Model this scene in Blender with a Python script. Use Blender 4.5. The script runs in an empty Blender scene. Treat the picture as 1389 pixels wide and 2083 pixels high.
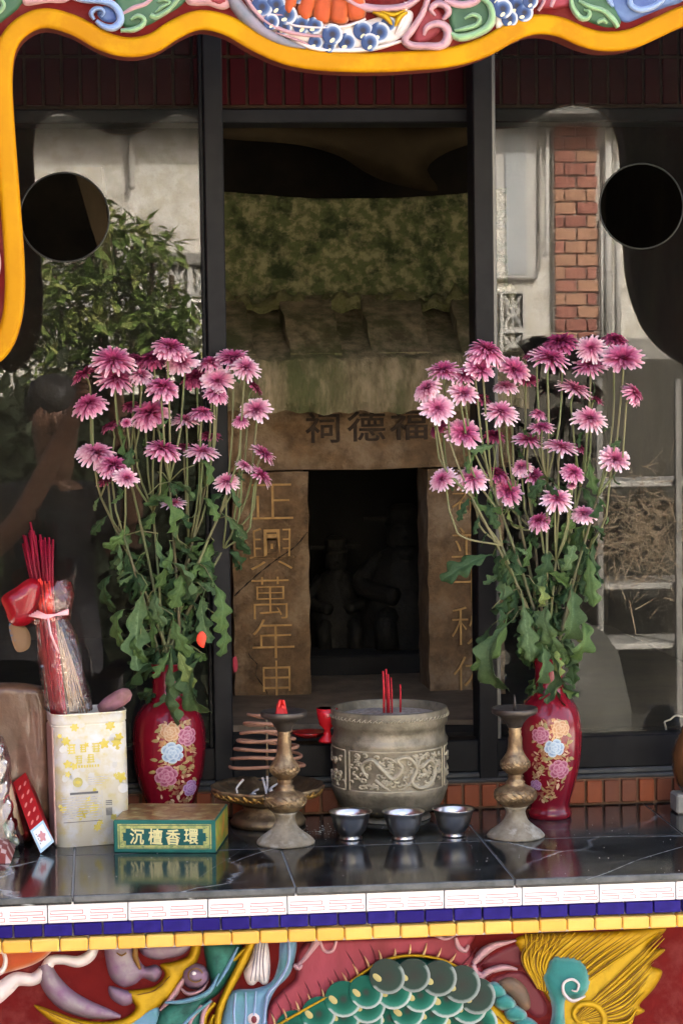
import bpy, math, random
import numpy as np
from mathutils import Vector, Matrix, Euler
from mathutils.geometry import delaunay_2d_cdt

random.seed(7)
rng = np.random.default_rng(7)
scene = bpy.context.scene
COL = scene.collection
R = math.radians

# ------------------------------------------------------------------ camera
F = 4700.0                     # focal length in photograph pixels (1389 wide)
IW, IH = 1389.0, 2083.0
CAM = Vector((0.0, -3.05, 1.643))
VP, EPS = (200.0, 755.0), 0.0138


def _rot(yaw, pit, roll):
    return Matrix.Rotation(yaw, 3, 'Z') @ Matrix.Rotation(math.pi / 2 - pit, 3, 'X') @ Matrix.Rotation(roll, 3, 'Z')


_yaw, _pit = -0.1, 0.06
for _ in range(60):
    RC = _rot(_yaw, _pit, -EPS)
    _d = RC.transposed() @ Vector((0, 1, 0))
    _u, _v = IW / 2 + F * _d.x / -_d.z, IH / 2 - F * _d.y / -_d.z
    _yaw += (VP[0] - _u) / F
    _pit -= (VP[1] - _v) / F
RC = _rot(_yaw, _pit, -EPS)

cd = bpy.data.cameras.new('camera')
cd.sensor_fit = 'VERTICAL'
cd.sensor_height = 36.0
cd.lens = F / IH * 36.0
cd.clip_start = 0.02
cd.clip_end = 400
cam = bpy.data.objects.new('camera', cd)
COL.objects.link(cam)
cam.location = CAM
cam.rotation_euler = RC.to_euler()
scene.camera = cam

# ------------------------------------------------------------------ sky, sun, exposure
SUN_EL, SUN_AZ = R(33), R(158)           # azimuth measured from the -Y axis (the open side) towards +X
world = bpy.data.worlds.new('World')
scene.world = world
world.use_nodes = True
nt = world.node_tree
bg = nt.nodes['Background']
sky = nt.nodes.new('ShaderNodeTexSky')
sky.sky_type = 'NISHITA'
sky.sun_disc = False
sky.sun_elevation = SUN_EL
sky.sun_rotation = math.pi - SUN_AZ
sky.air_density = 0.45
sky.dust_density = 9.0
sky.ozone_density = 0.3
nt.links.new(sky.outputs[0], bg.inputs[0])
bg.inputs[1].default_value = 0.15
sl = bpy.data.lights.new('sun', 'SUN')
sl.energy = 2.3
sl.angle = R(1.0)
sl.color = (1.0, 0.95, 0.86)
so = bpy.data.objects.new('sun', sl)
COL.objects.link(so)
_sd = Vector((math.cos(SUN_EL) * math.sin(SUN_AZ), -math.cos(SUN_EL) * math.cos(SUN_AZ), math.sin(SUN_EL)))
so.rotation_euler = _sd.to_track_quat('Z', 'Y').to_euler()
so.location = (2, -4, 6)
scene.view_settings.view_transform = 'Standard'
scene.view_settings.look = 'None'
scene.view_settings.gamma = 1
scene.view_settings.use_curve_mapping = False
scene.view_settings.exposure = 3.68
scene.cycles.max_bounces = 10
scene.cycles.transparent_max_bounces = 24
scene.cycles.caustics_reflective = False
scene.cycles.caustics_refractive = False

# ------------------------------------------------------------------ geometry helpers
ZT = 0.95                                # height of the altar top


def ray(px, py):
    return RC @ Vector(((px - IW / 2) / F, -(py - IH / 2) / F, -1.0))


def at(px, py, Y):
    d = ray(px, py)
    return CAM + d * ((Y - CAM.y) / d.y)


def gnd(px, py, z=ZT):
    d = ray(px, py)
    return CAM + d * ((z - CAM.z) / d.z)


def ppm(Y):
    return F / (Y - CAM.y)


WM = {}                                  # world matrices of the empties and parts


def thing(name, label, cat, loc=(0, 0, 0), rot=(0, 0, 0), group=None, kind=None):
    o = bpy.data.objects.new(name, None)
    o.empty_display_size = 0.02
    COL.objects.link(o)
    o.location = loc
    o.rotation_euler = rot
    tag(o, label, cat, group, kind)
    WM[o.name] = Matrix.LocRotScale(Vector(loc), Euler(rot), Vector((1, 1, 1)))
    return o


def tag(o, label=None, cat=None, group=None, kind=None, category=None):
    cat = cat or category
    if label: o['label'] = label
    if cat: o['category'] = cat
    if group: o['group'] = group
    if kind: o['kind'] = kind
    return o


def put(name, mesh, parent=None, mw=None, **kw):
    """link a mesh as a part of parent, standing at world matrix mw"""
    o = bpy.data.objects.new(name, mesh)
    COL.objects.link(o)
    if mw is None:
        mw = WM[parent.name] if parent is not None else Matrix()
    if parent is not None:
        o.parent = parent
        o.matrix_basis = WM[parent.name].inverted() @ mw
    else:
        o.matrix_basis = mw
    WM[o.name] = mw.copy()
    tag(o, **kw)
    return o


class MB:
    """collects vertices and faces for one mesh"""

    def __init__(s):
        s.v, s.f, s.m, s.t = [], [], [], []

    def add(s, vs, fs, mi=0, tone=None):
        o = len(s.v)
        s.v += [tuple(v) for v in vs]
        s.t += list(tone) if tone is not None else [0.0] * len(vs)
        for f in fs:
            s.f.append(tuple(i + o for i in f))
            s.m.append(mi)
        return s

    def box(s, lo, hi, mi=0, b=0.0, tone=None):
        (x0, y0, z0), (x1, y1, z1) = lo, hi
        if b <= 0:
            vs = [(x0, y0, z0), (x1, y0, z0), (x1, y1, z0), (x0, y1, z0), (x0, y0, z1), (x1, y0, z1), (x1, y1, z1), (x0, y1, z1)]
            fs = [(0, 3, 2, 1), (4, 5, 6, 7), (0, 1, 5, 4), (1, 2, 6, 5), (2, 3, 7, 6), (3, 0, 4, 7)]
            return s.add(vs, fs, mi, None if tone is None else [tone] * 8)
        vs, fs = [], []
        for z, i in ((z0, b), (z0 + b, 0), (z1 - b, 0), (z1, b)):
            for (x, y) in ((x0 + i, y0 + b), (x0 + b, y0 + i), (x1 - b, y0 + i), (x1 - i, y0 + b), (x1 - i, y1 - b), (x1 - b, y1 - i), (x0 + b, y1 - i), (x0 + i, y1 - b)):
                vs.append((x, y, z))
        for k in range(3):
            for j in range(8):
                a, c = k * 8 + j, k * 8 + (j + 1) % 8
                fs.append((a, c, c + 8, a + 8))
        fs.append(tuple(range(7, -1, -1)))
        fs.append(tuple(range(24, 32)))
        return s.add(vs, fs, mi, None if tone is None else [tone] * 32)

    def tube(s, pts, rad, seg=6, mi=0, cap=True, closed=False):
        P = [Vector(p) for p in pts]
        n = len(P)
        rr = rad if hasattr(rad, '__len__') else [rad] * n
        vs, fs, up = [], [], None
        for i in range(n):
            a = P[(i - 1) % n] if (closed or i > 0) else P[i]
            c = P[(i + 1) % n] if (closed or i < n - 1) else P[i]
            t = (c - a)
            t = t.normalized() if t.length > 1e-9 else Vector((0, 0, 1))
            if up is None:
                up = Vector((0, 0, 1)) if abs(t.z) < 0.9 else Vector((1, 0, 0))
            u = (up - t * up.dot(t))
            u = u.normalized() if u.length > 1e-6 else t.orthogonal().normalized()
            up = u
            w = t.cross(u)
            for k in range(seg):
                an = 2 * math.pi * k / seg
                vs.append(P[i] + (u * math.cos(an) + w * math.sin(an)) * rr[i])
        for i in range(n if closed else n - 1):
            for k in range(seg):
                a, b2 = i * seg + k, i * seg + (k + 1) % seg
                j = ((i + 1) % n) * seg
                fs.append((a, b2, j + (k + 1) % seg, j + k))
        if cap and not closed:
            fs.append(tuple(range(seg - 1, -1, -1)))
            fs.append(tuple((n - 1) * seg + k for k in range(seg)))
        return s.add(vs, fs, mi)

    def lathe(s, prof, c=(0, 0, 0), seg=40, mi=0, tone=None, wob=None):
        vs, fs, tn = [], [], []
        n = len(prof)
        for i, (r, z) in enumerate(prof):
            for k in range(seg):
                a = 2 * math.pi * k / seg
                q = r * (1 + (wob(a, z) if wob else 0))
                vs.append((c[0] + q * math.cos(a), c[1] + q * math.sin(a), c[2] + z))
                tn.append(tone[i] if tone else 0.0)
        for i in range(n - 1):
            for k in range(seg):
                a, b2 = i * seg + k, i * seg + (k + 1) % seg
                fs.append((a, b2, b2 + seg, a + seg))
        if prof[0][0] > 1e-6: fs.append(tuple(range(seg - 1, -1, -1)))
        if prof[-1][0] > 1e-6: fs.append(tuple((n - 1) * seg + k for k in range(seg)))
        return s.add(vs, fs, mi, tn)

    def mesh(s, name, mats, smooth=False, inv=None):
        me = bpy.data.meshes.new(name)
        vs = s.v if inv is None else [tuple(inv @ Vector(v)) for v in s.v]
        me.from_pydata(vs, [], s.f)
        for m in (mats if isinstance(mats, (list, tuple)) else [mats]):
            me.materials.append(m)
        if any(s.m):
            me.polygons.foreach_set('material_index', s.m)
        if smooth:
            me.polygons.foreach_set('use_smooth', [True] * len(me.polygons))
        if any(s.t):
            a = me.attributes.new('tone', 'FLOAT', 'POINT')
            a.data.foreach_set('value', s.t)
        me.validate()
        me.update()
        return me

    def build(s, name, mats, parent=None, smooth=False, local=False, **kw):
        """vertices are in world space unless local"""
        inv = None
        if parent is not None and not local:
            inv = WM[parent.name].inverted()
        return put(name, s.mesh(name, mats, smooth, inv), parent, **kw)


def autosmooth(o, ang=35):
    me = o.data
    me.polygons.foreach_set('use_smooth', [True] * len(me.polygons))
    me.set_sharp_from_angle(angle=R(ang))
    return o


def cr_open(pts, step):
    """Catmull-Rom through open points (any dimension), resampled about every step"""
    P = np.array(pts, float)
    P = np.vstack([2 * P[0] - P[1], P, 2 * P[-1] - P[-2]])
    out = []
    for i in range(1, len(P) - 2):
        n = max(1, int(np.linalg.norm((P[i + 1] - P[i])[:2]) / step))
        for k in range(n):
            t = k / n
            out.append(0.5 * (2 * P[i] + (P[i + 1] - P[i - 1]) * t + (2 * P[i - 1] - 5 * P[i] + 4 * P[i + 1] - P[i + 2]) * t * t + (3 * P[i] - P[i - 1] - 3 * P[i + 1] + P[i + 2]) * t ** 3))
    out.append(P[-2])
    return np.array(out)


def cr_closed(pts, step):
    P = np.array(pts, float)
    n0 = len(P)
    out = []
    for i in range(n0):
        a, b, c, d = P[(i - 1) % n0], P[i], P[(i + 1) % n0], P[(i + 2) % n0]
        n = max(1, int(np.linalg.norm(c - b) / step))
        for k in range(n):
            t = k / n
            out.append(0.5 * (2 * b + (c - a) * t + (2 * a - 5 * b + 4 * c - d) * t * t + (3 * b - a - 3 * c + d) * t ** 3))
    return np.array(out)


def inside(q, L):
    x, y = q[:, 0][:, None], q[:, 1][:, None]
    x0, y0 = L[:, 0][None], L[:, 1][None]
    x1, y1 = np.roll(L[:, 0], -1)[None], np.roll(L[:, 1], -1)[None]
    dy = np.where(y1 == y0, 1e-12, y1 - y0)
    c = ((y0 > y) != (y1 > y)) & (x < (x1 - x0) * (y - y0) / dy + x0)
    return c.sum(1) % 2 == 1


def bdist(q, L):
    a, b = L[None], np.roll(L, -1, 0)[None]
    ab = b - a
    t = (((q[:, None] - a) * ab).sum(2) / np.maximum((ab ** 2).sum(2), 1e-12)).clip(0, 1)
    return np.sqrt((((a + ab * t[..., None]) - q[:, None]) ** 2).sum(2)).min(1)


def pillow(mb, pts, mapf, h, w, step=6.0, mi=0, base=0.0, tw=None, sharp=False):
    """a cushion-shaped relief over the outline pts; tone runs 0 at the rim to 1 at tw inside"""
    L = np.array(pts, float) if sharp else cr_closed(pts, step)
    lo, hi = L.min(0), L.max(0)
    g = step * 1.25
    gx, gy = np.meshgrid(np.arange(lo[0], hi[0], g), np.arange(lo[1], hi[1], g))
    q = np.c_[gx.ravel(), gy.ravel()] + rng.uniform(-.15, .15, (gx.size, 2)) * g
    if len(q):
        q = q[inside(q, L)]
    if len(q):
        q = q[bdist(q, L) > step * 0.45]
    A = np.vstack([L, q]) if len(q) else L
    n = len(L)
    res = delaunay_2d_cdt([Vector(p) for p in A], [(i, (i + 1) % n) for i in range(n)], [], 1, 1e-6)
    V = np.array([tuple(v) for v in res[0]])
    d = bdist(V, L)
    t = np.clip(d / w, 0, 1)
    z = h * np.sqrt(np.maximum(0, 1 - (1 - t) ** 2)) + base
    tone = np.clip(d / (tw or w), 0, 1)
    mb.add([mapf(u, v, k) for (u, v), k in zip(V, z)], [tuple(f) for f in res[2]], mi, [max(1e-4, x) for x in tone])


def stroke(mb, pts, widths, mapf, h, step=5.0, mi=0, base=0.0, ns=7, flat=False):
    """a rounded ridge that follows the open line pts; tone 0 at its edges, 1 along its middle"""
    n0 = len(pts)
    if not hasattr(widths, '__len__'):
        widths = [widths] * n0
    P = cr_open([(p[0], p[1], w) for p, w in zip(pts, widths)], step)
    if len(P) < 2: return
    T = np.gradient(P[:, :2], axis=0)
    T /= np.maximum(np.linalg.norm(T, axis=1), 1e-9)[:, None]
    N = np.c_[-T[:, 1], T[:, 0]]
    vs, fs, tn = [], [], []
    S = np.linspace(-1, 1, ns)
    for i in range(len(P)):
        w = max(P[i, 2], max(widths) * .02) / 2
        hh = h * min(1, w * 2 / max(max(widths), 1e-6) + .15)
        for s_ in S:
            q = P[i, :2] + N[i] * s_ * w
            vs.append(mapf(q[0], q[1], base + hh * (max(0, 1 - s_ ** 6) ** .5 if flat else math.sqrt(max(0, 1 - s_ * s_)))))
            tn.append(max(1e-4, 1 - abs(s_)))
    for i in range(len(P) - 1):
        for k in range(ns - 1):
            a = i * ns + k
            fs.append((a, a + ns, a + ns + 1, a + 1))
    mb.add(vs, fs, mi, tn)


def text_mesh(body, size, mat, extrude=0.001, bold=0.0, name='character', res=4):
    c = bpy.data.curves.new('t', 'FONT')
    c.body = body
    c.size = size
    c.align_x = 'CENTER'
    c.align_y = 'CENTER'
    c.extrude = extrude
    c.offset = bold
    c.resolution_u = res
    o = bpy.data.objects.new('t', c)
    COL.objects.link(o)
    dg = bpy.context.evaluated_depsgraph_get()
    me = bpy.data.meshes.new_from_object(o.evaluated_get(dg))
    bpy.data.objects.remove(o)
    me.name = name
    me.materials.clear()
    me.materials.append(mat)
    # centre the glyph on its own box
    n = len(me.vertices)
    co = np.empty(n * 3)
    me.vertices.foreach_get('co', co)
    co = co.reshape(-1, 3)
    if n:
        co[:, :2] -= (co[:, :2].max(0) + co[:, :2].min(0)) / 2
    me.vertices.foreach_set('co', co.ravel())
    me.update()
    return me


FACE = Matrix.Rotation(math.pi / 2, 4, 'X')          # lays flat lettering upright, facing -Y


# ------------------------------------------------------------------ materials
def lin(c):
    if isinstance(c, str):
        c = [int(c[i:i + 2], 16) / 255 for i in (0, 2, 4)]
        return tuple(x / 12.92 if x <= .04045 else ((x + .055) / 1.055) ** 2.4 for x in c) + (1,)
    return tuple(c) + (1,) if len(c) == 3 else tuple(c)


def mat(name, base, rough=.5, metal=0.0, var=None, scale=20.0, detail=5.0, bump=0.0, bscale=None, coat=0.0, spec=.28,
        tone=None, stretch=(1, 1, 1), contrast=(.35, .65), var2=None, scale2=5.0, trans=0.0, vmix=1.0, coatr=.03, sss=0.0):
    m = bpy.data.materials.new(name)
    m.use_nodes = True
    n, l = m.node_tree.nodes, m.node_tree.links
    p = n['Principled BSDF']
    p.inputs['Roughness'].default_value = rough
    p.inputs['Metallic'].default_value = metal
    p.inputs['Specular IOR Level'].default_value = spec
    p.inputs['Coat Weight'].default_value = coat
    p.inputs['Coat Roughness'].default_value = coatr
    p.inputs['Transmission Weight'].default_value = trans
    if sss:
        p.inputs['Subsurface Weight'].default_value = sss
        p.inputs['Subsurface Radius'].default_value = (.01, .008, .006)
        p.inputs['Subsurface Scale'].default_value = .3
    tc = n.new('ShaderNodeTexCoord')
    mp = n.new('ShaderNodeMapping')
    mp.inputs['Scale'].default_value = stretch
    l.new(tc.outputs['Object'], mp.inputs['Vector'])

    def noise(sc, det=detail, rg=.6):
        t = n.new('ShaderNodeTexNoise')
        t.inputs['Scale'].default_value = sc
        t.inputs['Detail'].default_value = det
        t.inputs['Roughness'].default_value = rg
        l.new(mp.outputs[0], t.inputs['Vector'])
        return t

    def ramp(stops, src):
        r = n.new('ShaderNodeValToRGB')
        e = r.color_ramp.elements
        while len(e) < len(stops): e.new(.5)
        for k, (pos, c) in enumerate(stops):
            e[k].position = pos
            e[k].color = lin(c)
        l.new(src, r.inputs[0])
        return r.outputs[0]

    def mix(fac, a, b):
        x = n.new('ShaderNodeMix')
        x.data_type = 'RGBA'
        for sock, val in ((x.inputs[0], fac), (x.inputs[6], a), (x.inputs[7], b)):
            if hasattr(val, 'is_linked') or hasattr(val, 'links'):
                l.new(val, sock)
            else:
                sock.default_value = val
        return x.outputs[2]

    if tone:
        at_ = n.new('ShaderNodeAttribute')
        at_.attribute_name = 'tone'
        nz = noise(scale)
        ma = n.new('ShaderNodeMath')
        ma.operation = 'MULTIPLY_ADD'
        ma.inputs[1].default_value = .22
        l.new(nz.outputs[0], ma.inputs[0])
        sb = n.new('ShaderNodeMath')
        sb.operation = 'SUBTRACT'
        sb.inputs[1].default_value = .11
        l.new(at_.outputs['Fac'], sb.inputs[0])
        l.new(sb.outputs[0], ma.inputs[2])
        col = ramp(tone, ma.outputs[0])
    else:
        col = None
    base_c = lin(base) if not tone else None
    if var is not None:
        nz = noise(scale)
        f = ramp([(contrast[0], (0, 0, 0)), (contrast[1], (vmix, vmix, vmix))], nz.outputs[0])
        col = mix(f, col if col is not None else base_c, lin(var))
    if var2 is not None:
        nz = noise(scale2, 6, .65)
        f = ramp([(.48, (0, 0, 0)), (.62, (1, 1, 1))], nz.outputs[0])
        col = mix(f, col if col is not None else base_c, lin(var2))
    if col is not None:
        l.new(col, p.inputs['Base Color'])
    else:
        p.inputs['Base Color'].default_value = base_c
    if bump:
        nz = noise(bscale or scale * 2, 6, .6)
        b = n.new('ShaderNodeBump')
        b.inputs['Strength'].default_value = min(1.0, bump)
        b.inputs['Distance'].default_value = .002 * max(1, bump)
        l.new(nz.outputs[0], b.inputs['Height'])
        l.new(b.outputs[0], p.inputs['Normal'])
    return m


def film(name, tint=(1, 1, 1), refl=.12, rough=.08, body=0.0, bodycol=(1, 1, 1), wrinkle=0.0, wscale=60):
    """thin clear sheet: see-through, with a surface reflection and a little body colour"""
    m = bpy.data.materials.new(name)
    m.use_nodes = True
    n, l = m.node_tree.nodes, m.node_tree.links
    n.remove(n['Principled BSDF'])
    out = n['Material Output']
    tr = n.new('ShaderNodeBsdfTransparent')
    tr.inputs[0].default_value = lin(tint)
    gl = n.new('ShaderNodeBsdfGlossy')
    gl.inputs['Roughness'].default_value = rough
    lw = n.new('ShaderNodeFresnel')
    lw.inputs[0].default_value = 1.45
    ad = n.new('ShaderNodeMath')
    ad.operation = 'ADD'
    ad.inputs[1].default_value = refl
    ad.use_clamp = True
    l.new(lw.outputs[0], ad.inputs[0])
    mx = n.new('ShaderNodeMixShader')
    l.new(ad.outputs[0], mx.inputs[0])
    src = tr.outputs[0]
    if body:
        df = n.new('ShaderNodeBsdfDiffuse')
        df.inputs[0].default_value = lin(bodycol)
        m2 = n.new('ShaderNodeMixShader')
        m2.inputs[0].default_value = body
        l.new(tr.outputs[0], m2.inputs[1])
        l.new(df.outputs[0], m2.inputs[2])
        src = m2.outputs[0]
    l.new(src, mx.inputs[1])
    l.new(gl.outputs[0], mx.inputs[2])
    l.new(mx.outputs[0], out.inputs[0])
    if wrinkle:
        tc = n.new('ShaderNodeTexCoord')
        nz = n.new('ShaderNodeTexNoise')
        nz.inputs['Scale'].default_value = wscale
        l.new(tc.outputs['Object'], nz.inputs['Vector'])
        b = n.new('ShaderNodeBump')
        b.inputs['Strength'].default_value = wrinkle
        b.inputs['Distance'].default_value = .004
        l.new(nz.outputs[0], b.inputs['Height'])
        l.new(b.outputs[0], gl.inputs['Normal'])
    return m

# ------------------------------------------------------------------ common materials
M = {}
M['stone'] = mat('brown_stone', (.19, .112, .052), .9, var=(.085, .052, .025), scale=26, bump=2.2, bscale=160, var2=(.24, .165, .095), scale2=8)
M['stone_roof'] = mat('roof_stone', (.29, .225, .125), .9, stretch=(1.7, 1, .55), var=(.10, .08, .035), scale=24, bump=2.5, bscale=110, var2=(.085, .085, .03), scale2=9)
M['moss'] = mat('mossy_stone', (.075, .085, .028), .95, var=(.18, .16, .08), scale=48, contrast=(.46, .60), bump=3.5, bscale=90, var2=(.022, .03, .009), scale2=19)
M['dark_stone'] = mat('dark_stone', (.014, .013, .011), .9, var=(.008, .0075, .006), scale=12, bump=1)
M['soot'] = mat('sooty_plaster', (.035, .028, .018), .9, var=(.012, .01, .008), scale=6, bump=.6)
M['frame'] = mat('black_aluminium', (.006, .006, .0065), .5, var=(.010, .010, .010), scale=30, spec=.12)
M['sillm'] = mat('grey_sill', (.06, .064, .06), .5, var=(.03, .03, .03), scale=16, bump=.3)
M['redtile'] = mat('dark_red_tile', (.034, .002, .003), .5, var=(.020, .0015, .002), scale=12, spec=.05)
M['redgrout'] = mat('red_wall_grout', (.060, .036, .022), .9, var=(.035, .022, .014), scale=30, spec=.05)
M['brick'] = mat('orange_brick_tile', (.26, .062, .018), .4, var=(.16, .035, .014), scale=9, bump=.4)
M['brick2'] = mat('brown_brick_tile', (.17, .05, .022), .4, var=(.10, .03, .014), scale=9, bump=.4)
M['brickgrout'] = mat('brick_grout', (.20, .11, .06), .9, var=(.12, .07, .04), scale=40)
M['white'] = mat('white_ceramic', (.82, .80, .77), .16, coat=.4, var=(.74, .72, .70), scale=8)
M['blue'] = mat('cobalt_ceramic', (.007, .003, .088), .35, spec=.12, var=(.03, .018, .23), scale=14)
M['blue2'] = mat('cobalt_ceramic_b', (.010, .004, .105), .35, spec=.12, var=(.016, .008, .14), scale=14)
M['yel'] = mat('yellow_ceramic', (.74, .40, .065), .25, coat=.15, var=(.68, .34, .045), scale=12)
M['yel2'] = mat('yellow_ceramic_b', (.78, .47, .10), .25, coat=.15, var=(.72, .38, .06), scale=12)
M['grout'] = mat('pale_grout', (.62, .59, .55), .9, var=(.40, .37, .34), scale=50)
M['fret'] = mat('pink_red_print', (.50, .07, .06), .4, var=(.64, .22, .19), scale=60)
M['paintred'] = mat('red_paint', (.125, .009, .008), .6, var=(.085, .006, .006), scale=16, bump=.7, bscale=70, var2=(.15, .024, .02), scale2=16, spec=.05)
M['backred'] = mat('dark_red_back', (.13, .026, .016), .6, var=(.08, .018, .012), scale=9, spec=.1)
M['mould'] = mat('yellow_gloss_paint', (.43, .20, .0), .55, var=(.35, .145, .0), scale=7, bump=.25, bscale=25, spec=.12, var2=(.45, .225, .0), scale2=14)


def marble():
    m = mat('black_marble', (.012, .014, .013), .07, spec=.62)
    n, l = m.node_tree.nodes, m.node_tree.links
    p = n['Principled BSDF']
    tc = n['Texture Coordinate']
    w = n.new('ShaderNodeTexNoise')
    w.inputs['Scale'].default_value = 6
    w.inputs['Detail'].default_value = 5
    l.new(tc.outputs['Object'], w.inputs['Vector'])
    ms = n.new('ShaderNodeVectorMath')
    ms.operation = 'SCALE'
    ms.inputs['Scale'].default_value = .12
    l.new(w.outputs['Color'], ms.inputs[0])
    av = n.new('ShaderNodeVectorMath')
    l.new(tc.outputs['Object'], av.inputs[0])
    l.new(ms.outputs[0], av.inputs[1])
    vo = n.new('ShaderNodeTexVoronoi')
    vo.feature = 'DISTANCE_TO_EDGE'
    vo.inputs['Scale'].default_value = 4.2
    l.new(av.outputs[0], vo.inputs['Vector'])
    r = n.new('ShaderNodeValToRGB')
    e = r.color_ramp.elements
    e[0].position, e[0].color = 0, (.34, .36, .34, 1)
    e[1].position, e[1].color = .018, (0, 0, 0, 1)
    l.new(vo.outputs[0], r.inputs[0])
    n2 = n.new('ShaderNodeTexNoise')
    n2.inputs['Scale'].default_value = 9
    n2.inputs['Detail'].default_value = 8
    n2.inputs['Roughness'].default_value = .7
    l.new(tc.outputs['Object'], n2.inputs['Vector'])
    r2 = n.new('ShaderNodeValToRGB')
    e = r2.color_ramp.elements
    e[0].position, e[0].color = .42, (.008, .009, .009, 1)
    e[1].position, e[1].color = .75, (.045, .05, .046, 1)
    l.new(n2.outputs[0], r2.inputs[0])
    n3 = n.new('ShaderNodeTexNoise')
    n3.inputs['Scale'].default_value = 3
    l.new(tc.outputs['Object'], n3.inputs['Vector'])
    r3 = n.new('ShaderNodeValToRGB')
    r3.color_ramp.elements[0].position = .5
    r3.color_ramp.elements[1].position = .62
    l.new(n3.outputs[0], r3.inputs[0])
    mu = n.new('ShaderNodeMix')
    mu.data_type = 'RGBA'
    mu.blend_type = 'MULTIPLY'
    mu.inputs[0].default_value = 1
    l.new(r.outputs[0], mu.inputs[6])
    l.new(r3.outputs[0], mu.inputs[7])
    ad = n.new('ShaderNodeMix')
    ad.data_type = 'RGBA'
    ad.blend_type = 'ADD'
    ad.inputs[0].default_value = 1
    l.new(r2.outputs[0], ad.inputs[6])
    l.new(mu.outputs[2], ad.inputs[7])
    l.new(ad.outputs[2], p.inputs['Base Color'])
    rr = n.new('ShaderNodeMapRange')
    rr.inputs['To Min'].default_value = .02
    rr.inputs['To Max'].default_value = .22
    l.new(n2.outputs[0], rr.inputs['Value'])
    l.new(rr.outputs[0], p.inputs['Roughness'])
    return m


M['marble'] = marble()
M['marble_edge'] = mat('worn_marble_edge', (.13, .135, .125), .5, var=(.06, .065, .06), scale=40, bump=.5, bscale=120)
M['vein'] = mat('white_vein', (.42, .43, .41), .2)

# ------------------------------------------------------------------ ground
g = MB()
g.add([(-60, -60, 0), (60, -60, 0), (60, 60, 0), (-60, 60, 0)], [(0, 1, 2, 3)])
put('ground', g.mesh('ground', mat('grey_concrete_paving', (.42, .40, .36), .9, var=(.33, .31, .28), scale=1.5, bump=.6, bscale=40)),
    kind='structure', label='grey concrete forecourt in front of the shrine', category='ground')

# ------------------------------------------------------------------ altar table
X0, X1 = at(-260, 1800, 0).x, at(1900, 1780, 0).x
YB = 0.50                                                     # back of the altar top
zl0 = at(694, 1812, 0).z                                      # under the marble lip
zw0 = at(694, 1856.5, 0).z
zb0 = at(694, 1884, 0).z
zy0 = at(694, 1911, 0).z
altar = thing('altar_table', 'tiled altar with polished black marble top and painted dragon front', 'altar', ((X0 + X1) / 2, .25, 0))
b = MB()
b.box((X0, .045, 0), (X1, YB, zl0 - .016))
b.box((X0, .012, zy0 - .004), (X1, .05, zl0 - .0005))
b.build('table_core', M['grout'], altar)
b = MB()
b.box((X0, .006, zl0), (X1, YB, ZT - .0035))
b.build('slab_bedding', mat('white_joint', (.55, .55, .52), .7), altar)
# marble slabs, 30 cm pitch, joints where the photograph shows them
gxs = at(1045, 1787, 0).x
xs = [gxs + k * .2965 for k in range(-6, 7)]
xs = sorted([x for x in xs if X0 < x < X1] + [X0, X1])
ys = [-.004, gnd(1057, 1708).y, YB]
J = .0013
for j in range(2):
    for a, c in zip(xs, xs[1:]):
        b = MB()
        b.box((a + J, ys[j] + (J if j else 0), ZT - .012), (c - J, ys[j + 1] - J, ZT), b=.0008)
        b.build('marble_slab', M['marble'], altar)
b = MB()
for a, c in zip(xs, xs[1:]):
    b.box((a + .0008, -.0062, zl0 - .0008), (c - .0008, .0045, ZT - .0006), b=.0012)
b.build('slab_edge', M['marble_edge'], altar)
# a pale vein that runs across the front slabs
for pts in ([(1389, 1722), (1340, 1736), (1290, 1752), (1235, 1775), (1190, 1790)], [(512, 1712), (478, 1738), (430, 1768), (400, 1790)],
            [(585, 1722), (540, 1731), (497, 1745), (470, 1756)]):
    b = MB()
    P = [gnd(*p) for p in cr_open(pts, 8)]
    rr = [(.0002 + .0011 * abs(math.sin(i * 1.3)) * random.uniform(.3, 1)) for i in range(len(P))]
    vs, fs = [], []
    for p, q in zip(P, rr):
        vs += [(p.x - q * .6, p.y - q * 2, ZT + .00015), (p.x + q * .6, p.y + q * 2, ZT + .00015)]
    for i in range(len(P) - 1):
        fs.append((2 * i, 2 * i + 2, 2 * i + 3, 2 * i + 1))
    b.add(vs, fs)
    b.build('marble_vein', M['vein'], altar)

# fascia tiles
pw = (at(1061, 1830, 0).x - at(97, 1850, 0).x) / 6
x97 = at(97, 1850, 0).x
wt = MB()
wt.box((.0007, 0, zw0 + .0006 - zw0), (pw - .0007, .014, zl0 - .0012 - zw0), b=.0008)
wt_me = wt.mesh('white_tile', M['white'])
hh = zl0 - zw0
# the key fret printed on each white tile
fm = MB()


def ribbon(mb, pts, t, y):
    for (xa, za), (xb, zb) in zip(pts, pts[1:]):
        if abs(xa - xb) > abs(za - zb):
            lo, hi = min(xa, xb) - t, max(xa, xb) + t
            vs = [(lo, y, za - t), (hi, y, za - t), (hi, y, za + t), (lo, y, za + t)]
        else:
            lo, hi = min(za, zb) + t, max(za, zb) - t
            vs = [(xa - t, y, lo), (xa + t, y, lo), (xa + t, y, hi), (xa - t, y, hi)]
        mb.add(vs, [(0, 1, 2, 3)])


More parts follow.
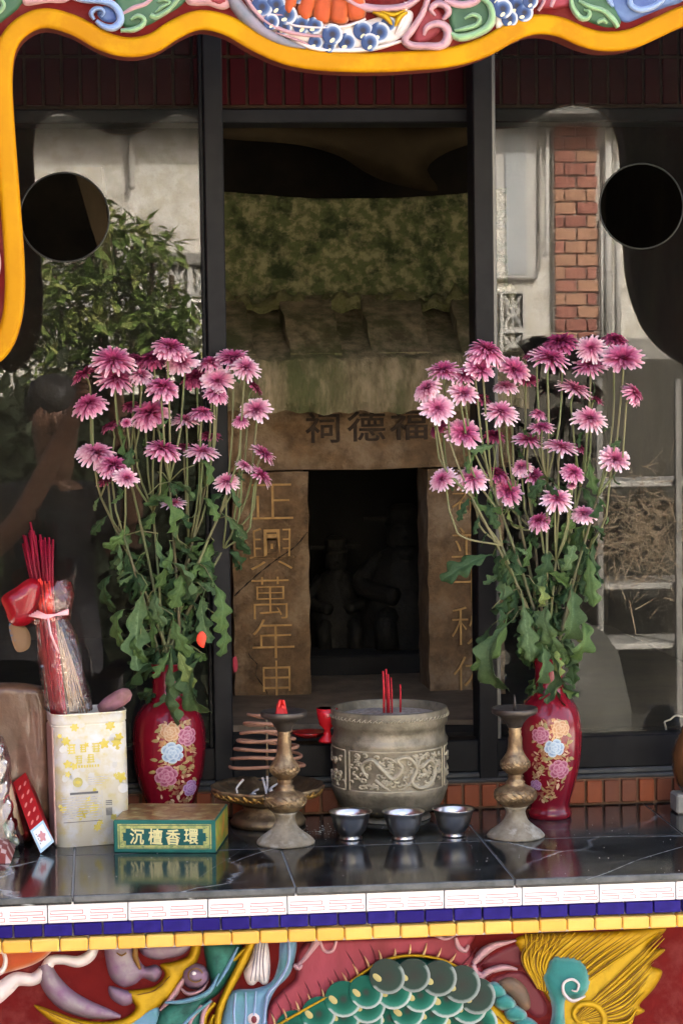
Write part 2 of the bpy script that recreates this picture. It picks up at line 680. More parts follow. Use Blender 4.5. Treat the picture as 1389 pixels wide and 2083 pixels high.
W_ = pw
A, B, C_, D = .17 * hh, .32 * hh, .43 * hh, .58 * hh
for k in range(2):
    o = k * W_ * .5
    ribbon(fm, [(o + W_ * .04, D), (o + W_ * .44, D), (o + W_ * .44, C_), (o + W_ * .04, C_), (o + W_ * .04, D - .05 * hh)], .00046, -.0006 - k * .00004)
    ribbon(fm, [(o + W_ * .03, A), (o + W_ * .25, A), (o + W_ * .25, B), (o + W_ * .03, B)], .00046, -.00064)
    ribbon(fm, [(o + W_ * .30, A), (o + W_ * .47, A), (o + W_ * .47, B), (o + W_ * .32, B)], .00046, -.00068)
ribbon(fm, [(.002, .09 * hh), (W_ - .002, .09 * hh)], .00014, -.0006)
ribbon(fm, [(.002, .66 * hh), (W_ - .002, .66 * hh)], .00012, -.0006)
fret_me = fm.mesh('fret_print', M['fret'])
k0 = math.floor((X0 - x97) / pw) + 1
k1 = math.floor((X1 - x97) / pw)
for k in range(k0, k1):
    t = put('white_tile', wt_me, altar, Matrix.Translation((x97 + k * pw, -.001 + random.uniform(-.0004, .0004), zw0)) @ Matrix.Rotation(random.uniform(-.002, .002), 4, 'Z'))
    put('fret_print', fret_me, t, WM[t.name].copy())
pb = (at(1385.5, 1850, 0).x - at(27.7, 1895, 0).x) / 23
xb = at(27.7, 1895, 0).x
bt = MB()
bt.box((.0011, 0, .0012), (pb - .0011, .014, zw0 - zb0 - .001), b=.001)
bm = [bt.mesh('blue_tile', M['blue']), bt.mesh('blue_tile', M['blue2'])]
for k in range(math.floor((X0 - xb) / pb) + 1, math.floor((X1 - xb) / pb)):
    put('blue_tile', random.choice(bm), altar, Matrix.Translation((xb + k * pb, -.0005 + random.uniform(-.0006, .0006), zb0 + random.uniform(-.0003, .0003))) @ Matrix.Rotation(random.uniform(-.012, .012), 4, 'Y'))
py_ = (at(1357, 1875, 0).x - at(5, 1925, 0).x) / 23.7
xy = at(5, 1925, 0).x
yt = MB()
yt.box((.0006, 0, .0003), (py_ - .0006, .022, zb0 - zy0 - .0012), b=.0018)
ym = [yt.mesh('yellow_tile', M['yel']), yt.mesh('yellow_tile', M['yel2'])]
for k in range(math.floor((X0 - xy) / py_) + 1, math.floor((X1 - xy) / py_)):
    put('yellow_tile', random.choice(ym), altar, Matrix.Translation((xy + k * py_, -.007 + random.uniform(-.0007, .0007), zy0 + random.uniform(-.0004, .0004))) @ Matrix.Rotation(random.uniform(-.006, .006), 4, 'Z'))

# ------------------------------------------------------------------ low brick kerb, sill and glazed screen
ZS = at(1189, 1586, YB).z                                     # top of the kerb tiles
kerb = thing('brick_kerb', 'low row of orange brick tiles behind the altar top', 'kerb', ((X0 + X1) / 2, YB, ZT))
b = MB()
b.box((X0, YB + .004, ZT - .01), (X1, .62, ZS))
b.build('kerb_core', M['brickgrout'], kerb)
pk = (at(1296, 1610, YB).x - at(1190, 1612, YB).x) / 3
kb = MB()
kb.box((.0022, 0, .003), (pk - .0022, .012, ZS - ZT - .002), b=.001)
km = [kb.mesh('brick_tile', M['brick']), kb.mesh('brick_tile', M['brick2'])]
xk = at(1190, 1612, YB).x
for k in range(math.floor((X0 - xk) / pk) + 1, math.floor((X1 - xk) / pk)):
    put('brick_tile', km[0] if random.random() < .6 else km[1], kerb, Matrix.Translation((xk + k * pk, YB - .004 + random.uniform(-.001, .001), ZT)))

YG = 0.535                                                    # plane of the glass
ZR0 = at(1250, 1562, YG - .025).z
ZR1 = at(1250, 1497, YG - .025).z
ZTOP = 2.42
scr = thing('glass_screen', 'black framed glass screen with round holes standing behind the offerings', 'glass screen', ((X0 + X1) / 2, YG, ZS))
b = MB()
b.box((X0, YB + .002, ZS), (X1, .64, ZS + (ZR0 - ZS) * .45), b=.002)
b.box((X0, YB + .008, ZS + (ZR0 - ZS) * .45), (X1, .63, ZR0), b=.002)
b.build('sill', M['sillm'], scr)
b = MB()
b.box((X0, YG - .022, ZR0), (X1, YG + .022, ZR1), b=.002)
b.build('bottom_rail', M['frame'], scr)
mL = (at(424, 800, YG - .03).x + .0, at(463, 800, YG - .03).x)
mR = (at(967, 800, YG - .03).x, at(1006, 800, YG - .03).x)
for (xa, xb_) in (mL, mR):
    b = MB()
    b.box((xa, YG - .03, ZS + .004), (xb_, YG + .03, ZTOP), b=.002)
    b.build('mullion', M['frame'], scr)
b = MB()
b.box((mR[1] + .0005, YG - .018, ZR1), (mR[1] + .007, YG + .018, ZTOP), b=.001)
b.build('pane_channel', mat('grey_aluminium', (.10, .10, .095), .4, .6), scr)
b = MB()
b.box((mL[0] - .006, YG - .018, ZR1), (mL[0] - .0005, YG + .018, ZTOP), b=.001)
b.build('pane_channel', M['frame'], scr)

GL = film('tinted_glass', (.80, .82, .80), refl=.018, rough=.004, body=.010, bodycol=(.62, .62, .50))
RIM = mat('ground_glass_edge', (.02, .022, .018), .3)
PIV = {}


def pane(xa, xb_, hole_px, hr_px, tilt, pivot):
    za, zb_ = ZR1, ZTOP
    c = at(hole_px[0], hole_px[1], YG)
    r = hr_px / ppm(YG)
    n = 64
    rect = [(xa, za), (xb_, za), (xb_, zb_), (xa, zb_)]
    circ = [(c.x + r * math.cos(2 * math.pi * i / n), c.z + r * math.sin(2 * math.pi * i / n)) for i in range(n)]
    pts = [Vector(p) for p in rect + circ]
    ed = [(0, 1), (1, 2), (2, 3), (3, 0)] + [(4 + i, 4 + (i + 1) % n) for i in range(n)]
    res = delaunay_2d_cdt(pts, ed, [], 1, 1e-7)
    tri = [tuple(f) for f in res[2] if (sum((res[0][i] for i in f), Vector((0, 0))) / len(f) - Vector((c.x, c.z))).length > r * .99]
    rt = Matrix.Translation((pivot, YG, 0)) @ Matrix.Rotation(tilt, 4, 'Z') @ Matrix.Translation((-pivot, -YG, 0))
    PIV[round(pivot, 4)] = rt
    mb = MB()
    mb.add([rt @ Vector((v.x, YG, v.y)) for v in res[0]], tri)
    o = mb.build('glass_pane', GL, scr)
    rb = MB()
    rb.tube([rt @ Vector((p[0], YG, p[1])) for p in circ], .0014, 6, closed=True)
    rb.build('hole_rim', RIM, o, smooth=True)


TILT_R = -.02
pane(X0, mL[0] - .002, (132, 442), 89, 0.0, mL[0])
pane(mR[1] + .002, X1, (1302, 420), 87, TILT_R, mR[1])

# ------------------------------------------------------------------ dark red tiled lintel inside the screen
YT = 0.60
zt0 = at(700, 217, YT).z
lint = thing('tiled_lintel', 'dark red tiled lintel wall across the top of the niche behind the screen', 'wall', ((X0 + X1) / 2, YT, zt0))
b = MB()
b.box((X0, YT + .004, zt0 - .002), (X1, YT + .06, 2.5))
b.build('lintel_core', M['redgrout'], lint)
pt = (at(940, 180, YT).x - at(460, 180, YT).x) / 13
th = at(700, 116, YT).z - zt0
tb = MB()
tb.box((.0022, 0, .003), (pt - .0022, .012, th - .002), b=.001)
tm = tb.mesh('wall_tile', M['redtile'])
xt = at(465, 180, YT).x
for r_ in range(3):
    for k in range(math.floor((X0 - xt) / pt) + 1, math.floor((X1 - xt) / pt)):
        put('wall_tile', tm, lint, Matrix.Translation((xt + k * pt, YT - .003 + random.uniform(-.0006, .0006), zt0 + r_ * th)))
b = MB()
b.box((X0, YT - .01, zt0 - .026), (X1, YT + .07, zt0 - .004), b=.002)
b.build('head_bar', M['frame'], lint)

# ------------------------------------------------------------------ niche behind the screen
ZF = 1.055
YBK = 2.05
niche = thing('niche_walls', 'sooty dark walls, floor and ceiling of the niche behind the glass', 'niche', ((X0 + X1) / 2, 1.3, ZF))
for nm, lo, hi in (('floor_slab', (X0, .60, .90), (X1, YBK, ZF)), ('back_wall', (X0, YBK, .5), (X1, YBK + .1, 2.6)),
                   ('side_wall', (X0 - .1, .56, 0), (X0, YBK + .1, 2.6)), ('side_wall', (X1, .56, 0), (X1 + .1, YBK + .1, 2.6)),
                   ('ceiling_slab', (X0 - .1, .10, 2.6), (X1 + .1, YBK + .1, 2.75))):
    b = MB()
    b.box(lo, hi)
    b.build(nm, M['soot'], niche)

# old stone shrine
YS = 1.00
zl_b = at(748, 955, YS).z
zl_t = at(748, 832, YS).z
shr = thing('stone_shrine', 'small old brown stone shrine with carved couplets and mossy stone roof', 'shrine', (at(748, 955, YS).x, YS, ZF))


def rough_box(mb, lo, hi, n=(8, 3, 12), amp=.003, b=0, mi=0):
    """a box of stone with uneven faces"""
    lo, hi = Vector(lo), Vector(hi)
    start = len(mb.v)
    for ax in range(3):
        u, v = [(1, 2), (2, 0), (0, 1)][ax]
        for s_, fl in ((lo, True), (hi, False)):
            nu, nv = n[u], n[v]
            vs, fs = [], []
            for j in range(nv + 1):
                for i in range(nu + 1):
                    p = Vector((0, 0, 0))
                    p[ax] = s_[ax]
                    p[u] = lo[u] + (hi[u] - lo[u]) * i / nu
                    p[v] = lo[v] + (hi[v] - lo[v]) * j / nv
                    k = p * 37
                    w = Vector((math.sin(k.x * 1.7 + k.z * 2.3 + k.y), math.sin(k.y * 2.1 + k.x * 1.3), math.sin(k.z * 1.9 + k.y * 1.1 + k.x * .7)))
                    edge = sum((abs(p[a] - lo[a]) < 1e-6) or (abs(p[a] - hi[a]) < 1e-6) for a in range(3))
                    p += w * amp
                    if edge >= 2:
                        c = (lo + hi) / 2
                        for a in range(3):
                            if abs(p[a] - lo[a]) < amp * 2.1 or abs(p[a] - hi[a]) < amp * 2.1:
                                p[a] += amp * .9 * (1 if c[a] > p[a] else -1)
                    vs.append(p)
            for j in range(nv):
                for i in range(nu):
                    a = j * (nu + 1) + i
                    q = (a, a + 1, a + nu + 2, a + nu + 1)
                    fs.append(q[::-1] if fl else q)
            mb.add(vs, fs, mi)


def xat(px, y, Y):
    return at(px, y, Y).x


b = MB()
rough_box(b, (xat(474, 1200, YS), YS, ZF), (xat(631, 1200, YS), YS + .13, zl_b - .0015), (6, 4, 16), .0013)
pil_l = b.build('pillar', M['stone'], shr, smooth=False)
b = MB()
rough_box(b, (xat(870, 1200, YS), YS, ZF), (xat(1026, 1200, YS), YS + .13, zl_b - .0015), (6, 4, 16), .0013)
pil_r = b.build('pillar', M['stone'], shr)
b = MB()
rough_box(b, (xat(455, 900, YS), YS - .004, zl_b), (xat(1042, 900, YS), YS + .16, zl_t + .02), (20, 4, 4), .0013)
lin_o = b.build('lintel', M['stone'], shr)
# cavity
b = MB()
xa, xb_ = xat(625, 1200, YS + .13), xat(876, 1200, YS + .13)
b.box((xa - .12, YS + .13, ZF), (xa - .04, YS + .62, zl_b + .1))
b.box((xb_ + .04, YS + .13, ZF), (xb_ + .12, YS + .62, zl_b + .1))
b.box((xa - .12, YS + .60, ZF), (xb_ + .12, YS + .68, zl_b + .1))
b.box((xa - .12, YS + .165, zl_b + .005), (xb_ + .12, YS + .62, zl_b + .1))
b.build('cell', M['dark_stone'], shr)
# step in front
b = MB()
rough_box(b, (xat(440, 1440, .72), .665, ZF + .0005), (xat(1040, 1440, .72), YS + .3, ZF + .012), (20, 8, 1), .0012)
b.build('threshold', mat('pale_stone_step', (.22, .16, .10), .8, var=(.12, .085, .05), scale=16, bump=.7), shr)

# roof: eave face, slope with raised slabs, ridge
xe0, xe1 = xat(430, 800, .90), xat(1075, 800, .90)
ze0, ze1 = at(700, 833, .90).z, at(700, 728, .93).z
zr, Yr = at(700, 628, 1.30).z, 1.30
nx, prof = 60, [(YS + .15, ze0 + .004), (.905, ze0), (.897, ze0 + .02), (.903, ze0 + .05), (.925, ze1 - .004), (.94, ze1 + .003), (1.1, ze1 + (zr - ze1) * .45), (Yr, zr), (Yr + .02, zr - .02), (Yr + .02, ze0)]
b = MB()
vs, fs = [], []
for i in range(nx + 1):
    x = xe0 + (xe1 - xe0) * i / nx
    for k, (y, z) in enumerate(prof):
        w = .0035 * math.sin(i * 1.31 + k * 2.1) + .003 * math.sin(i * .47 + k)
        sag = .006 * math.cos((i / nx - .5) * math.pi) if k < 4 else 0
        vs.append((x, y + w, z + w * .7 - sag))
m_ = len(prof)
for i in range(nx):
    for k in range(m_ - 1):
        a = i * m_ + k
        fs.append((a, a + m_, a + m_ + 1, a + 1))
fs.append(tuple(range(m_ - 1, -1, -1)))
fs.append(tuple(nx * m_ + k for k in range(m_)))
b.add(vs, fs)
roof = b.build('roof', M['stone_roof'], shr, smooth=True)
autosmooth(roof, 40)
for (pa, pb_) in ((405, 506), (578, 682), (743, 862), (925, 1040)):
    b = MB()
    n_ = 7
    vs, fs = [], []
    for j in range(n_ + 1):
        t = j / n_
        y = .955 + (Yr - .955) * t
        zc = ze1 + (zr - ze1) * t + (.004 if t < .99 else .004)
        top = (.005 + .019 * min(1, t * 2.2)) * (1 - .1 * t)
        skew = 26 * (t - .5)
        x_a = at(pa - skew, 690 - 60 * t, y).x
        x_b = at(pb_ - skew, 690 - 60 * t, y).x
        w = .002 * math.sin(j * 2.2 + pa)
        vs += [(x_a - .004, y, zc - .03), (x_a + w, y, zc + top), (x_b + w, y, zc + top), (x_b + .004, y, zc - .03)]
    for j in range(n_):
        for k in range(3):
            a = j * 4 + k
            fs.append((a, a + 1, a + 5, a + 4))
    fs.append((0, 3, 2, 1))
    fs.append((n_ * 4, n_ * 4 + 1, n_ * 4 + 2, n_ * 4 + 3))
    b.add(vs, fs)
    b.build('roof_slab', M['stone_roof'], roof)
# mossy upper slab
xm0, xm1 = xat(430, 500, 1.36), xat(1030, 500, 1.36)
zm0, zm1 = zr - .05, at(700, 404, 1.36).z
b = MB()
nx, nz = 70, 34
vs, fs = [], []
for j in range(nz + 1):
    for i in range(nx + 1):
        u, v = i / nx, j / nz
        x = xm0 + (xm1 - xm0) * u
        z = zm0 + (zm1 - zm0 + .018 * (2 * u - 1) ** 2) * v
        w = .006 * (math.sin(i * .9 + j * .35) + math.sin(j * .8 - i * .31) + math.sin(i * .23 + j * 1.9)) / 2 + random.uniform(-.0035, .0035)
        vs.append((x, 1.36 + w - .03 * (1 - v) ** 2, z))
for j in range(nz):
    for i in range(nx):
        a = j * (nx + 1) + i
        fs.append((a, a + 1, a + nx + 2, a + nx + 1))
o_ = len(vs)
for i in range(nx + 1):
    x, y, z = vs[nz * (nx + 1) + i]
    vs.append((x, 1.50, z - .01))
for i in range(nx):
    a = nz * (nx + 1) + i
    fs.append((a, a + 1, o_ + i + 1, o_ + i))
b.add(vs, fs)
b.build('mossy_slab', M['moss'], shr, smooth=True)
# moss cushion along the ridge
b = MB()
vs, fs = [], []
nx = 90
for i in range(nx + 1):
    x = xm0 + (xm1 - xm0) * i / nx
    for k in range(9):
        a = math.pi * k / 8
        rr_ = .024 * (1 + .35 * math.sin(i * .37) + .25 * math.sin(i * 1.1 + k) + random.uniform(-.12, .12))
        vs.append((x, 1.30 - .030 * math.cos(a) * -1 - .02 + random.uniform(-.002, .002), zr - .006 + rr_ * math.sin(a) * 1.2 + .004 * math.sin(i * .8)))
for i in range(nx):
    for k in range(8):
        a = i * 9 + k
        fs.append((a, a + 9, a + 10, a + 1))
b.add(vs, fs)
b.build('moss_cushion', mat('olive_moss', (.085, .085, .022), .95, var=(.13, .115, .05), scale=60, bump=3, bscale=200), shr, smooth=True)

# lettering cut into the stone
M['gold_cut'] = mat('gilded_letter', (.46, .27, .09), .7, var=(.32, .18, .06), scale=60, bump=.5)
M['dark_cut'] = mat('dark_cut_letter', (.022, .014, .009), .9, var=(.05, .032, .02), scale=60)


def chars(lst, Y, m, par, ex=.003, bold=0.0):
    for ch, px, py, hpx, wpx in lst:
        p = at(px, py, Y)
        me = text_mesh(ch, .1, m, ex / 2, bold)
        co = np.empty(len(me.vertices) * 3)
        me.vertices.foreach_get('co', co)
        co = co.reshape(-1, 3)
        if len(co):
            sz = np.ptp(co[:, :2], axis=0)
            co[:, 0] *= wpx / ppm(Y) / max(sz[0], 1e-6)
            co[:, 1] *= hpx / ppm(Y) / max(sz[1], 1e-6)
            me.vertices.foreach_set('co', co.ravel())
        put('character', me, par, Matrix.Translation(p) @ FACE)


BOLD = -.0016
chars([('正', 552, 1020, 72, 88), ('興', 553, 1116, 86, 90), ('萬', 550, 1216, 86, 76), ('年', 556, 1299, 80, 86), ('申', 563, 1385, 84, 56)], YS - .002, M['gold_cut'], pil_l, .006, BOLD)
chars([('神', 958, 1022, 66, 80), ('並', 958, 1103, 62, 82), ('千', 960, 1186, 76, 82), ('秋', 957, 1272, 80, 80), ('佑', 962, 1374, 80, 82)], YS - .002, M['gold_cut'], pil_r, .006, BOLD)
chars([('祠', 656, 870, 62, 70), ('德', 745, 867, 62, 78), ('福', 831, 864, 62, 78)], YS - .0058, M['dark_cut'], lin_o, .004, .001)
# crack across the left pillar
for pts in ([(477, 1212), (520, 1172), (560, 1140), (600, 1112), (626, 1082)], [(508, 1296), (506, 1330), (524, 1352), (520, 1372), (540, 1402), (548, 1425)]):
    b = MB()
    P = [at(p[0], p[1], YS - .0018) for p in cr_open(pts, 8)]
    vs, fs = [], []
    for i, p in enumerate(P):
        w = .0012 * (1 + .6 * math.sin(i * 1.9))
        vs += [(p.x, p.y, p.z - w), (p.x, p.y - .0012, p.z), (p.x, p.y, p.z + w)]
    for i in range(len(P) - 1):
        for k in range(2):
            a = i * 3 + k
            fs.append((a, a + 3, a + 4, a + 1))
    b.add(vs, fs)
    b.build('crack', M['crack'] if 'crack' in M else M.setdefault('crack', mat('crack_shadow_stone', (.02, .014, .009), .95)), pil_l)

# a brown board that leans in the dark behind the left pane
b = MB()
q = [at(150, 340, .80), at(206, 340, .80), at(232, 560, .80), at(216, 560, .80)]
b.add([(v.x, v.y, v.z) for v in q] + [(v.x + .004, v.y + .02, v.z) for v in q], [(0, 3, 2, 1), (4, 5, 6, 7), (0, 1, 5, 4), (1, 2, 6, 5), (2, 3, 7, 6), (3, 0, 4, 7)])
tag(put('leaning_board', b.mesh('leaning_board', mat('brown_board', (.055, .038, .02), .9, var=(.03, .022, .012), scale=14, stretch=(1, 1, .2), spec=.1))), 'brown board leaning in the dark behind the left round hole', 'board')

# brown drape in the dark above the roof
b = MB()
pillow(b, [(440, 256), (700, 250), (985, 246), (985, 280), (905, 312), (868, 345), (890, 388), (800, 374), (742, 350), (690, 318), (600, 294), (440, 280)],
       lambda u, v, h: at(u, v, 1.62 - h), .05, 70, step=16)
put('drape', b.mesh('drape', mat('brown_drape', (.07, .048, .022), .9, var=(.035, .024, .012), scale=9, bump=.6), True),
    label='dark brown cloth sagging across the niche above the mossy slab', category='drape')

# ------------------------------------------------------------------ arch front
YA = 0.03
arch_c = [(-34, 738), (4, 704), (24, 652), (31, 590), (29, 510), (20, 390), (9, 240), (6, 150), (16, 92), (46, 54), (92, 37), (150, 51), (212, 84), (262, 96), (310, 88), (352, 62), (394, 43),
          (428, 42), (470, 55), (522, 85), (582, 111), (650, 123), (745, 127), (830, 124), (915, 116), (983, 96), (1038, 66), (1084, 50), (1135, 54), (1186, 75), (1228, 84), (1282, 79), (1338, 55),
          (1390, 32), (1450, 22), (1515, 36), (1562, 80), (1584, 150), (1590, 240), (1594, 390), (1602, 500), (1622, 580), (1656, 650), (1714, 705), (1780, 738)]
arch = thing('arch_front', 'yellow edged wavy arch front with painted cloud and scale reliefs', 'arch', (at(750, 120, YA).x, YA, at(750, 120, YA).z))
L = cr_open(arch_c, 14)
T_ = np.gradient(L, axis=0)
T_ /= np.linalg.norm(T_, axis=1)[:, None]
L = L + np.c_[-T_[:, 1], T_[:, 0]] * 19.0
loop = np.vstack([L, [(1990, 742), (1990, -330), (-520, -330), (-520, 742)]])
V = [Vector(p) for p in loop]
n = len(V)
res = delaunay_2d_cdt(V, [(i, (i + 1) % n) for i in range(n)], [], 1, 1e-6)
b = MB()
fr = [at(v.x, v.y, YA) for v in res[0]]
fs = [tuple(f) for f in res[2]]
b.add(fr, fs, 0)
bk = [(p.x, YA + .045, p.z) for p in fr]
b.add(bk, [f[::-1] for f in fs], 1)
lp = [at(q[0], q[1], YA) for q in loop]
vs = lp + [Vector((p.x, YA + .045, p.z)) for p in lp]
b.add(vs, [(i, (i + 1) % n, n + (i + 1) % n, n + i) for i in range(n)], 1)
b.build('arch_board', [M['paintred'], M['backred']], arch)
b = MB()
stroke(b, arch_c, 41, lambda u, v, h: at(u, v, YA - h * .8), .011, step=8, ns=17, base=0.002, flat=True)
b.build('moulding', M['mould'], arch, smooth=True)
# unseen roof over the altar, ridge raised so its shadow covers the person
rf = thing('shade_roof', 'unseen red pitched roof with wings, shaped to shade the altar and the person', 'roof', ((X0 + X1) / 2, .5, 2.77))
b = MB()
xa, xb_ = X0 - 2.2, X1 + 2.2
sec = [(-.10, 2.77), (-.10, 2.92), (1.2, 4.7), (2.6, 2.92), (2.6, 2.77)]
vs = [(xa, y, z) for y, z in sec] + [(xb_, y, z) for y, z in sec]
b.add(vs, [(0, 1, 2, 3, 4), (9, 8, 7, 6, 5)] + [(i, 5 + i, 5 + (i + 1) % 5, (i + 1) % 5) for i in range(5)])
b.build('roof_body', mat('red_roof_tile', (.2, .05, .03), .8, var=(.14, .04, .025), scale=4), rf)
for (xa, xb_) in ((X0 - 2.2, X0 - 1.2), (X1 + 1.2, X1 + 2.2)):
    b = MB()
    b.box((xa - (2.0 if xa < 0 else 0), -3.2 if xa < 0 else .4, 0), (xb_ - (.3 if xa < 0 else 0), 2.5, 2.765))  # unseen wings; the left one added forward to block light from that side
    b.build('unseen_wing', M['plain'] if 'plain' in M else M['backred'], rf)

# ================================================================== what stands behind the photographer (seen in the glass)
def refl(px, py, Y, right=False):
    """the real place, at depth Y, of a thing that the glass shows at (px, py)"""
    if not right:
        p = at(px, py, 2 * YG - Y)
        return Vector((p.x, Y, p.z))
    rt = PIV[round(mR[1], 4)]
    n = (rt.to_3x3() @ Vector((0, 1, 0))).normalized()
    o = Vector((mR[1], YG, 0))
    mir = lambda q: q - n * (2 * (q - o).dot(n))
    a, c = mir(CAM), mir(CAM + ray(px, py))
    t = (Y - a.y) / (c.y - a.y)
    return a + (c - a) * t


SH = True                                  # shown by the right pane, which is turned a little
YH = -7.6
zt_h = refl(250, 249, YH).z
house = thing('house', 'grey white plastered house across the forecourt with brick pier and drain pipes', 'house', (0, YH, 0))
M['plaster'] = mat('stained_white_plaster', (.66, .65, .60), .9, var=(.36, .35, .30), scale=9, contrast=(.42, .68), var2=(.46, .44, .36), scale2=17, bump=.5)
xl_h, xr_h = refl(-500, 400, YH).x, refl(1700, 400, YH, SH).x
b = MB()
b.box((xl_h, YH - .2, 0), (xr_h, YH, zt_h + 1.2))
b.build('wall', M['plaster'], house)
b = MB()
b.box((xl_h, YH - .2, zt_h), (xr_h, YH + .30, zt_h + .16))
b.box((xl_h - .2, YH - 1.8, zt_h + 1.2), (xr_h + .2, YH + .4, zt_h + 1.4))
b.build('eave', mat('grey_eave', (.20, .20, .18), .9, var=(.13, .13, .12), scale=3), house)


def hbar(name, x0, y0, x1, y1, m, dep=.05, sh=False, par=house, lbl=None):
    p, q = refl(x0, y0, YH, sh), refl(x1, y1, YH, sh)
    b = MB()
    b.box((min(p.x, q.x), YH - .005, min(p.z, q.z)), (max(p.x, q.x), YH + dep, max(p.z, q.z)), b=.008)
    return b.build(name, m, par)


M['pipe'] = mat('grey_pvc', (.34, .33, .30), .5)
M['pipew'] = mat('white_pvc', (.50, .50, .47), .45)
M['greyw'] = mat('pale_grey_paint', (.42, .45, .46), .6, var=(.34, .37, .38), scale=3)
M['ledge'] = mat('grey_concrete_ledge', (.30, .29, .26), .9, var=(.2, .2, .18), scale=5)
p, q = refl(268, 240, YH), refl(268, 372, YH)
b = MB()
b.tube([(p.x, YH + .05, p.z), (q.x, YH + .05, q.z), (q.x, YH + .09, q.z - .03)], .017, 8)
b.build('drain_pipe', M['pipe'], house, smooth=True)
hbar('ledge', -200, 520, 440, 540, M['ledge'], .08)
# pierced block railing under the ledge and beside the brick pier
M['block'] = mat('pierced_block', (.52, .52, .49), .8, var=(.36, .36, .34), scale=10)


def block_mesh(w, h):
    b = MB()
    t = .014
    b.box((-w / 2, 0, -h / 2), (-w / 2 + t, .05, h / 2)); b.box((w / 2 - t, 0, -h / 2), (w / 2, .05, h / 2))
    b.box((-w / 2 + t, 0, -h / 2), (w / 2 - t, .05, -h / 2 + t)); b.box((-w / 2 + t, 0, h / 2 - t), (w / 2 - t, .05, h / 2))
    for s_ in (-1, 1):
        b.tube([(s_ * (w / 2 - t), .025, h / 2 - t), (s_ * w * .16, .025, h * .2), (0, .025, 0)], .009, 5)
        b.tube([(s_ * (w / 2 - t), .025, -h / 2 + t), (s_ * w * .16, .025, -h * .2), (0, .025, 0)], .009, 5)
        b.tube([(s_ * .0 + .001, .025, 0), (0, .025, s_ * (h / 2 - t))], .008, 5)
    b.tube([(math.cos(a) * .03, .025, math.sin(a) * .03) for a in [k * math.pi / 6 for k in range(12)]], .008, 5, closed=True)
    return b.mesh('pierced_block', M['block'])


bmesh_ = block_mesh(.13, .20)
for r_, y in enumerate((575, 650)):
    for k in range(9):
        p = refl(100 + k * 52, y, YH)
        put('pierced_block', bmesh_, house, Matrix.Translation((p.x, YH + .002, p.z)))
for y in (632, 712, 790):
    p = refl(1040, y, YH, SH)
    put('pierced_block', bmesh_, house, Matrix.Translation((p.x, YH + .002, p.z)))
# window, pipes, brick pier seen in the right pane
wn = hbar('window_frame', 1000, 240, 1092, 568, M['pipew'], .05, SH)
p, q = refl(1022, 275, YH, SH), refl(1068, 560, YH, SH)
b = MB()
b.box((min(p.x, q.x), YH + .03, min(p.z, q.z)), (max(p.x, q.x), YH + .058, max(p.z, q.z)), b=.004)
b.build('window_panel', M['greyw'], wn)
for (x, y0, y1, r_, m) in ((1107, 243, 512, .012, 'pipew'), (1094, 300, 540, .008, 'pipe'), (1230, 290, 700, .020, 'pipew'), (1250, 330, 700, .017, 'pipew'), (1218, 440, 700, .008, 'pipew')):
    p, q = refl(x, y0, YH, SH), refl(x, y1, YH, SH)
    b = MB()
    pts = [(p.x, YH + .08, p.z), (q.x, YH + .08, q.z)]
    if y1 < 600: pts.append((q.x - .012, YH + .08, q.z - .03))
    b.tube(pts, r_, 8)
    b.build('drain_pipe', M[m], house, smooth=True)
p, q = refl(1120, 246, YH, SH), refl(1226, 700, YH, SH)
bw, bh = (q.x - p.x) / 2.3, 26.3 / ppm(2 * YG - YH)
b = MB()
b.box((p.x, YH + .001, q.z), (q.x, YH + .04, p.z))
pier = b.build('brick_pier', mat('pier_mortar', (.50, .47, .42), .9), house)
BM = []
for c1, c2 in (((.36, .16, .115), (.26, .115, .085)), ((.42, .24, .15), (.33, .18, .12)), ((.31, .13, .095), (.22, .09, .07))):
    b = MB()
    b.box((.005, 0, .005), (bw - .005, .03, bh - .005), b=.002)
    BM.append(b.mesh('brick', mat('pier_brick', c1, .9, var=c2, scale=20)))
hb = []
for m in range(3):
    b = MB()
    b.box((.004, 0, .003), (bw * .42, .03, bh - .003), b=.002)
    hb.append(b.mesh('brick', BM[m].materials[0]))
z, k = q.z, 0
while z + bh < p.z:
    x = p.x + .004
    if k % 2:
        put('brick', random.choice(hb), pier, Matrix.Translation((x, YH + .030, z)))
        x += bw * .45
    i = 0
    while x < q.x - bw * .4:
        wide = x + bw < q.x + .01
        me = random.choice(BM) if wide else random.choice(hb)
        put('brick', me, pier, Matrix.Translation((x, YH + .028 + random.uniform(0, .006), z)))
        x += bw if wide else bw * .45
    z += bh
    k += 1
hbar('low_wall', 1060, 690, 1400, 740, M['ledge'], .12, SH)

# shrub, hedge
def leaf_cloud(n, f, size, droop=.4):
    vs, fs = [], []
    for _ in range(n):
        c = f()
        s_ = size * random.uniform(.6, 1.35)
        d = Vector((random.uniform(-1, 1), random.uniform(-.6, 1), random.uniform(-.9, .5))).normalized()
        sd = d.cross(Vector((random.uniform(-.5, .5), random.uniform(-.3, .3), 1))).normalized()
        up = sd.cross(d)
        a, t_ = c, c + d * s_
        mdl = c + d * s_ * .45 + up * s_ * .08
        o = len(vs)
        vs += [a, mdl + sd * s_ * .24, t_, mdl - sd * s_ * .24]
        fs += [(o, o + 1, o + 2), (o, o + 2, o + 3)]
    return vs, fs


def blob(cx, cy, cz, rx, ry, rz):
    def f():
        while True:
            v = Vector((random.uniform(-1, 1), random.uniform(-1, 1), random.uniform(-1, 1)))
            if .25 < v.length < 1: break
        return Vector((cx + v.x * rx, cy + v.y * ry, cz + v.z * rz))
    return f


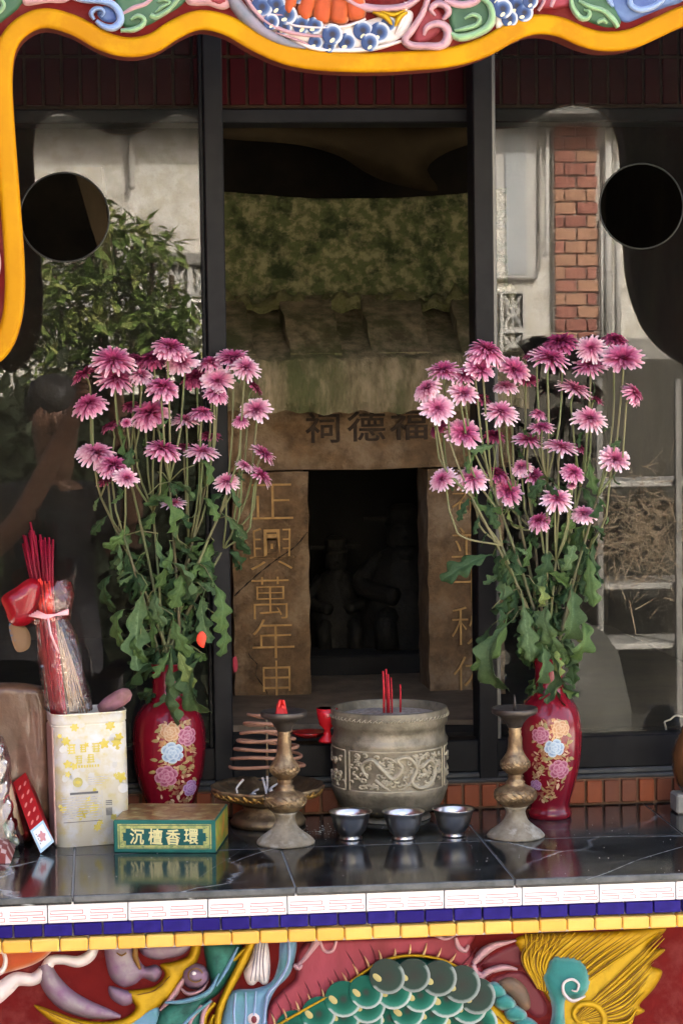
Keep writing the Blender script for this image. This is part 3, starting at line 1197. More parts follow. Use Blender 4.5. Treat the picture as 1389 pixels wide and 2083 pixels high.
M['leafA'] = mat('shrub_leaf', (.15, .22, .055), .35, var=(.09, .15, .04), scale=9, var2=(.26, .28, .09), scale2=5)
M['leafB'] = mat('dark_hedge_leaf', (.022, .032, .012), .6, var=(.012, .018, .008), scale=5)
sc_ = ppm(2 * YG + 5.9)
shb = thing('shrub', 'leafy light green shrub growing before the white house wall', 'shrub', refl(215, 1400, -5.9).to_tuple()[:2] + (0,))
b = MB()
for (px, py, rx, ry, n_) in ((140, 600, 90, 110, 420), (250, 520, 80, 80, 300), (320, 640, 70, 90, 260), (220, 690, 160, 90, 520), (80, 720, 80, 90, 200), (330, 505, 40, 40, 60), (375, 680, 50, 80, 120), (235, 440, 25, 30, 20)):
    c = refl(px, py, -5.9)
    v_, f_ = leaf_cloud(n_, blob(c.x, c.y, c.z, rx / sc_, .35, ry / sc_), .085)
    b.add(v_, f_)
b.build('foliage', M['leafA'], shb, kind='stuff')
b = MB()
base = refl(215, 1400, -5.9)
for k in range(7):
    tip = refl(110 + 40 * k, 470 + 30 * abs(k - 3), -5.9)
    b.tube(cr_open([(base.x + .02 * k, -5.9, 0), ((base.x + tip.x) / 2 + .05, -5.9 + random.uniform(-.1, .1), tip.z * .55), (tip.x, tip.y, tip.z)], .1), .012, 5)
b.build('branch', mat('shrub_bark', (.10, .075, .05), .9), shb)
hdg = thing('hedge', 'dark clipped hedge along the forecourt behind the person', 'hedge', (refl(200, 1100, -4.7).x, -4.7, 0))
b = MB()
xa, xb_ = refl(-420, 1000, -4.7).x, refl(460, 1000, -4.7).x
zh = refl(200, 740, -4.7).z
b.box((xa, -4.85, 0), (xb_, -4.65, zh - .12))
for _ in range(1):
    v_, f_ = leaf_cloud(2600, lambda: Vector((random.uniform(xa, xb_), random.uniform(-4.8, -4.35), random.uniform(.05, zh))), .08)
    b.add(v_, f_)
b.build('foliage', M['leafB'], hdg, kind='stuff')
# hedge continuing to the far side of the forecourt, lower
# straw heap, shelf, covered mound on the right
stw = thing('straw_heap', 'heap of pale dry straw piled on the metal shelf rack', 'straw', refl(1310, 1100, -5.0, SH))
b = MB()
for _ in range(420):
    c = refl(random.gauss(1310, 55), random.gauss(1090, 60), -5.0 + random.uniform(-.15, .15), SH)
    d = Vector((random.uniform(-1, 1), random.uniform(-.4, .4), random.uniform(-.8, .8))).normalized() * random.uniform(.02, .07)
    b.tube([c - d, c + d], .0022, 4)
b.build('straw', mat('dry_straw', (.50, .42, .30), .8, var=(.25, .18, .11), scale=30), stw, kind='stuff')
rk = thing('shelf_rack', 'grey metal shelf rack with pale rails standing across the forecourt', 'rack', refl(1310, 1500, -5.0, SH).to_tuple()[:2] + (0,))
for y in (1193, 1315, 985):
    p, q = refl(1215, y, -4.95, SH), refl(1500, y - 6, -4.95, SH)
    b = MB()
    b.box((p.x, -5.25, p.z - .012), (q.x, -4.92, p.z + .012), b=.003)
    b.build('shelf', mat('pale_rail', (.46, .46, .42), .6, var=(.3, .3, .28), scale=9), rk)
for x in (1218, 1378, 1497):
    p = refl(x, 900, -4.9, SH)
    b = MB()
    b.box((p.x - .012, -4.92, 0), (p.x + .012, -4.89, p.z + .25), b=.003)
    b.build('post', mat('grey_post', (.24, .24, .22), .6), rk)
p, q = refl(985, 735, -5.35, SH), refl(1620, 1500, -5.35, SH)
b = MB()
b.box((p.x, -5.5, 0), (q.x, -5.4, p.z), b=.004)
put('board_fence', b.mesh('board_fence', mat('weathered_board', (.085, .08, .065), .9, var=(.05, .048, .04), scale=6, stretch=(1, 1, .15))),
    label='dark weathered board fence behind the shelf rack', category='fence')
c = refl(1165, 1500, -4.4, SH)
b = MB()
zt_ = refl(1165, 1262, -4.4, SH).z
b.lathe([(.22, 0), (.21, zt_ * .5), (.17, zt_ * .82), (.12, zt_ * .93), (.06, zt_ * .985), (0, zt_)], (c.x, -4.4, 0), 24, wob=lambda a, z: .06 * math.sin(3 * a + z * 4) + .03 * math.sin(7 * a + z * 9))
put('covered_mound', b.mesh('covered_mound', mat('grey_tarpaulin', (.10, .10, .085), .6, var=(.06, .06, .05), scale=8, bump=.8), True),
    label='grey tarpaulin wrapped stack standing beside the shelf rack', category='tarpaulin')

# ------------------------------------------------------------------ the person who takes the picture
YPz = -3.42
per = thing('person', 'person in a black t-shirt raising a phone with both hands, mirrored in the left pane', 'person', (refl(120, 1300, YPz).x, YPz, 0))


def skin_mesh(name, joints, edges, radii, mats, pick, subdiv=2, root=0):
    me = bpy.data.meshes.new(name)
    me.from_pydata(joints, edges, [])
    o = bpy.data.objects.new(name, me)
    COL.objects.link(o)
    md = o.modifiers.new('s', 'SKIN')
    for i, r_ in enumerate(radii):
        sv = me.skin_vertices[0].data[i]
        sv.radius = r_ if hasattr(r_, '__len__') else (r_, r_)
        sv.use_root = (i == root)
    md.use_smooth_shade = True
    sd = o.modifiers.new('u', 'SUBSURF')
    sd.levels = sd.render_levels = subdiv
    dg = bpy.context.evaluated_depsgraph_get()
    out = bpy.data.meshes.new_from_object(o.evaluated_get(dg))
    bpy.data.objects.remove(o)
    out.name = name
    out.materials.clear()
    for m in mats: out.materials.append(m)
    for p in out.polygons:
        p.material_index = pick(p.center)
        p.use_smooth = True
    return out


hx = refl(112, 845, YPz).x
hz = refl(112, 845, YPz).z                    # head centre
sx = refl(95, 960, YPz).x
M['skin'] = mat('skin', (.22, .118, .075), .5, var=(.17, .09, .055), scale=12)
M['tee'] = mat('black_tshirt', (.014, .015, .018), .9, var=(.03, .03, .035), scale=8, bump=.4)
M['trou'] = mat('grey_trousers', (.09, .09, .10), .9, var=(.06, .06, .065), scale=8)
M['hair'] = mat('black_hair', (.012, .01, .009), .5, var=(.03, .027, .025), scale=30)
sh_z = hz - .27
J = [(sx, YPz, .86), (sx, YPz, 1.02), (sx, YPz, sh_z - .06), (hx, YPz + .0, sh_z + .06), (hx, YPz + .01, hz - .06), (hx, YPz, hz + .06),
     (sx - .17, YPz, sh_z), (sx - .27, YPz + .06, sh_z - .24), (sx - .08, YPz + .20, sh_z - .06), (-.035, YPz + .27, 1.585),
     (sx + .17, YPz, sh_z), (sx + .25, YPz + .10, sh_z - .22), (.10, YPz + .22, sh_z - .02), (.045, YPz + .275, 1.60),
     (sx - .10, YPz, .82), (sx - .11, YPz + .01, .46), (sx - .12, YPz - .03, .09), (sx - .13, YPz + .12, .04),
     (sx + .10, YPz, .82), (sx + .11, YPz + .01, .46), (sx + .12, YPz - .03, .09), (sx + .13, YPz + .12, .04)]
E_ = [(0, 1), (1, 2), (2, 3), (3, 4), (4, 5), (2, 6), (6, 7), (7, 8), (8, 9), (2, 10), (10, 11), (11, 12), (12, 13), (0, 14), (14, 15), (15, 16), (16, 17), (0, 18), (18, 19), (19, 20), (20, 21)]
RD = [(.15, .11), (.14, .10), (.15, .105), .055, (.07, .08), (.078, .09), .06, .045, .04, .028, .06, .045, .04, .028, .085, .06, .045, .035, .085, .06, .045, .035]
elbowL = J[7]


SEG = [(J[a], J[c_], i) for i, (a, c_) in enumerate(E_)]


def pick(c):
    best, bi, bt = 9, 0, 0
    for (a, q, i) in SEG:
        a, q = Vector(a), Vector(q)
        t = max(0, min(1, (c - a).dot(q - a) / (q - a).length_squared))
        d = (a + (q - a) * t - c).length - (.09 if i < 2 else .03)
        if d < best: best, bi, bt = d, i, t
    if bi in (3, 4) or (bi == 2 and bt > .72): return 0
    if bi in (7, 8, 11, 12) or (bi in (6, 10) and bt > .62): return 0
    if bi >= 13 or (bi == 0 and c.z < .9): return 3 if bi in (16, 20) else 2
    return 1


body = skin_mesh('body', J, E_, RD, [M['skin'], M['tee'], M['trou'], M['hair']], pick)
put('body', body, per, Matrix())
b = MB()
b.lathe([(.002, -.02), (.088, -.015), (.097, .02), (.094, .06), (.075, .098), (.04, .118), (0, .124)], (hx, YPz - .024, hz + .012), 44, wob=lambda a, z: .08 * math.sin(5 * a + z * 30) + .07 * math.sin(13 * a + z * 60) + .05 * math.sin(23 * a - z * 110) - .06)
b.build('hair', M['hair'], per, smooth=True)
b = MB()
b.lathe([(.013, 0), (.012, .02), (.006, .04), (0, .043)], (hx, YPz + .096, hz - .03), 10)
for s_ in (-1, 1):
    b.lathe([(0, -.014), (.009, -.008), (.011, 0), (.009, .008), (0, .014)], (hx + s_ * .076, YPz - .0, hz - .005), 10)
b.tube([(hx - .022, YPz + .090, hz - .055), (hx, YPz + .095, hz - .057), (hx + .022, YPz + .090, hz - .055)], .004, 6, mi=1)
for s_ in (-1, 1):
    b.lathe([(0, -.006), (.008, 0), (0, .006)], (hx + s_ * .03, YPz + .082, hz + .012), 8, mi=1)
b.build('face', [M['skin'], M['hair']], per, smooth=True)
# fingers round the phone
b = MB()
for s_, hxx in ((-1, -.05), (1, .06)):
    for k in range(4):
        z = 1.575 + .017 * k
        b.tube([(hxx, -3.135, z), (hxx + s_ * .012, -3.10, z + .002), (hxx - s_ * .012, -3.088, z + .004), (hxx - s_ * .030, -3.092, z + .003)], [.009, .0085, .0075, .006], 6)
    b.tube([(hxx, -3.15, 1.60), (hxx - s_ * .02, -3.125, 1.618), (hxx - s_ * .038, -3.118, 1.622)], [.011, .010, .008], 6)
b.build('fingers', M['skin'], per, smooth=True)
ph = MB()
ph.box((-.045, -3.112, 1.555), (.058, -3.102, 1.665), b=.004)
tag(put('phone', ph.mesh('phone', mat('black_phone', (.01, .01, .011), .2))), 'black phone held up in the hands of the person', 'phone')

# ================================================================== figures in the dark cell of the shrine
def figure(name, label, cx_px, top_px, base_px, Y, wpx, m):
    p0, p1 = at(cx_px, base_px, Y), at(cx_px, top_px, Y)
    H = p1.z - p0.z
    w = wpx / ppm(Y) / 2
    t = thing(name, label, 'statue', (p0.x, Y, p0.z))
    b = MB()
    b.lathe([(w * 1.05, 0), (w, H * .06), (w * .9, H * .12), (w * .98, H * .2), (w * .95, H * .32), (w * .72, H * .45), (w * .62, H * .58), (w * .5, H * .66), (w * .25, H * .70)], (p0.x, Y, p0.z), 28,
            wob=lambda a, z: .05 * math.sin(6 * a + z * 40) + .03 * math.sin(11 * a))
    for s_ in (-1, 1):
        b.tube(cr_open([(p0.x + s_ * w * .5, Y, p0.z + H * .63), (p0.x + s_ * w * .95, Y - w * .3, p0.z + H * .45), (p0.x + s_ * w * .3, Y - w * .95, p0.z + H * .38)], .01), w * .2, 8)
        b.tube(cr_open([(p0.x + s_ * w * .3, Y - w * .4, p0.z + H * .25), (p0.x + s_ * w * .55, Y - w * 1.1, p0.z + H * .22), (p0.x + s_ * w * .5, Y - w * 1.15, p0.z + H * .04)], .01), w * .24, 8)
    b.build('robe', m, t, smooth=True)
    b = MB()
    b.lathe([(0, 0), (w * .22, .01 * H), (w * .36, H * .06), (w * .38, H * .12), (w * .33, H * .18), (w * .2, H * .215), (0, H * .22)], (p0.x, Y - w * .1, p0.z + H * .66), 20)
    b.lathe([(w * .03, 0), (w * .2, H * .05), (w * .25, H * .12), (w * .2, H * .16)], (p0.x, Y - w * .36, p0.z + H * .55), 12)
    b.lathe([(w * .09, 0), (w * .05, .02 * H), (0, .03 * H)], (p0.x, Y - w * .48, p0.z + H * .745), 8)
    b.build('head', m, t, smooth=True)
    b = MB()
    b.lathe([(w * .40, 0), (w * .42, H * .02), (w * .34, H * .05), (w * .36, H * .11), (w * .2, H * .145), (0, H * .15)], (p0.x, Y - w * .1, p0.z + H * .84), 20)
    for s_ in (-1, 1):
        b.box((min(p0.x + s_ * w * .36, p0.x + s_ * w * .85), Y - w * .12, p0.z + H * .87), (max(p0.x + s_ * w * .36, p0.x + s_ * w * .85), Y - w * .04, p0.z + H * .90))
    b.build('hat', m, t, smooth=False)


M['wood'] = mat('dark_wood', (.017, .015, .011), .7, spec=.15, var=(.009, .008, .006), scale=40, bump=1.2, bscale=120)  # near-black wood colour for both statues
figure('seated_statue', 'dim very dark seated statue in a hat inside the stone cell', 822, 1020, 1318, YS + .40, 190, M['wood'])
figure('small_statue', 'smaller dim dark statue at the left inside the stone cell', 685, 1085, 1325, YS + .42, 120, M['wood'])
b = MB()
c0, c1 = at(632, 1326, YS + .3), at(880, 1380, YS + .3)
b.box((c0.x - .02, YS + .24, ZF + .0005), (c1.x + .02, YS + .55, c0.z - .002), b=.004)
put('statue_plinth', b.mesh('statue_plinth', M['dark_stone']), label='dark stone plinth under the statues in the cell', category='plinth')

# ================================================================== offerings on the altar
M['brass'] = mat('aged_brass', (.25, .165, .085), .42, .7, var=(.12, .08, .045), scale=40, bump=.5, bscale=220, var2=(.40, .29, .15), scale2=30)
M['patina'] = mat('grey_patina', (.30, .26, .18), .75, .15, var=(.20, .16, .10), scale=50, bump=.8, bscale=160, var2=(.40, .37, .29), scale2=35)
M['pewter'] = mat('dark_pewter', (.10, .085, .07), .45, .6, var=(.06, .05, .04), scale=40)
M['bronze'] = mat('grey_bronze', (.21, .185, .125), .5, .4, var=(.12, .104, .068), scale=30, bump=.5, bscale=200, var2=(.30, .26, .18), scale2=16)
M['bronze_hi'] = mat('pale_bronze', (.46, .41, .29), .55, .25, var=(.34, .30, .20), scale=60)  # paler bronze for the raised relief, borders and rim
M['steel'] = mat('steel', (.68, .64, .56), .28, 1.0, var=(.48, .48, .47), scale=30, stretch=(1, 1, .05))
M['ash'] = mat('incense_ash', (.48, .43, .36), .95, var=(.28, .24, .2), scale=120, bump=2, bscale=300)
M['stick_red'] = mat('red_incense', (.50, .022, .03), .6, var=(.36, .012, .02), scale=30)
M['gold'] = mat('gold_leaf', (.75, .48, .14), .28, 1.0, var=(.45, .26, .07), scale=90, bump=1.2, bscale=260)


def front_center(px, py, r, z=ZT):
    p = gnd(px, py, z)
    return Vector((p.x, p.y + r, z))


# --- three steel cups
cup = MB()
cup.lathe([(.0, 0), (.0165, 0), (.0170, .0025), (.0150, .0050), (.0168, .0072), (.0215, .0125), (.0248, .021), (.0272, .031), (.0290, .0375), (.0318, .0405), (.0315, .0415), (.0280, .0385), (.0262, .031), (.0238, .021), (.0200, .0135), (.012, .0100), (0, .009)], seg=48)
cup_me = cup.mesh('bowl', M['steel'], True)
wat = MB()
wat.lathe([(.0262, .0312), (0, .0312)], seg=32)
wat_me = wat.mesh('water', mat('clear_water', (.9, .92, .9), .02, trans=1.0), True)
for (px, py, lb) in ((716, 1711, 'small steel offering cup nearest the left candlestick'), (824, 1711, 'small steel offering cup in the middle of the three'), (926, 1705, 'small steel offering cup nearest the right candlestick')):
    c = front_center(px, py, .0168)
    t = thing('offering_cup', lb, 'cup', c, (0, 0, random.uniform(0, 6)), 'steel cups in a row before the censer')
    put('bowl', cup_me, t)
    put('water', wat_me, t)

# --- candlesticks
kz = 1 / 2.84 / 1430


def candlestick(px, py, label, seed, hs=1.0):
    c = front_center(px, py, .042)
    t = thing('candlestick', label, 'candlestick', c, (0, 0, seed), 'pair of brass altar candlesticks')
    P = lambda lst: [(r * kz, (1300 - y) * kz * hs) for y, r in lst]
    wb = lambda a, z: .010 * math.sin(3 * a + z * 60 + seed) + .006 * math.sin(7 * a + z * 130)
    b = MB()
    b.lathe([(0, 0)] + P([(1299, 172), (1290, 174), (1278, 166), (1262, 150), (1240, 118), (1220, 92), (1200, 74), (1175, 62), (1150, 57), (1130, 64), (1112, 78)]), seg=40, wob=wb)
    b.build('base', M['patina'], t, smooth=True, local=True)
    b = MB()
    b.lathe(P([(1112, 78), (1092, 104), (1070, 121), (1045, 127), (1022, 119), (1004, 98), (990, 66), (978, 52), (968, 58), (958, 46), (945, 42), (935, 50), (926, 40), (914, 54), (902, 70), (886, 82), (862, 88), (838, 82), (815, 66), (795, 53), (770, 45), (735, 42), (705, 43), (682, 37), (668, 41), (655, 35), (640, 42)]), seg=40, wob=wb)
    st = b.build('stem', M['brass'], t, smooth=True, local=True)
    b = MB()
    for k in range(26):                      # chased scrollwork on the two bulbs
        a = 2 * math.pi * k / 26
        for (y0, r0, ln) in ((1045, 126, 34), (862, 87.5, 24)):
            pts = []
            for j in range(9):
                u = j / 8
                an = a + .16 * math.sin(u * 6.3 + k)
                yy = y0 + ln * (u - .5) * 1.7
                rr_ = r0 * math.sqrt(max(.05, 1 - ((yy - y0) / (ln * 2.6)) ** 2)) + 1.0
                pts.append((rr_ * kz * math.cos(an), rr_ * kz * math.sin(an), (1300 - yy) * kz * hs))
            b.tube(pts, .0009, 4)
    b.build('chasing', M['brass'], st, local=True, smooth=True, kind='stuff')
    b = MB()
    b.lathe(P([(640, 42), (618, 52), (596, 68), (575, 92), (562, 122), (556, 134), (545, 138), (528, 138), (522, 133), (526, 124), (538, 110), (548, 60)]) + [(0, (1300 - 550) * kz * hs)], seg=40)
    b.build('drip_plate', M['pewter'], t, smooth=True, local=True)
    b = MB()
    z0 = (1300 - 552) * kz * hs
    b.tube([(0, 0, z0), (.0004, 0, z0 + .014), (.0002, 0, z0 + (.026 if seed < 1 else .010))], [.0026, .002, .0008], 6)
    b.build('spike', M['pewter'], t, smooth=True, local=True)
    return c, hs


candlestick(1059, 1713, 'aged brass candlestick with a bare spike before the right vase', .4)
cL, hsL = candlestick(586, 1727, 'aged brass candlestick with a red wax stub before the incense coil', 1.7, 1.02)
ztop = cL.z + (1300 - 552) * kz * hsL
stub = MB()
for k in range(5):
    a = k * 1.257 + .3
    stub.box((-.0035, -.0012, 0), (.0035, .0012, .012 + .004 * math.sin(k * 2)), b=.0006)
    mt = Matrix.Rotation(a, 4, 'Z') @ Matrix.Translation((0, .0048, 0)) @ Matrix.Rotation(.25, 4, 'X')
    stub.v[-32:] = [tuple(mt @ Vector(v)) for v in stub.v[-32:]]
stub.lathe([(.0045, 0), (.0045, .008), (0, .009)], seg=10)
tag(put('candle_stub', stub.mesh('candle_stub', mat('red_wax', (.62, .03, .025), .4, sss=.2)), None, Matrix.Translation((cL.x - .004, cL.y - .002, ztop)) @ Matrix.Scale(1.55, 4)),
    'broken red candle stub left on the plate of the left candlestick', 'candle')

# --- bronze censer
cc = front_center(803, 1676, .056)
cen = thing('censer', 'round grey bronze censer with dragon relief filled with ash', 'censer', cc)
kc = 1 / ppm(cc.y)
zc = lambda y: (1660 - y) * kc
b = MB()
b.lathe([(0, 0)] + [(r * kc, zc(y)) for y, r in ((1659, 84), (1653, 82), (1648, 74), (1643, 84), (1641, 94), (1632, 104), (1620, 111), (1606, 116), (1599, 119), (1590, 120), (1582, 116.5), (1560, 117), (1530, 118), (1505, 118.5), (1499, 121), (1493, 120), (1489, 117.5), (1480, 115), (1469, 115), (1464, 118.5), (1460, 120), (1450, 120.5), (1434, 120.5), (1430.5, 119), (1430, 112), (1434, 109), (1452, 107))] + [(0, zc(1454))], seg=72)
body_o = b.build('bowl', M['bronze'], cen, smooth=True, local=True)
autosmooth(body_o, 50)
b = MB()
rows, seg = 6, 48
vs, fs = [], []
for i in range(rows):
    for k in range(seg):
        a = 2 * math.pi * k / seg
        r_ = 105 * kc * i / (rows - 1)
        vs.append((r_ * math.cos(a), r_ * math.sin(a), zc(1447) + .004 * (1 - i / (rows - 1)) + random.uniform(-.0018, .0018) * (i > 0) * (i < rows - 1)))
for i in range(rows - 1):
    for k in range(seg):
        fs.append((i * seg + k, i * seg + (k + 1) % seg, (i + 1) * seg + (k + 1) % seg, (i + 1) * seg + k)[::-1])
b.add(vs, fs)
b.build('ash_bed', M['ash'], cen, smooth=True, local=True)


def wrap(rfun):
    """maps (u, v) in metres across the front and up onto a turned surface"""
    def f(u, v, h):
        r_ = rfun(v)
        a = -math.pi / 2 + u / r_
        return Vector(((r_ + h) * math.cos(a), (r_ + h) * math.sin(a), v))
    return f


cw = wrap(lambda v: 118 * kc)
b = MB()
for pts in ([(-96, 1600), (-96, 1515), (150, 1515), (150, 1590)],):
    pass
for (u0, u1) in ((-104, 118), (130, 350), (-330, -116)):
    P = [(u0, 1507), (u1, 1507), (u1, 1588), (u0, 1588), (u0, 1507)]
    for p, q in zip(P, P[1:]):
        n_ = 14
        b.tube([cw((p[0] + (q[0] - p[0]) * i / n_) * kc, zc(p[1] + (q[1] - p[1]) * i / n_), .0004) for i in range(n_ + 1)], .0013, 6)
b.build('panel_border', M['bronze_hi'], body_o, smooth=True, local=True)
b = MB()
S_ = lambda pts, w, h=.0042: stroke(b, [(u * kc, zc(v)) for u, v in pts], [x * kc for x in w], cw, h, step=.002)
S_([(-60, 1560), (-72, 1535), (-50, 1522), (-30, 1540), (-8, 1560), (10, 1540), (2, 1522), (22, 1518), (40, 1540), (30, 1568), (50, 1582), (78, 1572), (88, 1545), (72, 1528), (55, 1540)], [3, 7, 9, 10, 10, 9, 9, 9, 9, 9, 9, 8, 7, 7, 5], .006)
for pts, w in (([(-44, 1562), (-30, 1574), (-14, 1584)], [5, 8, 3]), ([(-8, 1556), (-20, 1572), (-34, 1578)], [6, 5, 3]), ([(38, 1545), (52, 1520), (66, 1514)], [6, 4, 3]),
               ([(4, 1530), (-12, 1520), (-24, 1516)], [6, 4, 2]), ([(56, 1542), (62, 1552), (52, 1558)], [8, 10, 6]), ([(80, 1560), (98, 1552), (108, 1538)], [6, 4, 2]), ([(30, 1566), (14, 1580), (2, 1582)], [6, 4, 3])):
    S_(pts, w)
for k in range(120):
    u, v = random.uniform(-98, 112), random.uniform(1513, 1582)
    a = random.uniform(0, 6.28)
    pts = [(u + 7 * math.cos(a + t) * (1 - t / 6), v + 5 * math.sin(a + t) * (1 - t / 6)) for t in (0, .9, 1.8, 2.7, 3.6, 4.5)]
    S_(pts, [3, 5, 5, 4, 4, 2], .0028)
for u0 in (135, -325):
    for k in range(40):
        u, v = random.uniform(u0 + 8, u0 + 205), random.uniform(1513, 1582)
        a = random.uniform(0, 6.28)
        S_([(u + 9 * math.cos(a + t) * (1 - t / 6), v + 7 * math.sin(a + t) * (1 - t / 6)) for t in (0, .9, 1.8, 2.7, 3.6)], [3, 5, 5, 4, 2], .0028)
b.build('dragon_relief', M['bronze_hi'], body_o, smooth=True, local=True, kind='stuff')
b = MB()
for k in range(64):
    a = 2 * math.pi * k / 64
    r_ = 122.5 * kc
    for q in range(2):
        p = Vector((r_ * math.cos(a + q * .04), r_ * math.sin(a + q * .04), zc(1446 - q * 5)))
        p2 = Vector((r_ * math.cos(a + .07), r_ * math.sin(a + .07), zc(1440 + q * 6)))
        b.tube([p, p2], .0007, 4)
b.build('rim_fret', M['bronze_hi'], body_o, local=True, kind='stuff')
# incense stubs stand in the ash
for (px, yt, dx, r_, yy, lb) in ((779, 1365, 2, .0019, 0, 'left stub of the three thick red incense stubs clustered in the censer'), (785, 1361, 3, .0019, .004, 'tallest red incense stub of the cluster in the censer'), (789, 1371, 2, .0018, -.002, 'lowest of the three thick red incense stubs clustered in the censer'), (795, 1378, 2, .0014, .006, 'thin red incense stub close right of the cluster in the censer'), (814, 1392, 0, .0015, .012, 'shortest red incense stub standing alone right of the cluster in the censer')):
    Y = cc.y - .018 + yy
    p0, p1 = at(px + dx, 1442, Y), at(px, yt, Y)
    b = MB()
    b.tube([p0 - Vector((0, 0, .006)), (p0 + p1) / 2 + Vector((.0004, 0, 0)), p1], [r_, r_, r_ * .8], 6)
    tag(put('incense_stub', b.mesh('incense_stub', M['stick_red'], True)), lb, 'incense', 'incense stubs in the censer')

# --- brass coil burner and the coil
cb = front_center(551, 1690, .054)
kb_ = 1 / ppm(cb.y)
zb = lambda y: (1672 - y) * kb_
bur = thing('coil_burner', 'wide petal rimmed brass bowl on a round foot behind the left candlestick', 'burner', cb)
b = MB()
b.lathe([(0, 0)] + [(r * kb_, zb(y)) for y, r in ((1671, 76), (1664, 78), (1652, 70), (1640, 48), (1634, 52), (1630, 46))], seg=48)
b.build('foot', M['brass'], bur, smooth=True, local=True)
b = MB()
pet = lambda a, z: (.035 * abs(math.sin(9 * a)) - .015) * min(1, max(0, z / zb(1600)))
b.lathe([(r * kb_, zb(y)) for y, r in ((1630, 46), (1626, 62), (1618, 84), (1608, 104), (1598, 114), (1592, 116), (1590, 113), (1598, 104), (1608, 88), (1615, 60))] + [(0, zb(1617))], seg=108, wob=pet)
b.build('bowl', M['brass'], bur, smooth=True, local=True)
b = MB()
for k in range(36):                          # gilt repousse leaves round the bowl
    a = 2 * math.pi * k / 36
    r1, r2 = 100 * kb_, 115 * kb_
    pts = [((r1 + (r2 - r1) * u) * math.cos(a + .05 * math.sin(u * 3)), (r1 + (r2 - r1) * u) * math.sin(a + .05 * math.sin(u * 3)), zb(1611 - 14 * u)) for u in (0, .33, .66, 1)]
    b.tube(pts, [.002, .0042, .0038, .0014], 5)
    for s_ in (-1, 1):
        b.tube([((r1 + .004) * math.cos(a), (r1 + .004) * math.sin(a), zb(1610)), ((r1 + .010) * math.cos(a + .07 * s_), (r1 + .010) * math.sin(a + .07 * s_), zb(1604))], [.0018, .0008], 4)
b.build('leaf_band', M['gold'], bur, smooth=True, local=True, kind='stuff')
b = MB()
zt_c = zb(1436)
b.tube([(0, 0, zb(1618)), (0, 0, zt_c + .002)], .0018, 6)
b.build('coil_pin', M['brass'], bur, smooth=True, local=True)
b = MB()
turns, N_ = 6.6, 300
pts = []
for i in range(N_):
    u = i / (N_ - 1)
    a = -2 * math.pi * turns * u + .6
    r_ = (30 + 47 * min(1, u * 1.05) ** .8) * kb_
    z = zb(1437 + 118 * u + (4 + 5 * u) * math.sin(a + .5) + 2 * math.sin(a * 2.3))
    pts.append((cb.x + r_ * math.cos(a), cb.y + r_ * math.sin(a), cb.z + z))
pts = [(cb.x, cb.y, cb.z + zt_c), (cb.x + .01, cb.y, cb.z + zt_c)] + pts
b.tube(pts, .0026, 7)
tag(put('incense_coil', b.mesh('incense_coil', mat('pink_brown_incense', (.40, .21, .125), .85, var=(.30, .15, .09), scale=60), True)),
    'pinkish brown spiral incense coil hanging in a cone over the brass bowl', 'incense coil')
b = MB()
for k in range(16):
    a, r_ = random.uniform(0, 6.28), random.uniform(.01, .05)
    p = Vector((cb.x - .006 + r_ * math.cos(a), cb.y - .02 + r_ * math.sin(a) * .5, cb.z + zb(1612)))
    hh_ = random.uniform(.004, .034) if k < 8 else .004
    b.tube(cr_open([p, p + Vector((random.uniform(-.006, .006), 0, hh_ * .5)), p + Vector((random.uniform(-.010, .010), random.uniform(-.004, .004), hh_))], .004), [.0022, .0024, .0018][:1] * 1 if False else .0019, 5)
tag(put('ash_curl', b.mesh('ash_curl', mat('pale_ash', (.66, .62, .56), .9, var=(.45, .42, .38), scale=90), True)), 'curled pale ash fallen from the coil into the brass bowl', 'ash', kind='stuff')

# --- vases
VP_ = [(1175, 124), (1170, 126), (1158, 130), (1145, 131), (1134, 126), (1122, 119), (1108, 117), (1085, 120), (1050, 130), (1000, 146), (950, 159), (900, 171), (850, 181), (800, 187), (750, 191), (700, 193.5),
       (650, 194), (600, 190), (560, 184), (520, 171), (490, 156), (465, 138), (445, 121), (425, 104), (405, 92), (380, 86), (340, 82), (300, 81), (265, 83), (240, 87), (220, 94), (206, 101), (200, 104), (199, 101), (204, 94), (225, 84), (300, 76)]


def glaze(name):
    m = mat(name, (.19, .006, .016), .2, var=(.13, .004, .010), scale=6, coat=.25, spec=.35, coatr=.06)
    return m


M['glaze'] = glaze('red_glaze')
M['d_gold'] = mat('gilt_print', (.42, .25, .10), .35, .45, var=(.24, .07, .05), scale=60, var2=(.55, .40, .20), scale2=45)
M['d_leaf'] = mat('olive_print', (.26, .25, .10), .35, var=(.34, .24, .08), scale=80)
M['d_rose'] = mat('rose_print', '000000', .3, tone=[(0, (.52, .28, .32)), (.35, (.40, .13, .20)), (.7, (.22, .03, .075)), (1, (.36, .13, .18))], scale=60)
M['d_blue'] = mat('pale_blue_print', '000000', .3, tone=[(0, (.52, .58, .60)), (.4, (.34, .44, .52)), (.75, (.18, .26, .38)), (1, (.36, .40, .42))], scale=60)
M['d_lilac'] = mat('lilac_print', '000000', .3, tone=[(0, (.50, .34, .50)), (.6, (.26, .10, .26)), (1, (.45, .22, .36))], scale=60)
M['d_peach'] = mat('peach_print', '000000', .3, tone=[(0, (.56, .40, .24)), (.6, (.40, .19, .08)), (1, (.44, .26, .13))], scale=60)


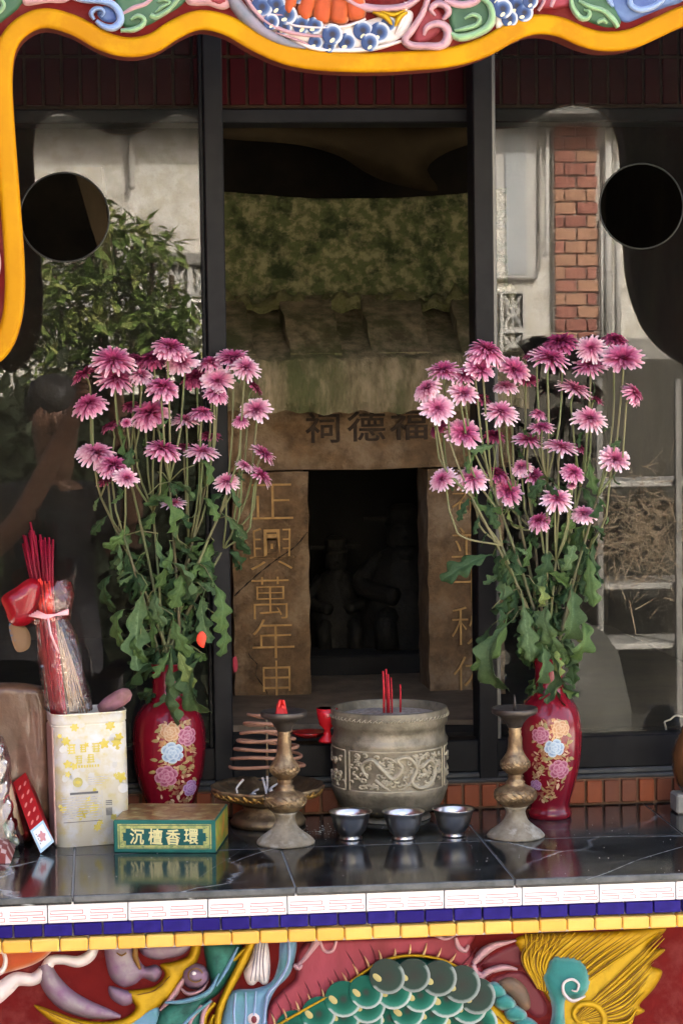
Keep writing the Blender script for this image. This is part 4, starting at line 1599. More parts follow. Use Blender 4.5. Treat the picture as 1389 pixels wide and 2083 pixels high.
def rose(mb, mapf, u, v, r, mi, seed):
    rr_ = random.Random(seed)
    h0 = .0002
    for lay, (rad, n_) in enumerate(((.62, 6), (.36, 5), (.14, 3))):
        o = rr_.uniform(0, 6)
        for k in range(n_):
            a = o + 2 * math.pi * k / n_ + rr_.uniform(-.15, .15)
            cx, cy = u + r * rad * math.cos(a), v + r * rad * math.sin(a) * .92
            w, l_ = r * (.46 - .09 * lay), r * (.36 - .07 * lay)
            pts = []
            for j in range(14):
                t = 2 * math.pi * j / 14
                x, y = l_ * math.cos(t), w * math.sin(t) * (1 + .12 * math.cos(2 * t))
                pts.append((cx + x * math.cos(a) - y * math.sin(a), cy + (x * math.sin(a) + y * math.cos(a)) * .92))
            h0 += .00004
            pillow(mb, pts, mapf, .00012, r * .2, step=r * .16, mi=mi, base=h0, tw=r * .30)


def vase(px, py, label, rmax, H, lean, deco):
    c = front_center(px, py, rmax * .66)
    t = thing('vase', label, 'vase', c, (0, 0, lean), 'pair of red vases')
    kr, kh = rmax / 194, H / 976
    prof = [(r * kr, (1175 - y) * kh) for y, r in VP_]
    b = MB()
    b.lathe([(0, 0)] + prof, seg=64)
    bo = b.build('body', M['glaze'], t, smooth=True, local=True)
    zs = np.array([p[1] for p in prof[:-4]])
    rs = np.array([p[0] for p in prof[:-4]])
    f = wrap(lambda v: float(np.interp(v, zs, rs)))
    b = MB()
    for kind, args in deco:
        if kind == 'patch':
            L_ = cr_closed(args, 30)
            lo, hi = L_.min(0) - 12, L_.max(0) + 12
            rr_ = random.Random(int(px))
            n_ = 0
            while n_ < 260:
                q = np.array([[rr_.uniform(lo[0], hi[0]), rr_.uniform(lo[1], hi[1])]])
                if not inside(q, L_)[0]: continue
                n_ += 1
                a, ln, wd = rr_.uniform(0, 6.28), rr_.uniform(22, 50), rr_.uniform(8, 20)
                ca, sa = math.cos(a), math.sin(a)
                pl = [(-.5, 0), (-.2, .5), (.15, .42), (.5, 0), (.15, -.42), (-.2, -.5)]
                pillow(b, [((q[0, 0] + (p * ln * ca - w_ * wd * sa)) * kr, (1175 - q[0, 1] - (p * ln * sa + w_ * wd * ca)) * kh) for p, w_ in pl], f, .0001, .003, step=.0030, mi=rr_.choice((0, 0, 0, 1, 5)), base=.00006 + .0000009 * n_)
        elif kind == 'leaf':
            x, y, a, ln, wd = args
            ca, sa = math.cos(a), math.sin(a)
            pl = [(0, 0), (.3, .5), (.6, .45), (1, 0), (.6, -.45), (.3, -.5)]
            pillow(b, [((x + (p * ln * ca - q * wd * sa)) * kr, (1175 - y - (p * ln * sa + q * wd * ca)) * kh) for p, q in pl], f, .0002, .003, step=.0022, mi=1, base=.00016)
        else:
            mi = {'rose': 2, 'blue': 3, 'lilac': 4, 'peach': 5}[kind]
            x, y, r_ = args
            rose(b, f, x * kr, (1175 - y) * kh, r_ * kr, mi, int(x * 7 + y))
    b.build('flower_print', [M['d_gold'], M['d_leaf'], M['d_rose'], M['d_blue'], M['d_lilac'], M['d_peach']], bo, smooth=True, local=True)
    return c


lf = lambda lst: [('leaf', (x, y, a, 46, 22)) for x, y, a in lst]
vR = vase(1126, 1669, 'red glazed vase with gilt rose print behind the right candlestick', .0500, .247, 0, [
    ('patch', [(-118, 600), (-60, 560), (40, 560), (74, 610), (80, 720), (84, 830), (60, 930), (30, 1010), (-40, 1060), (-110, 1040), (-130, 900), (-140, 740)]),
    ('peach', (36, 610, 56)), ('rose', (-88, 648, 56)), ('blue', (-6, 725, 62)), ('rose', (26, 858, 66)), ('lilac', (-116, 960, 40))]
    + lf([(70, 640, .6), (76, 700, -.3), (-130, 590, 2.2), (-60, 570, 1.4), (60, 560, 1.0), (-40, 800, 3.6), (-20, 905, 4.2), (80, 870, -.4), (50, 930, -1.1), (-70, 720, 3.3), (88, 790, .3)]))
vL = vase(349, 1682, 'red glazed vase with gilt rose print behind the green box', .0560, .247, .12, [
    ('patch', [(-60, 540), (20, 520), (90, 540), (100, 640), (120, 760), (90, 900), (110, 1010), (20, 1050), (-70, 1000), (-90, 880), (-70, 720), (-90, 620)]),
    ('peach', (-22, 590, 54)), ('rose', (72, 622, 58)), ('blue', (-12, 715, 64)), ('rose', (-46, 858, 66)), ('lilac', (96, 945, 52))]
    + lf([(-66, 570, 2.6), (-80, 640, 3.0), (-60, 540, 2.0), (40, 540, 1.2), (-90, 760, 3.2), (-100, 830, 2.9), (-70, 920, 4.0), (20, 800, .2), (-20, 940, 4.9), (60, 760, -.3), (104, 880, .6)]))

# --- tin with the incense bundle
ct = front_center(184, 1722, .0)
tin_rot = R(9)
tw_, td_, th_ = .110, .078, .196
tc_ = ct + Vector((0, td_ / 2 + .004, 0))
tin = thing('tin_box', 'open cream tin with pale yellow flower print and small label', 'tin', tc_, (0, R(-.6), tin_rot))
M['tin'] = mat('cream_tin', (.60, .565, .44), .42, var=(.58, .51, .26), scale=34, contrast=(.5, .62), var2=(.64, .64, .62), scale2=22, coat=.2)
M['tin_in'] = mat('tin_inside', (.30, .27, .24), .4, .6)
M['tin_side'] = mat('pink_tin_side', (.52, .36, .30), .4, var=(.40, .24, .20), scale=20)


def rrect(w, d, r, n=6):
    out = []
    for (cx, cy, a0) in ((w / 2 - r, -d / 2 + r, -90), (w / 2 - r, d / 2 - r, 0), (-w / 2 + r, d / 2 - r, 90), (-w / 2 + r, -d / 2 + r, 180)):
        for k in range(n + 1):
            a = R(a0 + 90 * k / n)
            out.append((cx + r * math.cos(a), cy + r * math.sin(a)))
    return out


def prism(mb, prof, mi=0):
    """prof: list of (outline, z)"""
    vs, fs = [], []
    n = len(prof[0][0])
    for o, z in prof:
        vs += [(x, y, z) for x, y in o]
    for j in range(len(prof) - 1):
        for k in range(n):
            a, c = j * n + k, j * n + (k + 1) % n
            fs.append((a, c, c + n, a + n))
    fs.append(tuple(range(n - 1, -1, -1)))
    mb.add(vs, fs, mi)


rr0 = lambda g_: rrect(tw_ + 2 * g_, td_ + 2 * g_, .020 + g_)
b = MB()
prism(b, [(rr0(-.001), 0), (rr0(0), .001), (rr0(0), th_ - .018), (rr0(-.0012), th_ - .0172), (rr0(-.0012), th_ - .0155), (rr0(.0006), th_ - .0145), (rr0(.0006), th_ - .003), (rr0(.0016), th_ - .002), (rr0(.0012), th_), (rr0(-.0006), th_ - .0006), (rr0(-.0012), th_ - .03), (rr0(-.0012), .004)])
tb_ = b.build('body', M['tin'], tin, smooth=True, local=True)
autosmooth(tb_, 50)
b = MB()
prism(b, [(rrect(tw_ - .0028, td_ - .0028, .018), .0035), (rrect(tw_ - .0028, td_ - .0028, .018), .12)])
b.build('lining', M['tin_in'], tin, local=True)
b = MB()
b.box((-tw_ / 2 - .0007, -td_ / 2 + .010, .004), (-tw_ / 2 + .002, td_ / 2 - .012, th_ - .02), b=.0005)
b.build('side_seam', M['tin_side'], tb_, local=True)
# print on the tin front; u across, v up, in tin pixels of the photograph (103..268, 1722..1430)
yF = -td_ / 2 - .0004
tu = lambda px: (px - 186) / 165 * tw_
tv = lambda py: (1722 - py) / 292 * th_
tmap = lambda lay: (lambda u, v, h: Vector((u, yF - .00012 * lay, v)))
M['t_yel'] = mat('yellow_print', (.55, .43, .05), .4, var=(.58, .50, .14), scale=70)
M['t_gold'] = mat('olive_gold_print', (.38, .32, .07), .4, var=(.5, .44, .16), scale=90)
M['t_grey'] = mat('grey_print', (.36, .36, .38), .5, var=(.55, .55, .55), scale=150)
M['t_dark'] = mat('dark_print', (.12, .12, .12), .5)
M['t_pale'] = mat('pale_grey_print', (.53, .53, .50), .5, var=(.57, .55, .46), scale=60)
b = MB()
for _ in range(26):
    u, v = random.uniform(112, 255), random.uniform(1450, 1700)
    r_ = random.uniform(4, 11)
    n5 = random.choice((5, 6))
    o = random.uniform(0, 6)
    pts = [(tu(u + r_ * (1 + .3 * math.cos(n5 * a + o)) * math.cos(a)), tv(v + r_ * (1 + .3 * math.cos(n5 * a + o)) * math.sin(a))) for a in np.linspace(0, 6.28, 21)[:-1]]
    pillow(b, pts, tmap(1), 0, .002, step=.0016, mi=0)
for _ in range(18):
    u, v = random.uniform(112, 255), random.uniform(1450, 1600)
    r_ = random.uniform(5, 14)
    pts = [(tu(u + r_ * random.uniform(.7, 1.1) * math.cos(a)), tv(v + r_ * random.uniform(.7, 1.1) * math.sin(a))) for a in np.linspace(0, 6.28, 10)[:-1]]
    pillow(b, pts, tmap(.6), 0, .002, step=.002, mi=1)
b.build('flower_print', [M['t_yel'], M['t_pale']], tb_, local=True, kind='stuff')
b = MB()


def bar(x0, y0, x1, y1, mi, lay):
    b.add([(tu(x0), yF - .00012 * lay, tv(y1)), (tu(x1), yF - .00012 * lay, tv(y1)), (tu(x1), yF - .00012 * lay, tv(y0)), (tu(x0), yF - .00012 * lay, tv(y0))], [(0, 1, 2, 3)], mi)


for (cx, cy, s_) in ((142, 1506, 20), (168, 1506, 17), (196, 1506, 19), (158, 1530, 17), (184, 1529, 18)):   # blurred yellow characters
    for k in range(4):
        y = cy - s_ / 2 + s_ * k / 3.4
        bar(cx - s_ / 2 + random.uniform(0, 3), y, cx + s_ / 2 - random.uniform(0, 3), y + s_ * .16, 0, 2 + k * .05)
    for x in (cx - s_ * .28, cx + s_ * .22):
        bar(x, cy - s_ / 2, x + s_ * .15, cy + s_ / 2, 0, 2.4)
for k in range(9):
    bar(150 + k * 6, 1543, 154 + k * 6, 1549, 0, 2)
pillow(b, [(tu(154 + 11 * math.cos(a)), tv(1580 + 11 * math.sin(a))) for a in np.linspace(0, 6.28, 17)[:-1]], tmap(2), 0, .002, step=.0015, mi=1)
pillow(b, [(tu(154 + 6 * math.cos(a)), tv(1580 + 4 * math.sin(a))) for a in np.linspace(0, 6.28, 11)[:-1]], tmap(2.6), 0, .002, step=.0012, mi=0)
for k, y in enumerate((1570, 1575, 1580, 1585)):
    bar(176, y, 226 - 6 * k, y + 1.6, 2, 2)
bar(136, 1602, 198, 1607, 3, 2)
for k in range(9):
    y = 1612 + k * 5.6
    x = 118
    while x < 200:
        w = random.uniform(8, 26)
        bar(x, y, min(x + w, 204), y + 2, 2, 2)
        x += w + random.uniform(2, 5)
bar(120, 1666, 204, 1667.4, 3, 2)
bar(206, 1600, 207, 1668, 2, 2)
for k in range(3):
    bar(214, 1624 + k * 4, 228, 1626 + k * 4, 3, 2)
for k in range(9):
    bar(214 + k * 1.6, 1640, 214.9 + k * 1.6, 1657, 3, 2)
b.build('label_print', [M['t_yel'], M['t_gold'], M['t_grey'], M['t_dark']], tb_, local=True)

# incense bundle standing in the tin
M['stick_dark'] = mat('dark_red_incense', (.24, .004, .022), .6, var=(.15, .003, .012), scale=30)
M['bamboo'] = mat('bamboo', (.50, .33, .18), .6, var=(.40, .25, .13), scale=40)
Yb = tc_.y
bun = thing('incense_bundle', 'bundle of red incense sticks wrapped in clear film standing in the cream tin', 'incense', at(135, 1500, Yb))


def stick(mb, x0, y0, x1, y1, Y0, Y1, r_, mi=0):
    p, q = at(x0, y0, Y0), at(x1, y1, Y1)
    md = (p + q) / 2 + Vector((random.uniform(-.002, .002), random.uniform(-.001, .001), 0))
    mb.tube([p, md, q], [r_, r_, r_ * .9], 5, mi)


for k in range(38):
    b = MB()
    u = random.random()
    x0, xm_, xt_ = 105 + 34 * u, 72 + 34 * u, 42 + 66 * u
    yt = 1085 + 30 * abs(u - .38) + random.uniform(-8, 14)
    Y0 = Yb + random.uniform(-.014, .014)
    stick(b, x0, 1452 + random.uniform(-2, 40), xm_ + random.uniform(-3, 3), 1215, Y0, Y0, .0017)
    o1 = b.build('incense_stick', M['stick_red'], bun, smooth=True)
    b = MB()
    stick(b, xm_ + random.uniform(-3, 3), 1216, xt_ + random.uniform(-3, 3), yt, Y0 + .001, Y0 + .02, .0021)
    b.build('incense_tip', M['stick_dark'], bun, smooth=True)
b = MB()
stick(b, 76, 1130, 62, 1062, Yb + .01, Yb + .02, .0017)
b.build('incense_tip', M['stick_dark'], bun, smooth=True)
for k in range(14):
    b = MB()
    u = random.random()
    stick(b, 138 + 42 * u, 1450, 108 + 26 * u + random.uniform(-4, 4), 1255 + 40 * u, Yb + random.uniform(-.008, .016), Yb + random.uniform(-.008, .012), .0012)
    b.build('bamboo_stick', M['bamboo'], bun, smooth=True)
for k in range(9):
    b = MB()
    u = random.random()
    stick(b, 84 + 26 * u, 1262, 70 + 34 * u + random.uniform(-3, 3), 1176 + random.uniform(0, 14), Yb - .016, Yb - .012, .0016)
    b.build('incense_stick', mat('bright_red_incense', (.72, .05, .03), .6), bun, smooth=True)
FILM = film('clear_film', (1, .97, .96), refl=.05, rough=.12, body=.04, bodycol=(.9, .72, .70), wrinkle=.9, wscale=90)
FILMP = film('pink_film', (1, .80, .77), refl=.05, rough=.15, body=.07, bodycol=(.75, .18, .14), wrinkle=.9, wscale=70)
b = MB()
n_ = 22
vs, fs = [], []
rows = [(1444, 140, 48, .030), (1400, 134, 46, .030), (1340, 124, 44, .028), (1290, 114, 40, .026), (1262, 106, 34, .022), (1245, 102, 33, .022)]
for (y, cx, hw, dp) in rows:
    for k in range(n_):
        a = 2 * math.pi * k / n_
        cr_ = 1 + .10 * math.sin(5 * a + y * .05) + .05 * math.sin(9 * a)
        p = at(cx + hw * math.cos(a) * cr_, y + 6 * math.sin(3 * a), Yb)
        vs.append((p.x, Yb + dp * math.sin(a) * cr_, p.z))
for j in range(len(rows) - 1):
    for k in range(n_):
        a, c = j * n_ + k, j * n_ + (k + 1) % n_
        fs.append((a, c, c + n_, a + n_))
b.add(vs, fs)
b.build('film_sleeve', FILM, bun, smooth=True)
b = MB()
rows = [(1262, 102, 40, .026), (1240, 104, 46, .030), (1215, 106, 44, .030), (1192, 108, 38, .026), (1182, 112, 32, .022)]
vs, fs = [], []
for (y, cx, hw, dp) in rows:
    for k in range(n_):
        a = 2 * math.pi * k / n_
        cr_ = 1 + .10 * math.sin(4 * a + y * .08)
        p = at(cx + hw * math.cos(a) * cr_, y + 5 * math.sin(2 * a), Yb)
        vs.append((p.x, Yb + dp * math.sin(a) * cr_, p.z))
for j in range(len(rows) - 1):
    for k in range(n_):
        a, c = j * n_ + k, j * n_ + (k + 1) % n_
        fs.append((a, c, c + n_, a + n_))
b.add(vs, fs)
b.build('film_collar', FILMP, bun, smooth=True)
b = MB()
for k in range(4):
    b.tube([at(60 + 5 * k, 1252 - 3 * k, Yb - .031), at(95, 1258 - 2 * k, Yb - .036), at(140, 1240 + 3 * k, Yb - .030)], .0016, 5)
b.tube(cr_open([at(98, 1256, Yb - .036), at(104, 1290, Yb - .037), at(120, 1330, Yb - .036)], .01), .0018, 5)
b.build('pink_ribbon', mat('pink_ribbon', (.80, .42, .42), .4), bun, smooth=True)
b = MB()
pillow(b, [(4, 1216), (34, 1194), (62, 1176), (84, 1188), (82, 1222), (70, 1262), (44, 1274), (22, 1268), (12, 1244)], lambda u, v, h: at(u, v, Yb - .012 - h), .016, 26, step=6)
pillow(b, [(4, 1216), (12, 1244), (22, 1268), (44, 1274), (70, 1262), (82, 1222), (84, 1188), (62, 1176), (34, 1194)], lambda u, v, h: at(u, v, Yb - .0115 + h), .012, 26, step=7)
b.build('red_wrap', mat('red_cellophane', (.30, .005, .012), .25, var=(.20, .003, .008), scale=20, coat=.4, bump=.8, bscale=40), bun, smooth=True)
b = MB()
pillow(b, [(20, 1268), (46, 1270), (62, 1290), (60, 1318), (36, 1326), (24, 1300)], lambda u, v, h: at(u, v, Yb + .02 - h), .002, 6, step=5)
b.build('printed_tag', mat('printed_tag', (.20, .12, .06), .5, var=(.05, .12, .22), scale=30, contrast=(.52, .56)), bun, smooth=True)
# pink brown roll in the tin
b = MB()
pr = [(0, -.032), (.010, -.028), (.0145, -.012), (.0150, .012), (.013, .026), (.007, .034), (0, .036)]
b.lathe(pr, seg=20)
mt = Matrix.Translation(at(232, 1428, Yb + .008)) @ Matrix.Scale(.85, 4) @ Matrix.Rotation(R(58), 4, 'Y') @ Matrix.Rotation(.2, 4, 'X')
tag(put('paper_roll', b.mesh('paper_roll', mat('pink_brown_paper', (.20, .10, .085), .7, var=(.32, .15, .18), scale=40, bump=.6), True), None, mt),
    'pinkish brown rolled paper lying in the mouth of the cream tin', 'roll')

# --- green incense box
p0 = gnd(353, 1735)
bw_, bd_, bh_ = .148, .128, .0475
brot = R(-11)
bc = Vector((p0.x, p0.y + bd_ / 2, ZT))
gb = thing('incense_box', 'green incense box with gilt top and yellow lettering on its front', 'box', bc, (0, 0, brot))
b = MB()
b.box((-bw_ / 2, -bd_ / 2, .0002), (bw_ / 2, bd_ / 2, bh_), b=.0012)
bx = b.build('body', mat('teal_card', (.014, .115, .085), .4, var=(.02, .15, .115), scale=30), gb, local=True)
M['b_gold'] = mat('gilt_card', (.42, .26, .09), .35, .3, var=(.24, .10, .04), scale=55, var2=(.55, .46, .20), scale2=40)
M['b_lime'] = mat('lime_gold_card', (.50, .50, .16), .4, var=(.30, .36, .12), scale=120, contrast=(.45, .55))
M['b_side'] = mat('yellow_green_card', (.42, .44, .06), .4, var=(.18, .26, .04), scale=45, var2=(.62, .28, .05), scale2=28)
M['b_teal'] = mat('deep_teal_card', (.012, .10, .085), .4)
M['b_txt'] = mat('pale_yellow_ink', (.80, .74, .34), .4)
b = MB()
b.box((-bw_ / 2 + .002, -bd_ / 2 + .004, bh_ - .001), (bw_ / 2 - .002, bd_ / 2 - .002, bh_ + .0004))
b.build('top_print', M['b_gold'], bx, local=True)
b = MB()
b.box((bw_ / 2 - .001, -bd_ / 2 + .002, .003), (bw_ / 2 + .0004, bd_ / 2 - .002, bh_ - .002))
b.build('side_print', M['b_side'], bx, local=True)
b = MB()
yB = -bd_ / 2
b.box((-bw_ / 2 + .006, yB - .0003, .006), (bw_ / 2 - .006, yB + .001, bh_ - .0055))
fp = b.build('front_print', M['b_lime'], bx, local=True)
b = MB()
x, z0, z1 = bw_ / 2 - .018, .0115, bh_ - .012
for (xa, xb_, za, zb_2) in ((-x, x, z0, z1), (-x - .004, x + .004, z0 + .006, z1 - .006)):
    b.box((xa, yB - .0006 - .0001 * (xa < -x), za), (xb_, yB, zb_2))
for zz in (.0072, bh_ - .0072):
    b.box((-bw_ / 2 + .009, yB - .0006, zz - .0004), (bw_ / 2 - .009, yB, zz + .0004))
for xx in (-bw_ / 2 + .0085, bw_ / 2 - .0085):
    b.box((xx - .0004, yB - .0006, .0072), (xx + .0004, yB, bh_ - .0072))
for k in range(34):
    cx, cz = random.choice([(random.uniform(-bw_ / 2 + .010, bw_ / 2 - .010), random.choice((.0093, bh_ - .0095))), (random.choice((-1, 1)) * random.uniform(.0575, .0635), random.uniform(.010, bh_ - .010))])
    b.box((cx - .0013, yB - .00055, cz - .0003), (cx + .0013, yB, cz + .0003))
fpanel = b.build('teal_panel', M['b_teal'], bx, local=True)
for k, ch in enumerate('沉檀香環'):
    me = text_mesh(ch, .0215, M['b_txt'], .0002, .0004)
    mw = WM[gb.name] @ Matrix.Translation((-.0395 + k * .0262 + random.uniform(-.0006, .0006), yB - .0010, bh_ / 2 + .0002 + random.uniform(-.0005, .0005))) @ FACE @ Matrix([[1, .10, 0, 0], [0, 1.12, 0, 0], [0, 0, 1, 0], [0, 0, 0, 1]])
    put('character', me, bx, mw)

# --- leaning red and white carton, bags, striped packet at the left edge
nq = [gnd(82, 1737), None]
Yn = gnd(82, 1737).y
near = [at(62, 1690, Yn + .004), at(88, 1668, Yn + .02), at(111, 1712, Yn + .016), at(83, 1736, Yn)]
off = at(27, 1592, Yn + .085) - at(62, 1690, Yn + .004)
far = [p + off for p in near]
cart = thing('carton', 'narrow red carton with a white end leaning on the brown bag', 'carton', near[3])
b = MB()
b.add(near + far, [(0, 1, 2, 3)[::-1], (4, 5, 6, 7), (0, 4, 5, 1)[::-1], (1, 5, 6, 2)[::-1], (2, 6, 7, 3)[::-1], (3, 7, 4, 0)[::-1]])
M['cred'] = mat('red_card', (.42, .014, .016), .4, var=(.30, .01, .012), scale=18)
body_c = b.build('body', [M['cred']], cart)


def quad_map(a, b_, c, d, out):
    def f(u, v, h=0):
        return a * (1 - u) * (1 - v) + b_ * u * (1 - v) + c * u * v + d * (1 - u) * v + out * h
    return f


nrm = ((near[1] - near[0]).cross(near[3] - near[0])).normalized()
if nrm.y > 0: nrm = -nrm
qm = quad_map(near[0], near[1], near[2], near[3], nrm)
b = MB()
sq = [(0, 0), (1, 0), (1, 1), (0, 1)]
b.add([qm(u, v, .0004) for u, v in sq], [(0, 1, 2, 3)], 0)
b.add([qm(.12 + .76 * u, .10 + .78 * v, .0007) for u, v in sq], [(0, 1, 2, 3)], 1)
pillow(b, [(.5 + .2 * math.cos(a) * (1 + .25 * math.cos(5 * a)), .5 + .2 * math.sin(a) * (1 + .25 * math.cos(5 * a))) for a in np.linspace(0, 6.28, 22)[:-1]], lambda u, v, h: qm(u, v, .001), 0, .1, step=.05, mi=2)
for k in range(5):
    b.add([qm(.2 + .04 * (k % 2) + u * .05, .25 + k * .1 + v * .06, .001) for u, v in sq], [(0, 1, 2, 3)], 3)
b.build('white_end', [mat('pale_blue_card', (.42, .58, .62), .4), mat('white_card', (.80, .80, .78), .4), mat('faded_red_print', (.66, .28, .26), .5), M['t_dark']], body_c)
n2 = ((near[1] - near[0]).cross(off)).normalized()
if n2.z < 0: n2 = -n2
qt = quad_map(near[0], near[1], far[1], far[0], n2)
b = MB()
for r_ in range(5):
    for c2 in range(2):
        cu, cv = .3 + .42 * c2, .10 + .18 * r_
        pillow(b, [(cu + .13 * math.cos(a), cv + .035 * math.sin(a + .6)) for a in np.linspace(0, 6.28, 13)[:-1]], lambda u, v, h: qt(u, v, .0005), 0, .1, step=.03)
b.build('pale_ovals', mat('pale_red_print', (.70, .22, .18), .5), body_c)

Ybag = tc_.y + .02
M['kraft'] = mat('brown_plastic_bag', (.15, .082, .045), .35, var=(.09, .05, .03), scale=14, bump=1.2, bscale=22, coat=.3, var2=(.20, .10, .065), scale2=8)
b = MB()
pillow(b, [(-90, 1420), (-40, 1395), (20, 1388), (70, 1392), (96, 1402), (104, 1440), (102, 1520), (106, 1600), (104, 1672), (60, 1690), (-10, 1690), (-90, 1690)], lambda u, v, h: at(u, v, Ybag + .03 - h + .0022 * math.sin(u * .05 + v * .012) + .0012 * math.sin(v * .031 - u * .11 + math.sin(u * .04) * 2)), .030, 16, step=7)
pillow(b, [(-90, 1420), (-40, 1395), (20, 1388), (70, 1392), (96, 1402), (104, 1440), (102, 1520), (106, 1600), (104, 1672), (60, 1690), (-10, 1690), (-90, 1690)], lambda u, v, h: at(u, v, Ybag + .031 + h), .03, 60, step=14)
bagb = b.mesh('brown_bag', M['kraft'], True)
tag(put('brown_bag', bagb), 'crumpled brown plastic bag standing left of the cream tin', 'bag')
b = MB()
pillow(b, [(-60, 1500), (-10, 1540), (20, 1580), (42, 1640), (60, 1700), (30, 1712), (-60, 1712)], lambda u, v, h: at(u, v, Ybag - .028 - h), .03, 40, step=8)
pillow(b, [(-60, 1500), (-60, 1712), (30, 1712), (60, 1700), (42, 1640), (20, 1580), (-10, 1540)], lambda u, v, h: at(u, v, Ybag - .0275 + h), .02, 40, step=12)
tag(put('red_bag', b.mesh('red_bag', mat('dark_red_plastic', (.22, .012, .012), .3, var=(.12, .008, .008), scale=12, coat=.3, bump=.8, bscale=20), True)),
    'dark red plastic bag slumped behind the clear bag at the left edge', 'bag')
Yc = gnd(20, 1733).y + .03
cb_ = thing('clear_bag', 'clear plastic bag of pale tan rolls at the left edge', 'bag', gnd(0, 1733))
b = MB()
ol = [(-70, 1470), (-20, 1476), (4, 1494), (22, 1540), (24, 1600), (36, 1660), (50, 1712), (44, 1730), (20, 1732), (-70, 1738)]
pillow(b, ol, lambda u, v, h: at(u, v, Yc - h + .003 * math.sin(u * .2 + v * .13)), .03, 34, step=6)
pillow(b, ol[::-1], lambda u, v, h: at(u, v, Yc + .0005 + h), .02, 34, step=10)
b.build('film', film('bag_film', (.95, .95, .92), refl=.10, rough=.16, body=.20, bodycol=(.72, .70, .60), wrinkle=1, wscale=60), cb_, smooth=True)
for (a_, c2, m_, r_) in (((-20, 1510), (34, 1700), (.52, .36, .22), .012), ((-38, 1560), (14, 1722), (.56, .42, .28), .011), ((-8, 1660), (36, 1722), (.20, .30, .16), .010), ((-30, 1600), (8, 1700), (.62, .10, .07), .006)):
    b = MB()
    p, q = at(a_[0], a_[1], Yc + .001), at(c2[0], c2[1], Yc)
    b.tube(cr_open([p, (p + q) / 2 + Vector((.002, -.003, .001)), q], .01), r_, 9)
    b.build('roll', mat('roll_wrap', m_, .6, var=tuple(x * .7 for x in m_), scale=30), cb_, smooth=True)
p = gnd(12, 1752)
b = MB()
pk_ = thing('striped_packet', 'red and white striped packet lying at the left front edge', 'packet', p)
q = [gnd(-60, 1700), gnd(34, 1722), gnd(22, 1757), gnd(-70, 1760)]
b = MB()
vs, fs, mi = [], [], []
nn = 9
for j in range(nn + 1):
    for i in range(nn + 1):
        u, v = i / nn, j / nn
        g_ = q[0] * (1 - u) * (1 - v) + q[1] * u * (1 - v) + q[2] * u * v + q[3] * (1 - u) * v
        vs.append(g_ + Vector((0, 0, .0004 + .030 * (max(0, u * (1 - u)) ** .3) * max(0, 4 * v * (1 - v)) ** .35)))
for j in range(nn):
    for i in range(nn):
        a = j * (nn + 1) + i
        b.add([], []) if False else None
        fs.append((a, a + nn + 1, a + nn + 2, a + 1))
        mi.append(1 if (i + j * 2) % 3 == 0 else 0)
b.v, b.f, b.m, b.t = [tuple(v) for v in vs], fs, mi, [0] * len(vs)
b.build('wrapper', [mat('dull_red_wrap', (.32, .07, .05), .5, var=(.22, .05, .04), scale=30), mat('pale_pink_wrap', (.60, .44, .38), .5)], pk_, smooth=True)

# --- odd bits on the marble
b = MB()
for k in range(46):
    p = gnd(random.gauss(655, 20), random.gauss(1692, 6))
    s_ = random.uniform(.0008, .0026)
    o = len(b.v)
    d = [Vector((random.uniform(-1, 1), random.uniform(-1, 1), random.uniform(0, 1))) * s_ for _ in range(4)]
    b.add([Vector((p.x, p.y, ZT + .0006)) + x for x in d], [(0, 1, 2), (0, 2, 3), (0, 3, 1), (1, 3, 2)])
tag(put('foil_crumbs', b.mesh('foil_crumbs', mat('pale_crumbs', (.55, .55, .52), .4, .2))), 'scattered pale crumbs on the marble left of the cups', 'crumbs', kind='stuff')
b = MB()
for k in range(150):
    q = gnd(random.uniform(20, 1380), random.uniform(1650, 1785))
    if q.y > .46: continue
    s_ = random.uniform(.0003, .0011)
    b.add([Vector((q.x + s_ * math.cos(a), q.y + s_ * 1.4 * math.sin(a), ZT + .0003)) for a in (0, 1.3, 2.6, 3.9, 5.2)] + [Vector((q.x, q.y, ZT + .0009))], [(0, 1, 5), (1, 2, 5), (2, 3, 5), (3, 4, 5), (4, 0, 5)])
tag(put('ash_specks', b.mesh('ash_specks', mat('fallen_ash', (.40, .37, .33), .95))), 'fine specks of fallen incense ash over the black marble', 'ash', kind='stuff')
# wire stand and brown jar at the right edge
Yw = gnd(1370, 1625).y + .03
b = MB()
wp = [(1424, 1478), (1404, 1464), (1384, 1457), (1372, 1456), (1362, 1464), (1351, 1468), (1353, 1480), (1362, 1540), (1374, 1596), (1377, 1610), (1370, 1616), (1361, 1614), (1359, 1604), (1364, 1600)]
b.tube([at(u, v, Yw) for u, v in cr_open(wp, 4)], .0017, 6)
b.tube([at(1424, 1478, Yw), at(1436, 1560, Yw + .01), at(1440, 1640, Yw + .012), Vector((at(1440, 1650, Yw + .012).x, Yw + .012, ZT + .002))], .0017, 6)
tag(put('wire_stand', b.mesh('wire_stand', mat('pale_wire', (.62, .55, .48), .35, .6), True)), 'bent pale wire stand with a curled foot at the right edge', 'stand')
cj = gnd(1424, 1660)
jar = thing('brown_jar', 'brown glazed jar on a pale block at the right edge', 'jar', Vector((cj.x, cj.y + .04, ZT)))
kj = 1 / ppm(cj.y + .04)
b = MB()
b.lathe([(0, .030), (24 * kj, .030), (38 * kj, .045), (46 * kj, .068), (46 * kj, .09), (38 * kj, .112), (26 * kj, .124), (28 * kj, .132), (24 * kj, .132), (22 * kj, .12)], seg=32)
b.build('body', mat('brown_glaze', (.12, .055, .02), .2, coat=.5, var=(.07, .03, .012), scale=14), jar, smooth=True, local=True)
b = MB()
b.box((-44 * kj, -30 * kj, 0), (44 * kj, 30 * kj, .030), b=.003)
